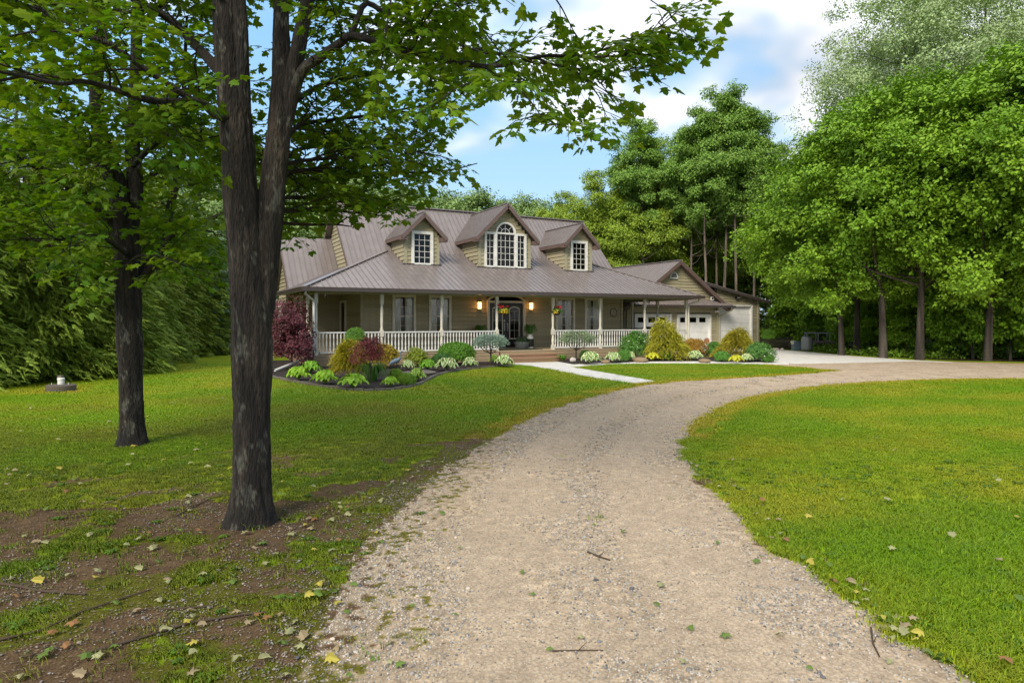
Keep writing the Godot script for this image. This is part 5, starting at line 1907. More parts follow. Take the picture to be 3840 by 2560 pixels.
func make_woods() -> void:
	rng.seed = 400
	var leafs := [leaf_spray(20, 0.135, 0.28, 0.32), leaf_spray(20, 0.115, 0.27, 0.34), leaf_spray(15, 0.095, 0.26, 0.36)]
	var brown := Color(0.12, 0.10, 0.08)
	var p := []
	# 0 to 2: maples with low skirts, 3: tall pale poplar, 4: slim tree, 5: high-crowned tree of the back rows
	p.append(wood_tree("forest_maple", "broad green maple with low branches at the edge of the wood", "maples along the edge of the wood", 11.4, 4.6, 1.8, 0.14, leafs[0], 120, 40, 1.0, Color(0.155, 0.295, 0.019), Color(0.24, 0.40, 0.025), brown, 1.2))
	p.append(wood_tree("forest_maple", "broad green maple with low branches at the edge of the wood", "maples along the edge of the wood", 11.8, 4.4, 3.2, 0.16, leafs[0], 120, 40, 1.0, Color(0.136, 0.277, 0.018), Color(0.21, 0.37, 0.022), brown, 2.2))
	p.append(wood_tree("forest_maple", "yellow-green maple behind the garage roof", "yellow-green trees behind the garage", 15.0, 4.0, 2.5, 0.15, leafs[1], 120, 38, 1.15, Color(0.241, 0.361, 0.039), Color(0.34, 0.46, 0.05), brown, 2.5))
	p.append(wood_tree("poplar_tree", "tall airy pale-leaved poplar rising above the maples", "pale poplars", 25.0, 6.0, 11.0, 0.3, leafs[2], 130, 28, 1.4, Color(0.301, 0.421, 0.179), Color(0.40, 0.52, 0.24), Color(0.16, 0.14, 0.12)))
	p.append(wood_tree("slender_tree", "slim mid-green tree with a bare pale stem behind the garage", "slim trees behind the garage", 18.0, 2.8, 8.5, 0.13, leafs[1], 90, 32, 1.1, Color(0.174, 0.323, 0.054), Color(0.24, 0.40, 0.07), Color(0.26, 0.22, 0.17), 8.0))
	p.append(wood_tree("forest_tree", "high-crowned tree standing deep in the dark wood", "trees deep in the wood", 14.0, 4.2, 4.5, 0.13, leafs[0], 70, 36, 1.35, Color(0.136, 0.277, 0.018), Color(0.21, 0.37, 0.022), brown, 4.2))
	p.append(wood_tree("distant_tree", "grey-green tree in the row far behind the house", "trees far behind the house", 14.0, 5.0, 3.0, 0.2, leafs[2], 90, 36, 2.1, Color(0.200, 0.314, 0.092), Color(0.26, 0.38, 0.12), brown, 2.0))
	var used := []
	# edge of the wood beyond the pad: pixel of the foot
	var edge := [[3158, 1333, 0, 0.92, 0.3], [3314, 1343, 1, 0.98, 1.2], [3449, 1349, 1, 1.0, 3.4], [3704, 1354, 0, 1.05, 2.2], [3075, 1301, 0, 0.98, 4.4], [3900, 1362, 1, 1.05, 5.3], [4150, 1366, 0, 1.1, 0.9], [3213, 1327, 1, 0.95, 4.9], [3580, 1334, 0, 1.05, 5.9], [4000, 1340, 1, 1.15, 1.9]]
	for q in edge:
		var g := ground(q[0], q[1])
		var rank := 1
		for e in edge:
			if e[0] < q[0]:
				rank += 1
		set_down(p[q[2]], used, g.x, -g.z, q[3], q[4], "low-branched green maple, %s along the wood's edge counted from the garage" % ORDINAL[rank - 1])
	for q in [[2545, 57, 2, 1.08, 0.5], [2390, 54, 2, 1.02, 2.0], [2240, 52, 2, 0.86, 4.0], [2690, 60, 2, 1.1, 5.0], [2105, 60, 2, 0.85, 1.0], [2470, 62, 2, 1.2, 3.0]]:
		set_down(p[2], used, (q[0] - CX) / F * q[1], q[1], q[3], q[4])
	for q in [[3420, 41, 0.98, 0.4], [3720, 44, 1.05, 2.4], [3560, 46, 1.08, 5.1], [3290, 47, 0.9, 4.1]]:
		set_down(p[3], used, (q[0] - CX) / F * q[1], q[1], q[2], q[3])
	var slim := [[2655, 50, 1.0, 0.0], [2765, 50, 1.03, 1.0], [2590, 52, 0.92, 2.0], [2712, 51, 1.08, 3.0], [2825, 50, 0.95, 4.0], [2690, 53, 1.0, 5.0], [2420, 52, 0.98, 0.7]]
	for q in slim:
		var rank := 1
		for e in slim:
			if e[0] < q[0]:
				rank += 1
		set_down(p[4], used, (q[0] - CX) / F * q[1], q[1], q[2], q[3], "slim bare-stemmed tree behind the garage, %s counted from the house" % ORDINAL[rank - 1])
	p.append(wood_tree("sapling", "young leafy tree filling the shade under the edge of the wood", "saplings in the wood", 4.2, 1.5, 0.3, 0.05, leafs[0], 46, 26, 1.0, Color(0.136, 0.277, 0.018), Color(0.21, 0.37, 0.022), brown, 0.25))
	for q in [[3650, 1346], [3790, 1350], [3880, 1352], [3990, 1356], [3540, 1338], [3400, 1332], [3270, 1322], [3180, 1316], [3080, 1306], [2960, 1299], [3720, 1336], [3850, 1338], [4080, 1352]]:
		var g := ground(q[0], q[1])
		set_down(p[7], used, g.x, -g.z, rf(0.8, 1.35) * (1.25 if q[0] > 3600 else 0.8), rf(0, TAU))
	for k in 34:
		var z := rf(36, 62)
		var x := rf(0.42, 1.05) * z
		set_down(p[5], used, x, z, rf(0.9, 1.15), rf(0, TAU))
	for q in [[1330, 62], [1450, 70], [1560, 64], [1680, 72], [1790, 66], [1900, 74], [2010, 70], [1200, 66], [1080, 60], [950, 58], [820, 62], [2300, 74], [2600, 72], [2800, 70], [700, 55], [560, 60]]:
		set_down(p[6], used, (q[0] - CX) / F * q[1], q[1], rf(1.0, 1.2), rf(0, TAU))
	# the cedars on the other side, and a blue spruce and a pine
	var fronds := cedar_spray(18, 0.26, 0.5)
	var c := []
	c.append(cedar("cedar_tree", "dense dark-green cedar in the tall screen beside the lawn", "tree", "cedars screening the lawn", 7.5, 1.9, 8000, fronds, 1.0, Color(0.170, 0.231, 0.029), Color(0.28, 0.33, 0.04), 0.3))
	c.append(cedar("cedar_tree", "dense dark-green cedar in the tall screen beside the lawn", "tree", "cedars screening the lawn", 6.6, 2.1, 8000, fronds, 1.1, Color(0.162, 0.247, 0.029), Color(0.25, 0.34, 0.04), 0.2))
	var row := 0
	for q in [[-560, 1490, 0], [-330, 1475, 1], [-110, 1450, 0], [90, 1436, 1], [230, 1424, 0], [345, 1408, 1], [420, 1392, 0], [475, 1372, 1], [530, 1352, 0], [590, 1342, 1], [650, 1338, 0], [715, 1333, 1]]:
		var g := ground(q[0], q[1])
		var away := Vector2(g.x, -g.z).normalized() * 1.4
		row += 1
		set_down(c[q[2]], used, g.x + away.x, -g.z + away.y, rf(0.9, 1.12), rf(0, TAU), "dense green cedar in the front screen beside the lawn, %s counted from the spruce" % ORDINAL[12 - row])
	for q in [[60, 24], [250, 27], [-200, 22], [420, 31], [-420, 26], [560, 38]]:
		set_down(c[1], used, (q[0] - CX) / F * q[1], q[1], rf(1.35, 1.6), rf(0, TAU), "taller cedar standing behind the front cedar screen")
	var sp := cedar("spruce_tree", "blue-green spruce behind the lawn beside the cedar screen", "tree", "", 6.5, 2.0, 4200, cedar_spray(10, 0.36, 0.3), 1.0, Color(0.140, 0.223, 0.126), Color(0.20, 0.30, 0.17), -0.3, true)
	set_down(sp, used, (800 - CX) / F * 34.0, 34.0, 1.0, 0.3)
	var pine := cedar("pine_tree", "slim dark pine rising behind the main roof ridge", "tree", "", 16.0, 2.4, 3000, cedar_spray(10, 0.6, 0.3), 1.1, Color(0.073, 0.117, 0.054), Color(0.10, 0.15, 0.07), 0.3, true)
	set_down(pine, used, (1925 - CX) / F * 64.0, 64.0, 0.82, 0.0)
	# what closes the view between the stems: a far mass of trees and the growth under them
	var xfs := []
	var cols := PackedColorArray()
	for k in 15000:
		var az := rf(-0.95, 1.02)
		var z := rf(66, 95)
		var h := rf(0.0, 1.0)
		var x := az * z
		var top := 10.0 + 3.0 * sin(x * 0.21) + 2.0 * sin(x * 0.53 + 1.0)
		xfs.append(Transform3D(facing(Vector3.UP + rdir() * 0.7, rf(0, TAU), rf(2.2, 3.6)), Vector3(x, h * top, -z)))
		cols.append(Color(0.14, 0.27, 0.03).lerp(Color(0.19, 0.28, 0.04), rng.randf()))
	var far := mm(self, "far_wood", leafs[0], M.leaf, xfs, cols)
	far.set_meta("kind", "stuff")
	tag(far, "unbroken green mass of the wood in the distance", "wood")
	xfs = []
	cols = PackedColorArray()
	for k in 5200:
		var z := rf(29, 62)
		var x := rf(0.30, 1.0) * z
		if zone_at(Vector2(x, z)) != 7 or (Vector2(x, z) - hp(24, 9)).length() < 8.0:
			continue
		xfs.append(Transform3D(facing(Vector3.UP + rdir() * 0.5, rf(0, TAU), rf(0.7, 1.3)), Vector3(x, rf(0.02, 0.35) * rf(0.2, 1.0) + (0.6 if z > 42 else 0.0), -z)))
		cols.append(Color(0.136, 0.277, 0.018).lerp(Color(0.17, 0.27, 0.025), rng.randf()))
	var under := mm(self, "undergrowth", leafs[1], M.leaf, xfs, cols)
	under.set_meta("kind", "stuff")
	tag(under, "low green undergrowth on the floor of the dark wood", "undergrowth")

# ---------------------------------------------------------------- garden
var sprays := {}

func hosta_mesh(edge: Color, mid: Color, n: int) -> ArrayMesh:
	# unit plant: radius 1, height 1
	var b := MB.new()
	for i in n:
		var ring := float(i) / n
		var a := i * 2.39996 + rf(-0.2, 0.2)
		var d := Vector3(cos(a), 0, sin(a))
		var s := Vector3(-d.z, 0, d.x)
		var out := lerpf(0.22, 0.95, ring) * rf(0.88, 1.1)
		var top := sqrt(1.0 - 0.82 * ring * ring) * rf(0.85, 1.08)
		var w := rf(0.17, 0.24)
		var path := [d * 0.05 + Vector3.UP * 0.1, d * out * 0.35 + Vector3.UP * top * 0.75, d * out * 0.68 + Vector3.UP * top, d * out * 0.92 + Vector3.UP * top * 0.82, d * out * 1.08 + Vector3.UP * top * 0.5]
		var wide := [0.015, w * 0.75, w, w * 0.65, 0.005]
		var tone := rf(0.8, 1.15)
		for k in 4:
			var p: Vector3 = path[k]
			var q: Vector3 = path[k + 1]
			var nn := (q - p).cross(s).normalized()
			if nn.y < 0:
				nn = -nn
			var wa: float = wide[k]
			var wb: float = wide[k + 1]
			for sg in [-1.0, 1.0]:
				var lift := nn * 0.25
				b.col = mid * tone
				b.quad(p, q, q + s * sg * wb * 0.62 + lift * wb * 0.6, p + s * sg * wa * 0.62 + lift * wa * 0.6, (nn - s * sg * 0.3).normalized())
				b.col = edge * tone
				b.quad(p + s * sg * wa * 0.62 + lift * wa * 0.6, q + s * sg * wb * 0.62 + lift * wb * 0.6, q + s * sg * wb + lift * wb, p + s * sg * wa + lift * wa, (nn - s * sg * 0.3).normalized())
	return b.mesh()

func blades(n: int, droop: float, wide: float, lo: Color, hi: Color) -> ArrayMesh:
	var b := MB.new()
	for i in n:
		var a := rf(0, TAU)
		var d := Vector3(cos(a), 0, sin(a))
		var s := Vector3(-d.z, 0, d.x) * wide
		var out := rf(0.4, 1.05)
		var top := rf(0.65, 1.0)
		var p := d * rf(0, 0.18)
		b.col = lo.lerp(hi, rng.randf())
		var pts := [p, p + d * out * 0.28 + Vector3.UP * top * 0.72, p + d * out * 0.62 + Vector3.UP * top, p + d * out * 0.9 + Vector3.UP * top * (1.0 - droop)]
		for k in 3:
			var w0 := 1.0 - k * 0.22
			var w1 := 1.0 - (k + 1) * 0.3
			var nn: Vector3 = (pts[k + 1] - pts[k]).cross(s).normalized()
			if nn.y < 0:
				nn = -nn
			b.quad(pts[k] - s * w0, pts[k + 1] - s * w1, pts[k + 1] + s * w1, pts[k] + s * w0, nn)
	return b.mesh()

func spot(x0: float, x1: float, base: float) -> Vector3:
	return ground((x0 + x1) * 0.5, base)

# Rounded or ragged shrub filled with sprays. q: [x0, x1, top, base] in pixels.
func shrub(called: String, label: String, q: Array, spray: String, n: int, size: float, lo: Color, hi: Color, ragged := 0.06, m: Material = null, pointy := 0.0, up := 0.6, group := "", category := "shrub", raise := 0.0) -> Node3D:
	var p := spot(q[0], q[1], q[3])
	var k := -p.z / F
	var rx: float = (q[1] - q[0]) * 0.5 * k
	var tall: float = (q[3] - q[2]) * k
	var t := thing(called, label, category, p + Vector3.UP * 0.04, 0.0, group)
	var b := MB.new()
	b.tube([Vector3(0, -0.02, 0), Vector3(0.02, tall * 0.4, 0), Vector3(0, tall * 0.7, 0.01)], [0.025, 0.018, 0.006], 6)
	mi(t, "stem", b.mesh(), M.stem)
	var xfs := []
	var cols := PackedColorArray()
	var bumps := []
	for i in 9:
		bumps.append([rdir(), rf(0.5, 1.0)])
	for i in n:
		var d := rdir()
		if d.y < -0.55:
			d.y = -d.y
		var f := pow(rng.randf(), 0.22) if rng.randf() < 0.8 else rng.randf()
		var wob := 1.0
		for e in bumps:
			wob += ragged * e[1] * maxf(0.0, d.dot(e[0]) * 3.0 - 2.0) * 2.0
		wob += rf(-ragged, ragged)
		var ry := tall * 0.5
		var o := Vector3(d.x * rx * f * wob, ry + d.y * ry * f * wob, d.z * rx * f * wob)
		if pointy > 0:
			var g := clampf(o.y / tall, 0, 1)
			var sq := 1.0 - pointy * g
			o.x *= sq
			o.z *= sq
		o.y = maxf(o.y, 0.02) + raise
		var nn := (d + Vector3.UP * up + rdir() * 0.5).normalized()
		if spray.begins_with("frond"):
			var dir := (Vector3(d.x, 0, d.z) + Vector3.UP * rf(-0.35, 0.5) + rdir() * 0.4).normalized()
			xfs.append(Transform3D(along(dir, size * rf(0.7, 1.3), rf(-1, 1)), o))
		else:
			xfs.append(Transform3D(facing(nn, rf(0, TAU), size * rf(0.7, 1.3)), o))
		var w := rng.randf()
		cols.append(lo.lerp(hi, w))
	mm(t, "foliage", sprays[spray], M.leaf if m == null else m, xfs, cols).set_meta("kind", "stuff")
	return t

func solid(called: String, label: String, category: String, mesh: Mesh, q: Array, group := "", wide := 1.0) -> Node3D:
	# a plant that is one shaped mesh of unit radius and height
	var p := spot(q[0], q[1], q[3])
	var k := -p.z / F
	var t := thing(called, label, category, p + Vector3.UP * 0.04, rf(0, TAU), group)
	var r: float = (q[1] - q[0]) * 0.54 * k * wide
	mi(t, "foliage", mesh, M.leaf, Transform3D(Basis.from_scale(Vector3(r, (q[3] - q[2]) * k, r)), Vector3.ZERO))
	return t

func lump(sd: int, sx: float, sy: float, sz: float) -> ArrayMesh:
	var nz := FastNoiseLite.new()
	nz.seed = sd
	nz.frequency = 1.1
	var b := MB.new()
	var prof := []
	for i in 9:
		var a := -PI / 2 + PI * i / 8.0
		prof.append(Vector2(maxf(cos(a), 0.01), sin(a)))
	b.lathe(prof, 14)
	for i in b.v.size():
		var p := b.v[i]
		var s := 1.0 + 0.28 * nz.get_noise_3d(p.x * 1.3, p.y * 1.3, p.z * 1.3) + 0.12 * nz.get_noise_3d(p.x * 4, p.y * 4, p.z * 4)
		b.v[i] = Vector3(p.x * sx, p.y * sy, p.z * sz) * s
		b.n[i] = (Vector3(p.x / sx, p.y / sy, p.z / sz).normalized() + Vector3(nz.get_noise_3d(p.x * 5, p.y * 5, 9), 0, nz.get_noise_3d(9, p.y * 5, p.z * 5)) * 0.5).normalized()
	return b.mesh()

func rock(label: String, q: Array, m: Material, sd: int) -> void:
	var p := spot(q[0], q[1], q[3])
	var k := -p.z / F
	var w: float = (q[1] - q[0]) * 0.5 * k
	var h: float = (q[3] - q[2]) * 0.6 * k
	var o := mi(self, "rock", lump(sd, w, h, w * 0.75), m, Transform3D(Basis(Vector3.UP, sd * 1.3), p + Vector3.UP * (0.03 + h * 0.55)))
	tag(o, label, "rock")

func standard_spruce(label: String, q: Array, foot: Array, lo: Color, hi: Color) -> void:
	# grafted spruce: a bare stem carrying a flat dome
	var p := ground(foot[0], foot[1])
	var k := -p.z / F
	var t := thing("grafted_spruce", label, "shrub", p + Vector3.UP * 0.04)
	var cx: float = ((q[0] + q[1]) * 0.5 - foot[0]) * k
	var r: float = (q[1] - q[0]) * 0.5 * k
	var y0: float = (foot[1] - q[3]) * k
	var y1: float = (foot[1] - q[2]) * k
	var b := MB.new()
	b.tube([Vector3(0, -0.02, 0), Vector3(0.01, y0 * 0.6, 0), Vector3(0.0, y0, 0.0), Vector3(cx, (y0 + y1) * 0.5, 0)], [0.034, 0.028, 0.03, 0.015], 8)
	for i in 9:
		var a := TAU * i / 9.0
		b.tube([Vector3(0, y0 * 0.92, 0), Vector3(cx + cos(a) * r * 0.4, y0 + 0.05, sin(a) * r * 0.4), Vector3(cx + cos(a) * r * 0.8, lerpf(y0, y1, 0.45), sin(a) * r * 0.8)], [0.014, 0.011, 0.005], 5)
	mi(t, "stem", b.mesh(), M.stem)
	var xfs := []
	var cols := PackedColorArray()
	for i in 1500:
		var a := rf(0, TAU)
		var f := sqrt(rng.randf())
		var rag := 1.0 + 0.08 * sin(a * 6.0 + 1.0) + 0.06 * sin(a * 11.0)
		var top := lerpf(y1, lerpf(y0, y1, 0.62), f * f * f)
		var bot := lerpf(y0, lerpf(y0, y1, 0.30), f)
		var o := Vector3(cx + cos(a) * r * f * rag, lerpf(bot, top, pow(rng.randf(), 0.5)), sin(a) * r * f * rag)
		var dir := (Vector3(cos(a), rf(-0.1, 0.9), sin(a)) + rdir() * 0.6).normalized()
		xfs.append(Transform3D(along(dir, rf(0.7, 1.2), rf(-2, 2)), o))
		cols.append(lo.lerp(hi, rng.randf()))
	mm(t, "foliage", sprays["needle"], M.needle, xfs, cols).set_meta("kind", "stuff")

func make_garden() -> void:
	rng.seed = 900
	sprays["small"] = leaf_spray(12, 0.045, 0.05, 0.34)
	sprays["tiny"] = leaf_spray(14, 0.030, 0.045, 0.30)
	sprays["mid"] = leaf_spray(10, 0.085, 0.08, 0.33)
	sprays["frond"] = cedar_spray(12, 0.22, 1.1)
	sprays["needle"] = cedar_spray(12, 0.12, 0.2)
	var green := hosta_mesh(Color(0.16, 0.34, 0.025), Color(0.14, 0.31, 0.02), 74)
	var lime := hosta_mesh(Color(0.28, 0.46, 0.03), Color(0.21, 0.40, 0.025), 74)
	var cream := hosta_mesh(Color(0.62, 0.66, 0.38), Color(0.15, 0.28, 0.06), 74)
	var pale := hosta_mesh(Color(0.38, 0.50, 0.10), Color(0.22, 0.38, 0.04), 70)
	var yellow := hosta_mesh(Color(0.48, 0.46, 0.03), Color(0.42, 0.43, 0.03), 46)
	# the bed at the corner of the porch
	shrub("smoke_bush", "tall dark purple smoke bush at the corner of the porch", [1026, 1160, 1190, 1388], "mid", 1500, 0.85, Color(0.087, 0.025, 0.032), Color(0.15, 0.04, 0.05), 0.30, null, 0.05)
	solid("hosta", "bright green hosta below the white downspout, against the skirting", "hosta", green, [1122, 1208, 1358, 1404])
	solid("hosta", "lime hosta nearest the end of the downspout", "hosta", lime, [1070, 1166, 1380, 1432])
	solid("hosta", "lime hosta second along the bed edge from the downspout", "hosta", lime, [1165, 1270, 1394, 1447])
	solid("hosta", "large lime hosta in front of the golden cypress", "hosta", lime, [1262, 1386, 1410, 1461])
	shrub("golden_cypress", "golden yellow threadleaf cypress at the porch corner bed", [1252, 1368, 1290, 1424], "frond", 1500, 0.85, Color(0.293, 0.272, 0.016), Color(0.42, 0.36, 0.02), 0.12, M.needle, 0.25)
	# clipped ball on its own stem
	var ball := shrub("globe_cedar", "clipped round green cedar ball against the porch railing", [1288, 1372, 1228, 1306], "small", 1300, 1.0, Color(0.087, 0.200, 0.025), Color(0.12, 0.26, 0.03), 0.04, M.needle, 0.0, 0.4, "", "shrub")
	ball.position = ground(1332, 1388) + Vector3.UP * 0.72
	ball.scale = Vector3.ONE * 0.56
	var bs := MB.new()
	bs.tube([Vector3(0, -1.28, 0), Vector3(0.02, 0.4, 0)], [0.05, 0.04], 7)
	mi(ball, "stem", bs.mesh(), M.stem)
	var jm := shrub("japanese_maple", "small red Japanese maple on a thin stem in the corner bed", [1318, 1440, 1262, 1372], "mid", 620, 0.62, Color(0.138, 0.027, 0.028), Color(0.22, 0.045, 0.045), 0.22, null, 0.25, 0.9)
	jm.position = ground(1386, 1440) + Vector3.UP * 0.44
	jm.scale = Vector3.ONE * 0.72
	var js := MB.new()
	js.tube([Vector3(0, -0.56, 0), Vector3(0.03, -0.1, 0), Vector3(0.0, 0.3, 0), Vector3(-0.05, 0.7, 0)], [0.022, 0.019, 0.014, 0.006], 6)
	js.tube([Vector3(0.02, 0.1, 0), Vector3(0.3, 0.5, 0.1)], [0.012, 0.004], 5)
	js.tube([Vector3(0.02, 0.0, 0), Vector3(-0.3, 0.45, -0.1)], [0.012, 0.004], 5)
	mi(jm, "stem", js.mesh(), M.stem)
	shrub("spirea", "yellow-orange spirea beside the red Japanese maple", [1396, 1494, 1300, 1384], "small", 900, 1.0, Color(0.283, 0.227, 0.025), Color(0.36, 0.26, 0.03), 0.12)
	solid("daylily", "dark green clump of arching daylily leaves round the red maple stem", "plant", blades(190, 0.7, 0.02, Color(0.060, 0.165, 0.023), Color(0.09, 0.22, 0.03)), [1326, 1466, 1362, 1434])
	shrub("spirea_mound", "round lime mound behind another by the heron statue", [1460, 1508, 1390, 1430], "tiny", 700, 1.0, Color(0.171, 0.314, 0.025), Color(0.22, 0.38, 0.03), 0.04)
	shrub("spirea_mound", "round lime mound at the curve of the bed edge", [1494, 1556, 1406, 1450], "tiny", 900, 1.0, Color(0.171, 0.314, 0.025), Color(0.22, 0.38, 0.03), 0.04)
	solid("hosta", "small lime hosta at the curve of the bed edge", "hosta", lime, [1428, 1500, 1418, 1456])
	solid("hosta", "light green hosta in front of the flat stone", "hosta", pale, [1523, 1602, 1388, 1433])
	solid("hosta", "variegated hosta beside the heron statue", "hosta", cream, [1498, 1556, 1356, 1392])
	shrub("azalea", "loose yellow-green azalea against the porch skirting", [1526, 1600, 1315, 1376], "mid", 330, 0.7, Color(0.214, 0.285, 0.029), Color(0.28, 0.34, 0.04), 0.2)
	solid("hosta", "green hosta behind the flat stone", "hosta", green, [1566, 1640, 1352, 1392])
	shrub("boxwood", "low dark green shrub behind the hostas near the steps", [1620, 1690, 1330, 1378], "small", 600, 1.0, Color(0.062, 0.156, 0.039), Color(0.09, 0.2, 0.05), 0.08)
	shrub("boxwood", "big rounded bright green shrub in front of the porch railing", [1644, 1780, 1292, 1372], "small", 2300, 1.0, Color(0.091, 0.224, 0.022), Color(0.13, 0.29, 0.03), 0.06)
	solid("hosta", "large variegated hosta below the big rounded shrub", "hosta", cream, [1628, 1726, 1348, 1395])
	solid("hosta", "small variegated hosta beside the big rounded shrub", "hosta", cream, [1730, 1796, 1345, 1384])
	standard_spruce("blue spruce grafted on a bare stem, beside the steps", [1780, 1898, 1257, 1326], [1840, 1375], Color(0.178, 0.261, 0.192), Color(0.26, 0.36, 0.28))
	solid("hosta", "variegated hosta at the foot of the steps", "hosta", cream, [1852, 1930, 1336, 1378])
	solid("hosta", "small dark variegated hosta between the blue spruce and the steps", "hosta", pale, [1828, 1876, 1336, 1366])
	rock("flat grey stone behind the light green hosta", [1505, 1645, 1390, 1408], M.rock_grey, 3)
	# the bed between the steps and the garage
	solid("fern", "small green fern beside the steps", "fern", blades(60, 0.5, 0.05, Color(0.091, 0.225, 0.025), Color(0.13, 0.28, 0.03)), [2083, 2138, 1332, 1355])
	rock("white stone at the foot of the grafted green spruce", [2136, 2162, 1342, 1359], M.rock_white, 5)
	standard_spruce("green spruce grafted on a stout stem, on the garage side of the steps", [2102, 2229, 1244, 1312], [2160, 1356], Color(0.158, 0.222, 0.115), Color(0.24, 0.31, 0.17))
	shrub("boxwood", "small dark shrub behind the stout grafted spruce", [2164, 2206, 1314, 1346], "small", 420, 1.0, Color(0.055, 0.136, 0.025), Color(0.08, 0.18, 0.03), 0.08)
	solid("hosta", "large cream-edged hosta beside the white stone", "hosta", cream, [2170, 2258, 1324, 1368])
	rock("low tan stone between two cream-edged hostas", [2254, 2288, 1350, 1365], M.rock, 7)
	solid("hosta", "cream-edged hosta beside the low tan stone", "hosta", cream, [2262, 2336, 1326, 1363])
	shrub("salvia", "dark green shrub with blue flower spikes at the railing", [2252, 2316, 1293, 1338], "mid", 420, 0.6, Color(0.067, 0.179, 0.049), Color(0.10, 0.24, 0.06), 0.18)
	shrub("boxwood", "fresh green mound between two cream-edged hostas", [2310, 2364, 1319, 1360], "tiny", 800, 1.0, Color(0.107, 0.270, 0.039), Color(0.14, 0.33, 0.05), 0.05)
	solid("hosta", "narrow cream-edged hosta beside the fresh green mound", "hosta", cream, [2346, 2386, 1324, 1354])
	var flowering := shrub("mock_orange", "upright green shrub with white flowers in front of the porch end", [2336, 2432, 1258, 1346], "mid", 900, 0.72, Color(0.077, 0.204, 0.029), Color(0.11, 0.27, 0.04), 0.14)
	blossoms(flowering, 60, Color(0.8, 0.8, 0.75), 0.62, 1.05, 0.035)
	rock("long mossy tan boulder below the flowering shrub", [2368, 2434, 1340, 1359], M.rock, 9)
	shrub("golden_cypress", "large pointed olive-gold cypress hiding the porch end post", [2420, 2580, 1240, 1352], "frond", 3000, 0.9, Color(0.257, 0.266, 0.018), Color(0.40, 0.37, 0.025), 0.20, M.needle, 0.45)
	solid("hosta", "bright yellow hosta below the large pointed cypress", "hosta", yellow, [2416, 2480, 1326, 1356])
	shrub("boxwood", "round green ball below the large pointed cypress", [2470, 2524, 1320, 1353], "tiny", 900, 1.0, Color(0.077, 0.229, 0.039), Color(0.11, 0.29, 0.05), 0.03)
	shrub("dwarf_cypress", "tiny olive cypress between the round ball and a cream-edged hosta", [2524, 2556, 1326, 1354], "frond", 200, 0.5, Color(0.212, 0.224, 0.022), Color(0.30, 0.29, 0.03), 0.1, M.needle)
	shrub("barberry", "orange and gold barberry in front of the second garage door", [2560, 2638, 1274, 1340], "small", 1100, 1.0, Color(0.299, 0.204, 0.029), Color(0.42, 0.22, 0.04), 0.13)
	solid("hosta", "cream-edged hosta beside the rounded tan boulder", "hosta", cream, [2572, 2644, 1320, 1355])
	rock("rounded tan boulder at the edge of the walk", [2614, 2672, 1346, 1361], M.rock, 11)
	shrub("boxwood", "upper of two stacked green mounds by the sun ornament", [2654, 2704, 1284, 1326], "tiny", 700, 1.0, Color(0.103, 0.261, 0.039), Color(0.13, 0.31, 0.05), 0.04)
	shrub("boxwood", "lower of two stacked green mounds by the sun ornament", [2648, 2702, 1308, 1338], "tiny", 800, 1.0, Color(0.083, 0.231, 0.039), Color(0.11, 0.28, 0.05), 0.04)
	shrub("golden_cypress", "broad golden cypress in front of the tall white door", [2698, 2824, 1246, 1346], "frond", 2200, 1.0, Color(0.254, 0.242, 0.018), Color(0.38, 0.33, 0.025), 0.18, M.needle, 0.45)
	shrub("boxwood", "round bright ball beside the yellow hosta at the walk", [2680, 2734, 1322, 1359], "tiny", 900, 1.0, Color(0.102, 0.274, 0.039), Color(0.14, 0.34, 0.05), 0.03)
	solid("hosta", "bright yellow hosta below the broad golden cypress", "hosta", yellow, [2728, 2792, 1336, 1365])
	solid("hosta", "cream-edged hosta beside the peony bush", "hosta", cream, [2774, 2830, 1331, 1360])
	var peony := shrub("peony", "loose green peony bush with white buds at the end of the bed", [2802, 2884, 1294, 1359], "mid", 620, 0.7, Color(0.077, 0.190, 0.036), Color(0.11, 0.25, 0.05), 0.16)
	blossoms(peony, 26, Color(0.75, 0.78, 0.72), 0.75, 1.1, 0.03)
	shrub("boxwood", "clipped green ball at the very end of the bed", [2862, 2902, 1333, 1361], "tiny", 700, 1.0, Color(0.083, 0.211, 0.025), Color(0.11, 0.26, 0.03), 0.03)
	# lollipop tree by the pad
	var lolly := shrub("topiary_tree", "small lollipop tree with a round crown by the concrete pad", [2858, 2906, 1236, 1278], "small", 900, 1.0, Color(0.116, 0.254, 0.025), Color(0.16, 0.32, 0.03), 0.04, null, 0.0, 0.5, "", "tree", 0.0)
	var lp := ground(2884, 1314)
	lolly.position = lp + Vector3.UP * ((1314 - 1278) * -lp.z / F)
	lolly.scale = Vector3.ONE * (-lp.z / -ground(2884, 1278).z)
	var ls := MB.new()
	ls.tube([Vector3(0, -lolly.position.y / lolly.scale.y, 0), Vector3(0.02, 0.1, 0)], [0.05, 0.035], 7)
	mi(lolly, "stem", ls.mesh(), M.stem)
	for k in 7:
		var o := mi(self, "rock", lump(70 + k, rf(0.09, 0.16), 0.09, rf(0.09, 0.15)), M.rock_white, Transform3D(Basis(Vector3.UP, k), lp + Vector3((k - 2.5) * 0.2, 0.05, rf(-0.15, 0.2))))
		tag(o, "white stone in the little row at the foot of the lollipop tree", "rock", "white stones by the lollipop tree")
	# concrete edging along the mulch
	var ed := thing("bed_edging", "low grey stone edging between the corner bed and the lawn", "edging")
	var blk := MB.new()
	blk.box(Vector3(0, 0.035, 0), Vector3(0.24, 0.07, 0.085))
	var bmesh := blk.mesh()
	var acc := 0.0
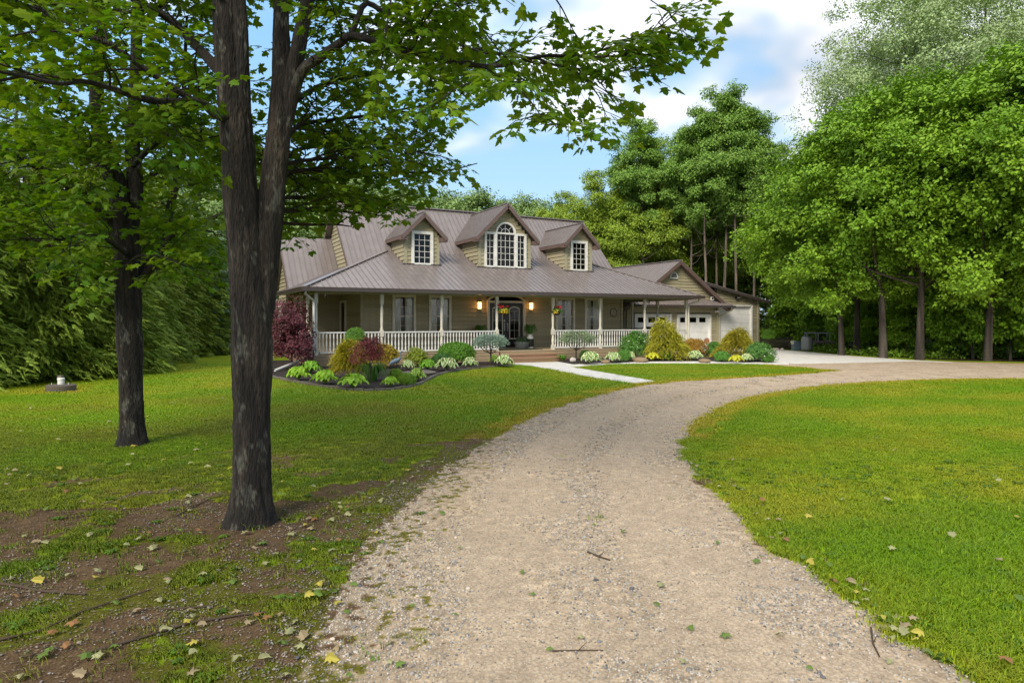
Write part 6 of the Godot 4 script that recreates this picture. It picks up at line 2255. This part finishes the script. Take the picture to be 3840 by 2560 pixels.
	for i in edge_a.size() - 1:
		var p := edge_a[i]
		var q := edge_a[i + 1]
		var len := p.distance_to(q)
		while acc < len:
			var s := p.lerp(q, acc / len)
			mi(ed, "block", bmesh, M.rock_grey, Transform3D(Basis(Vector3.UP, atan2(q.y - p.y, q.x - p.x) + rf(-0.08, 0.08)), Vector3(s.x, rf(-0.006, 0.012), -s.y)))
			acc += 0.255
		acc -= len

func blossoms(t: Node3D, n: int, col: Color, lo: float, hi: float, s: float) -> void:
	var f: MultiMeshInstance3D = t.get_node("foliage")
	var m := f.multimesh
	var b := MB.new()
	for k in 5:
		var a := TAU * k / 5.0
		var d := Vector3(cos(a), 0.25, sin(a))
		var e := Vector3(-sin(a), 0, cos(a))
		b.quad(Vector3.ZERO, d * 0.6 + e * 0.42, d, d * 0.6 - e * 0.42, Vector3.UP)
	var xfs := []
	var cols := PackedColorArray()
	for k in n:
		var x := m.get_instance_transform(rng.randi() % m.instance_count)
		var o := x.origin
		xfs.append(Transform3D(facing(Vector3.UP + rdir() * 0.8, rf(0, TAU), s * rf(0.8, 1.3)), Vector3(o.x * 1.06, o.y * 1.04, o.z * 1.06)))
		cols.append(col)
	mm(t, "blossom", b.mesh(), M.plain, xfs, cols).set_meta("kind", "stuff")

func put(t: Node3D, u: float, y: float, v: float) -> void:
	t.position = house_point(u, y, v)
	t.rotation.y = YAW

func make_porch_things() -> void:
	rng.seed = 1500
	# lit lanterns on either side of the door
	for u in [7.42, 10.02]:
		var t := thing("wall_lantern", "lit rectangular wall lantern on the side of the door towards the %s" % ("corner bed" if u < 8 else "garage"), "lamp", Vector3.ZERO, 0.0, "lanterns beside the front door")
		put(t, u, 2.18, 2.19)
		cu(t, "back_plate", Vector3(0, 0.17, 0.02), Vector3(0.13, 0.38, 0.03), M.black)
		cu(t, "lamp_shade", Vector3(0, 0.16, 0.075), Vector3(0.115, 0.30, 0.08), M.lamp)
		cu(t, "cap", Vector3(0, 0.335, 0.07), Vector3(0.135, 0.035, 0.12), M.black)
		cu(t, "foot", Vector3(0, -0.005, 0.07), Vector3(0.13, 0.02, 0.11), M.black)
		var li := OmniLight3D.new()
		li.name = "lantern_light"
		li.light_color = Color(1.0, 0.66, 0.32)
		li.light_energy = 0.045
		li.omni_range = 6.0
		li.omni_attenuation = 2.0
		li.light_size = 0.05
		li.shadow_enabled = true
		li.position = Vector3(0, 0.16, 0.15)
		t.add_child(li)
	# hanging baskets
	for q in [[7.42, 2.12, -0.12, "hanging basket of red geraniums and yellow flowers on the post by the blue spruce"], [9.98, 2.10, -0.12, "hanging basket of red and yellow flowers on the post by the stout grafted spruce"]]:
		var t := thing("hanging_basket", q[3], "flower basket")
		put(t, q[0], q[1] - 0.2, q[2])
		var pot := MB.new()
		pot.lathe([Vector2(0.02, 0.0), Vector2(0.10, 0.01), Vector2(0.15, 0.08), Vector2(0.17, 0.15), Vector2(0.155, 0.15), Vector2(0.14, 0.1)], 14)
		mi(t, "pot", pot.mesh(), M.iron)
		var wire := MB.new()
		for a in [0.3, 2.4, 4.5]:
			wire.tube([Vector3(cos(a) * 0.16, 0.15, sin(a) * 0.16), Vector3(0, 0.56, 0)], [0.003, 0.003], 3)
		wire.tube([Vector3(0, 0.56, 0), Vector3(-0.04, 0.62, 0.03), Vector3(-0.1, 0.60, 0.06), Vector3(-0.16, 0.55, 0.1)], [0.007, 0.007, 0.007, 0.007], 5)
		mi(t, "hanger", wire.mesh(), M.iron)
		var xfs := []
		var cols := PackedColorArray()
		for i in 240:
			var d := rdir()
			d.y = absf(d.y)
			var f := pow(rng.randf(), 0.4)
			xfs.append(Transform3D(facing(d + Vector3.UP * 0.4 + rdir() * 0.4, rf(0, TAU), rf(0.5, 0.9)), Vector3(d.x * 0.25 * f, 0.14 + d.y * 0.18 * f, d.z * 0.25 * f)))
			var w := rng.randf()
			cols.append(Color(lerpf(0.05, 0.12, w), lerpf(0.12, 0.25, w), 0.025))
		mm(t, "foliage", sprays["small"], M.leaf, xfs, cols).set_meta("kind", "stuff")
		var red := MB.new()
		for i in 7:
			var a := rf(0, TAU)
			var o := Vector3(cos(a) * rf(0.05, 0.24), rf(0.24, 0.40), sin(a) * 0.15 + 0.05)
			for k in 30:
				var d := rdir()
				var e := d.cross(Vector3(0.3, 1, 0.2)).normalized() * 0.022
				var g := d.cross(e).normalized() * 0.022
				var c := o + d * rf(0.035, 0.055)
				red.col = Color(0.55, 0.008, 0.02) * rf(0.7, 1.2)
				red.quad(c - e, c + g, c + e, c - g, d)
		mi(t, "red_flowers", red.mesh(), M.plain)
		var yel := MB.new()
		for i in 90:
			var a := rf(-0.6, 3.6) if q[0] < 8 else rf(2.0, 5.5)
			var o := Vector3(cos(a) * rf(0.12, 0.26), rf(0.06, 0.24), sin(a) * 0.2 + 0.06)
			var d := (o - Vector3(0, 0.1, 0)).normalized()
			var e := d.cross(Vector3.UP).normalized() * 0.018
			var g := d.cross(e).normalized() * 0.018
			yel.col = Color(0.62, 0.42, 0.01) * rf(0.7, 1.2)
			yel.quad(o - e, o + g, o + e, o - g, d)
		mi(t, "yellow_flowers", yel.mesh(), M.plain)
	# planters by the door
	var fern := blades(150, 0.75, 0.035, Color(0.055, 0.141, 0.019), Color(0.08, 0.19, 0.025))
	var can := thing("milk_can", "black and white milk can beside the front door", "milk can")
	put(can, 9.52, 0.45, 1.35)
	for s in [[[Vector2(0.01, 0), Vector2(0.165, 0.0), Vector2(0.165, 0.07)], M.white, "base"], [[Vector2(0.165, 0.07), Vector2(0.17, 0.08), Vector2(0.17, 0.42), Vector2(0.165, 0.43)], M.black, "body"], [[Vector2(0.165, 0.43), Vector2(0.155, 0.50), Vector2(0.10, 0.57), Vector2(0.10, 0.62), Vector2(0.12, 0.64), Vector2(0.01, 0.64)], M.white, "neck"]]:
		var b := MB.new()
		b.lathe(s[0], 18)
		mi(can, s[2], b.mesh(), s[1])
	var cf := thing("fern", "bushy fern growing on top of the milk can", "fern")
	put(cf, 9.52, 1.07, 1.35)
	mi(cf, "foliage", fern, M.leaf, Transform3D(Basis.from_scale(Vector3(0.40, 0.52, 0.40)), Vector3(0, -0.05, 0)))
	var tub := thing("washtub", "oval galvanised washtub planter in front of the door", "planter")
	put(tub, 9.0, 0.45, 1.15)
	var tm := MB.new()
	tm.lathe([Vector2(0.01, 0.0), Vector2(0.25, 0.0), Vector2(0.30, 0.28), Vector2(0.315, 0.30), Vector2(0.29, 0.29), Vector2(0.27, 0.22)], 20)
	mi(tub, "tub", tm.mesh(), M.galv, Transform3D(Basis.from_scale(Vector3(1.15, 1, 0.75)), Vector3.ZERO))
	var hm := MB.new()
	for s in [-1, 1]:
		hm.tube([Vector3(s * 0.34, 0.24, -0.06), Vector3(s * 0.40, 0.26, 0), Vector3(s * 0.34, 0.24, 0.06)], [0.01, 0.01, 0.01], 5)
	mi(tub, "handle", hm.mesh(), M.galv)
	var sm := MB.new()
	sm.lathe([Vector2(0.0, 0.235), Vector2(0.28, 0.235)], 16)
	mi(tub, "soil", sm.mesh(), M.mulch, Transform3D(Basis.from_scale(Vector3(1.13, 1, 0.74)), Vector3.ZERO))
	var tp := thing("potted_flowers", "dark leafy plants with purple flowers filling the washtub", "plant")
	put(tp, 9.0, 0.69, 1.15)
	var xfs := []
	var cols := PackedColorArray()
	for i in 260:
		var d := rdir()
		d.y = absf(d.y)
		xfs.append(Transform3D(facing(d + Vector3.UP * 0.4 + rdir() * 0.4, rf(0, TAU), rf(0.6, 1.0)), Vector3(d.x * 0.32, d.y * 0.36 * rf(0.3, 1.0), d.z * 0.2)))
		cols.append(Color(0.03, 0.075, 0.02).lerp(Color(0.07, 0.14, 0.03), rng.randf()) if i > 22 else Color(0.10, 0.04, 0.22))
	mm(tp, "foliage", sprays["small"], M.leaf, xfs, cols).set_meta("kind", "stuff")
	var lf := thing("fern", "fern on a stand behind the railing, below the first lantern", "fern")
	put(lf, 7.3, 0.45, 1.75)
	var stand := MB.new()
	stand.lathe([Vector2(0.16, 0.0), Vector2(0.03, 0.03), Vector2(0.03, 0.5), Vector2(0.15, 0.52), Vector2(0.19, 0.75), Vector2(0.02, 0.72)], 14)
	mi(lf, "pot_stand", stand.mesh(), M.iron)
	mi(lf, "foliage", fern, M.leaf, Transform3D(Basis.from_scale(Vector3(0.38, 0.36, 0.38)), Vector3(0, 0.7, 0)))
	var rug := thing("doormat", "dark green mat on the porch floor before the door", "mat")
	put(rug, 8.5, 0.45, 0.62)
	cu(rug, "mat", Vector3(0, 0.012, 0), Vector3(2.0, 0.02, 0.85), M.mat_green)
	# wreath on the wall
	var wr := thing("wall_wreath", "round twig wreath with pale flowers on the porch wall", "wreath")
	put(wr, 14.65, 2.07, 2.13)
	var ring := MB.new()
	for r in [0.20, 0.205, 0.195]:
		var pts := []
		var rad := []
		for i in 25:
			var a := TAU * i / 24.0
			pts.append(Vector3(cos(a) * r, sin(a) * r, rf(-0.012, 0.012)))
			rad.append(0.008)
		ring.tube(pts, rad, 5)
	mi(wr, "ring", ring.mesh(), M.twig)
	var fl := MB.new()
	for q in [[-0.08, 0.10], [0.07, 0.06], [-0.05, -0.04], [0.06, -0.11], [-0.12, 0.0], [0.12, -0.02]]:
		for k in 7:
			var a := TAU * k / 7.0
			var o := Vector3(q[0], q[1], 0.012)
			var d := Vector3(cos(a), sin(a), 0.2) * 0.055
			var e := Vector3(-sin(a), cos(a), 0) * 0.018
			fl.col = Color(0.5, 0.48, 0.36) if k % 2 == 0 else Color(0.16, 0.18, 0.08)
			fl.quad(o, o + d * 0.6 + e, o + d, o + d * 0.6 - e, Vector3.BACK)
	mi(wr, "flowers", fl.mesh(), M.plain)
	# barbecue on the open end of the porch, with the ornaments near it
	var bq := thing("barbecue", "black barbecue grill behind the railing at the garage end of the porch", "grill")
	put(bq, 16.35, 0.45, 1.35)
	cu(bq, "cart", Vector3(0, 0.42, 0), Vector3(0.8, 0.72, 0.5), M.black)
	cu(bq, "side_shelf", Vector3(0.68, 0.86, 0), Vector3(0.5, 0.03, 0.45), M.black)
	cu(bq, "side_shelf", Vector3(-0.68, 0.86, 0), Vector3(0.5, 0.03, 0.45), M.black)
	var lid := MB.new()
	lid.prism(PackedVector2Array([Vector2(-0.26, 0.78), Vector2(0.26, 0.78), Vector2(0.26, 0.86), Vector2(0.12, 0.93), Vector2(-0.12, 0.93), Vector2(-0.26, 0.86)]), -0.4, 0.4)
	mi(bq, "lid", lid.mesh(), M.black, Transform3D(Basis(Vector3.UP, PI / 2), Vector3.ZERO))
	var orn := thing("metal_tree", "small black metal tree ornament standing on the barbecue shelf", "ornament")
	put(orn, 17.0, 1.325, 1.35)
	var ob := MB.new()
	ob.tube([Vector3.ZERO, Vector3(0.01, 0.12, 0), Vector3(0.03, 0.3, 0)], [0.014, 0.011, 0.006], 5)
	for k in 9:
		var a := PI * (0.1 + 0.8 * k / 8.0)
		var e := Vector3(cos(a) * 0.2, 0.2 + sin(a) * 0.2, rf(-0.03, 0.03))
		ob.tube([Vector3(0.015, 0.14, 0), e], [0.006, 0.003], 4)
		ob.box(e, Vector3(0.035, 0.05, 0.008), Basis(Vector3.BACK, a))
	mi(orn, "branches", ob.mesh(), M.iron)
	cu(orn, "foot", Vector3(0, 0.008, 0), Vector3(0.14, 0.016, 0.1), M.iron)
	var sc := thing("suncatcher", "half-round red and black suncatcher on the end railing of the porch", "ornament")
	put(sc, 17.35, 1.275, 1.75)
	var half := PackedVector2Array()
	for i in 13:
		half.append(Vector2(cos(PI * i / 12.0) * 0.13, sin(PI * i / 12.0) * 0.13))
	var hb := MB.new()
	hb.prism(half, -0.008, 0.008)
	mi(sc, "glass", hb.mesh(), M.red)
	var arc := MB.new()
	var apts := []
	var arad := []
	for i in 13:
		apts.append(Vector3(cos(PI * i / 12.0) * 0.18, sin(PI * i / 12.0) * 0.18, 0))
		arad.append(0.009)
	arc.tube(apts, arad, 5)
	arc.tube([Vector3(-0.19, 0.0, 0), Vector3(0.19, 0.0, 0)], [0.01, 0.01], 5)
	arc.tube([Vector3(0, 0.18, 0), Vector3(0, 0.25, 0)], [0.014, 0.006], 5)
	mi(sc, "frame", arc.mesh(), M.iron)
	# cameras and floodlights
	for q in [[0.32, 2.66, -0.02, "white security camera under the porch eave at the corner bed"], [14.95, 2.62, -0.02, "white security camera under the porch eave near the wreath"]]:
		var t := thing("security_camera", q[3], "camera")
		put(t, q[0], q[1] - 0.12, q[2] - 0.1)
		var b := MB.new()
		b.tube([Vector3(0, 0.0, 0.06), Vector3(0, 0.02, -0.06)], [0.04, 0.04], 10, true)
		mi(t, "body", b.mesh(), M.white)
		var l := MB.new()
		l.tube([Vector3(0, -0.001, 0.075), Vector3(0, 0.0, 0.06)], [0.028, 0.03], 10, true)
		mi(t, "lens", l.mesh(), M.black)
		var a := MB.new()
		a.tube([Vector3(0, 0.03, -0.03), Vector3(0, 0.12, -0.05)], [0.015, 0.015], 6)
		mi(t, "bracket", a.mesh(), M.white)
	var f1 := thing("floodlight", "white twin-headed floodlight at the corner of the garage", "lamp")
	put(f1, 24.45, 2.22, 5.1)
	for s in [-1, 1]:
		var b := MB.new()
		b.tube([Vector3(s * 0.05, 0.04, 0), Vector3(s * 0.13, 0.0, 0.08)], [0.045, 0.075], 10, true)
		mi(f1, "lamp_head", b.mesh(), M.white)
	cu(f1, "mount", Vector3(0, 0.0, -0.02), Vector3(0.1, 0.14, 0.05), M.white)
	var f2 := thing("floodlight", "square white floodlight above the pent roof of the garage", "lamp")
	put(f2, 24.05, 2.92, 5.05)
	cu(f2, "lamp_head", Vector3(0, 0.07, 0.02), Vector3(0.22, 0.2, 0.06), M.white)
	cu(f2, "pane", Vector3(0, 0.07, 0.052), Vector3(0.13, 0.11, 0.006), M.black)
	cu(f2, "mount", Vector3(0, -0.07, -0.01), Vector3(0.05, 0.1, 0.04), M.white)
	var f3 := thing("floodlight", "small dark floodlight above the tall white door", "lamp")
	put(f3, 26.3, 3.02, 5.2)
	cu(f3, "lamp_head", Vector3(0, 0.05, 0.05), Vector3(0.34, 0.10, 0.14), M.iron)
	cu(f3, "pane", Vector3(0, 0.045, 0.123), Vector3(0.26, 0.07, 0.006), M.galv)

func make_small_things() -> void:
	rng.seed = 2100
	# heron
	var hp0 := ground(1487, 1394)
	var he := thing("heron_statue", "grey-blue metal heron statue in the corner bed", "statue", hp0 + Vector3.UP * 0.04, 0.3)
	var b := MB.new()
	b.tube([Vector3(-0.26, 0.20, 0), Vector3(-0.16, 0.27, 0), Vector3(-0.04, 0.32, 0), Vector3(0.06, 0.36, 0), Vector3(0.12, 0.42, 0)], [0.012, 0.06, 0.085, 0.07, 0.03], 10, true)
	b.tube([Vector3(0.10, 0.38, 0), Vector3(0.16, 0.46, 0), Vector3(0.13, 0.54, 0), Vector3(0.12, 0.60, 0), Vector3(0.17, 0.63, 0), Vector3(0.22, 0.61, 0)], [0.035, 0.024, 0.02, 0.02, 0.026, 0.016], 8, true)
	mi(he, "body", b.mesh(), M.blue)
	var bk := MB.new()
	bk.tube([Vector3(0.21, 0.612, 0), Vector3(0.36, 0.57, 0)], [0.012, 0.003], 6, true)
	mi(he, "beak", bk.mesh(), M.copper)
	for s in [-1, 1]:
		var lg := MB.new()
		lg.tube([Vector3(0.0, 0.26, s * 0.03), Vector3(0.03, 0.12, s * 0.03), Vector3(0.01, -0.02, s * 0.03)], [0.012, 0.008, 0.008], 5)
		mi(he, "leg", lg.mesh(), M.iron)
	var bp := ground(1883, 1352)
	var bi := thing("bird_ornament", "small grey stone bird on a dark block beside the steps", "ornament", bp + Vector3.UP * 0.03)
	cu(bi, "block", Vector3(0, 0.10, 0), Vector3(0.14, 0.2, 0.14), M.iron)
	var bb := MB.new()
	bb.tube([Vector3(-0.16, 0.24, 0), Vector3(-0.08, 0.26, 0), Vector3(0.0, 0.27, 0), Vector3(0.07, 0.29, 0)], [0.015, 0.05, 0.075, 0.04], 9, true)
	bb.tube([Vector3(0.05, 0.30, 0), Vector3(0.09, 0.35, 0), Vector3(0.13, 0.345, 0), Vector3(0.17, 0.335, 0)], [0.04, 0.042, 0.03, 0.004], 8, true)
	mi(bi, "bird", bb.mesh(), M.rock_grey)
	var sp := ground(2651, 1326)
	var su := thing("sun_ornament", "rusty metal sun face on a thin stake beside the mounds", "ornament", sp)
	var k := -sp.z / F
	var sb := MB.new()
	sb.tube([Vector3(0, 0, 0), Vector3(0, (1326 - 1280) * k, 0)], [0.007, 0.007], 5)
	mi(su, "stake", sb.mesh(), M.iron)
	var disc := PackedVector2Array()
	for i in 32:
		var r := 0.125 if i % 2 == 0 else 0.185
		disc.append(Vector2(cos(TAU * i / 32.0), sin(TAU * i / 32.0)) * r)
	var db := MB.new()
	db.prism(disc, -0.006, 0.006)
	mi(su, "sun", db.mesh(), M.copper, Transform3D(Basis.IDENTITY, Vector3(0, (1326 - 1278) * k, 0.01)))
	# well head on the lawn
	var wp := ground(227, 1466)
	var we := thing("well_head", "white capped pipe on a round grey concrete slab in the lawn", "well head", wp)
	var cb := MB.new()
	cb.lathe([Vector2(0.30, -0.02), Vector2(0.315, 0.0), Vector2(0.315, 0.13), Vector2(0.30, 0.155), Vector2(0.01, 0.165)], 30)
	mi(we, "slab", cb.mesh(), M.old_concrete)
	var pb := MB.new()
	pb.lathe([Vector2(0.072, 0.15), Vector2(0.072, 0.20), Vector2(0.076, 0.205), Vector2(0.072, 0.21), Vector2(0.072, 0.235), Vector2(0.066, 0.245), Vector2(0.078, 0.26), Vector2(0.078, 0.30), Vector2(0.07, 0.32), Vector2(0.01, 0.32)], 20)
	mi(we, "pipe", pb.mesh(), M.white)
	cu(we, "cap_brick", Vector3(-0.012, 0.345, 0), Vector3(0.10, 0.06, 0.09), M.rock_grey)
	for s in [-0.21, 0.19]:
		var tb := MB.new()
		tb.tube([Vector3(s, 0.14, 0.02), Vector3(s, 0.20, 0.02)], [0.008, 0.008], 6, true)
		mi(we, "bolt", tb.mesh(), M.white)
	# things under the trees of the wood
	var tp := at(3150, 1318, 37.0)
	tp.y = 0
	var tr := thing("utility_trailer", "old open utility trailer with a rail parked under the trees", "trailer", tp, -0.35)
	cu(tr, "bed", Vector3(0, 0.45, 0), Vector3(3.6, 0.10, 1.5), M.old_concrete)
	for s in [-1, 1]:
		cu(tr, "rail", Vector3(0, 0.98, s * 0.74), Vector3(3.6, 0.05, 0.05), M.galv)
		for q in 7:
			cu(tr, "rail_post", Vector3(-1.75 + q * 0.583, 0.73, s * 0.74), Vector3(0.05, 0.46, 0.05), M.galv)
		var wb := MB.new()
		wb.tube([Vector3(0.2, 0.30, s * 0.84), Vector3(0.2, 0.30, s * 0.66)], [0.30, 0.30], 18, true)
		mi(tr, "wheel", wb.mesh(), M.black)
	cu(tr, "drawbar", Vector3(2.3, 0.42, 0), Vector3(1.1, 0.07, 0.07), M.iron)
	var bn := thing("grey_barrel", "grey plastic barrel standing under the trees near the trailer", "barrel", Vector3(at(3027, 1318, 36.0).x, 0, -36.0))
	var bar := MB.new()
	bar.lathe([Vector2(0.01, 0), Vector2(0.26, 0), Vector2(0.29, 0.15), Vector2(0.29, 0.65), Vector2(0.26, 0.8), Vector2(0.01, 0.8)], 16)
	mi(bn, "drum", bar.mesh(), M.galv)
	var hoop := MB.new()
	hoop.lathe([Vector2(0.285, 0.38), Vector2(0.305, 0.40), Vector2(0.285, 0.42)], 16)
	mi(bn, "hoop", hoop.mesh(), M.galv)
	var bx := thing("blue_bin", "small blue-grey bin on the grass at the edge of the wood", "bin", Vector3(at(2992, 1312, 37.0).x, 0, -37.0))
	cu(bx, "bin", Vector3(0, 0.24, 0), Vector3(0.55, 0.44, 0.4), M.blue)
	cu(bx, "lid", Vector3(0, 0.48, 0), Vector3(0.6, 0.04, 0.45), M.blue)
	var fd := thing("hanging_feeder", "pale bucket-shaped bird feeder hanging from a branch by the wood", "bird feeder", at(2978, 1292, 37.0))
	var fb := MB.new()
	fb.lathe([Vector2(0.01, 0), Vector2(0.15, 0.0), Vector2(0.19, 0.2), Vector2(0.17, 0.2)], 14)
	mi(fd, "bucket", fb.mesh(), M.offwhite)
	var fw := MB.new()
	fw.tube([Vector3(-0.18, 0.2, 0), Vector3(0, 0.42, 0), Vector3(0.18, 0.2, 0)], [0.008, 0.008, 0.008], 4)
	fw.tube([Vector3(0, 0.42, 0), Vector3(0.02, 1.5, 0)], [0.006, 0.006], 4)
	mi(fd, "hanger", fw.mesh(), M.stem)
	# fallen sticks
	var sticks := [
		[[[-20, 2192], [70, 2204], [150, 2222], [235, 2228], [320, 2234]], 9, "crooked dark stick lying on the bare soil"],
		[[[-10, 2408], [150, 2372], [300, 2302], [450, 2252], [565, 2216]], 7, "long thin stick slanting across the bare soil"],
		[[[300, 2464], [480, 2412], [700, 2345], [900, 2312], [1000, 2302]], 8, "long grey stick lying in the moss below the big maple"],
		[[[595, 2292], [700, 2286], [795, 2278]], 5, "short straight twig in the moss beside the long grey stick"],
		[[[2204, 2075], [2245, 2092], [2288, 2106]], 7, "short brown stick on the middle of the drive"],
		[[[2072, 2449], [2170, 2446], [2262, 2446]], 4, "thin forked twig near the middle of the drive"],
		[[[660, 1938], [730, 1900], [800, 1870], [870, 1858]], 6, "pale twig beside the foot of the big maple"],
		[[[3268, 2360], [3275, 2420], [3300, 2470]], 5, "curved twig on the gravel beside the long grass"],
		[[[1000, 1950], [1060, 1946], [1120, 1952]], 7, "brown stick at the foot of the big maple on the gravel side"]
	]
	for s in sticks:
		var pts := []
		var rad := []
		for i in s[0].size():
			var g := ground(s[0][i][0], s[0][i][1])
			pts.append(g + Vector3.UP * 0.012)
			rad.append(s[1] * 0.0011 * (1.0 - 0.5 * i / s[0].size()))
		var org: Vector3 = pts[0]
		for i in pts.size():
			pts[i] -= org
		var t := thing("stick", s[2], "stick", org)
		var tb := MB.new()
		tb.tube(pts, rad, 6, true)
		mi(t, "shaft", tb.mesh(), M.twig)
		var side := MB.new()
		var m: Vector3 = pts[1]
		side.tube([m, m + Vector3(0.05, 0.02, -0.05)], [rad[1] * 0.7, rad[1] * 0.3], 5)
		mi(t, "side_twig", side.mesh(), M.twig)
	# fallen maple leaves
	var meshes := []
	for v in 4:
		var lb := MB.new()
		maple_leaf(lb, Vector3(0, 0.0, 0), Vector3.RIGHT, Vector3.UP, 1.0)
		for i in lb.v.size():
			var p := lb.v[i]
			p.y = -p.y * (0.6 if v % 2 == 0 else -0.2) + 0.18 * sin(p.x * (2.2 + v)) + 0.10 * sin(p.z * 5.0 + v)
			lb.v[i] = p
		meshes.append(lb.mesh())
	var kinds := [[lin(0.30, 0.30, 0.15), "pale yellow-green"], [lin(0.30, 0.235, 0.14), "dry tan"], [lin(0.26, 0.13, 0.055), "orange-brown"], [lin(0.11, 0.18, 0.035), "green"], [lin(0.40, 0.34, 0.06), "yellow"]]
	var lm := []
	for q in kinds:
		var m := leafy(q[0], 0.4, 0.7)
		m.vertex_color_use_as_albedo = false
		lm.append(m)
	var places := []
	for i in 118:
		places.append([rf(0, 1500), rf(1760, 2550)])
	for i in 40:
		places.append([rf(0, 900), rf(1480, 1800)])
	for i in 26:
		places.append([rf(2560, 3840), rf(1640, 2550)])
	for i in 34:
		var y := rf(1700, 2520)
		places.append([lerpf(2580, 3560, (y - 1740) / 820.0) + rf(-30, 90), y])
	for i in 16:
		places.append([rf(1500, 2900), rf(1750, 2540)])
	for i in 30:
		var y := rf(1720, 2000)
		places.append([lerpf(1750, 1150, (y - 1700) / 300.0) + rf(-90, 40), y])
	for q in places:
		var g := ground(q[0], q[1])
		var zn := zone_at(Vector2(g.x, -g.z))
		if zn == 4 or zn == 5:
			continue
		var w := rng.randf()
		var kd := 0 if w < 0.36 else (1 if w < 0.56 else (2 if w < 0.70 else (3 if w < 0.90 else 4)))
		if zn == 1 or zn == 8:
			kd = 3 if w < 0.7 else 0
		var on: String = ["on the mown grass", "on the gravel drive", "on the bare soil", "on the moss", "", "", "on the dry grass margin", "", "on the gravel drive"][zn]
		var label: String = "%s fallen maple leaf lying %s" % [kinds[kd][1], on]
		var s := rf(0.035, 0.068) * (0.8 if zn == 1 else 1.0)
		var o := mi(self, "fallen_leaf", meshes[rng.randi() % 4], lm[kd], Transform3D(Basis(Vector3.UP, rf(0, TAU)) * Basis(Vector3.RIGHT, rf(-0.35, 0.35)).scaled(Vector3(s, s, s)), g + Vector3.UP * (0.022 if zn != 0 else 0.045)))
		tag(o, label, "leaf", "%s leaves %s" % [kinds[kd][1], on])

func _ready() -> void:
	var t0 := Time.get_ticks_msec()
	make_materials()
	make_light_and_camera()
	print("sky ", Time.get_ticks_msec() - t0)
	make_ground()
	print("ground ", Time.get_ticks_msec() - t0)
	make_house()
	make_garage()
	print("house ", Time.get_ticks_msec() - t0)
	make_maples()
	print("maples ", Time.get_ticks_msec() - t0)
	make_woods()
	print("woods ", Time.get_ticks_msec() - t0)
	make_garden()
	make_porch_things()
	make_small_things()
	print("garden ", Time.get_ticks_msec() - t0)
	make_grass_and_gravel()
	print("done ", Time.get_ticks_msec() - t0)
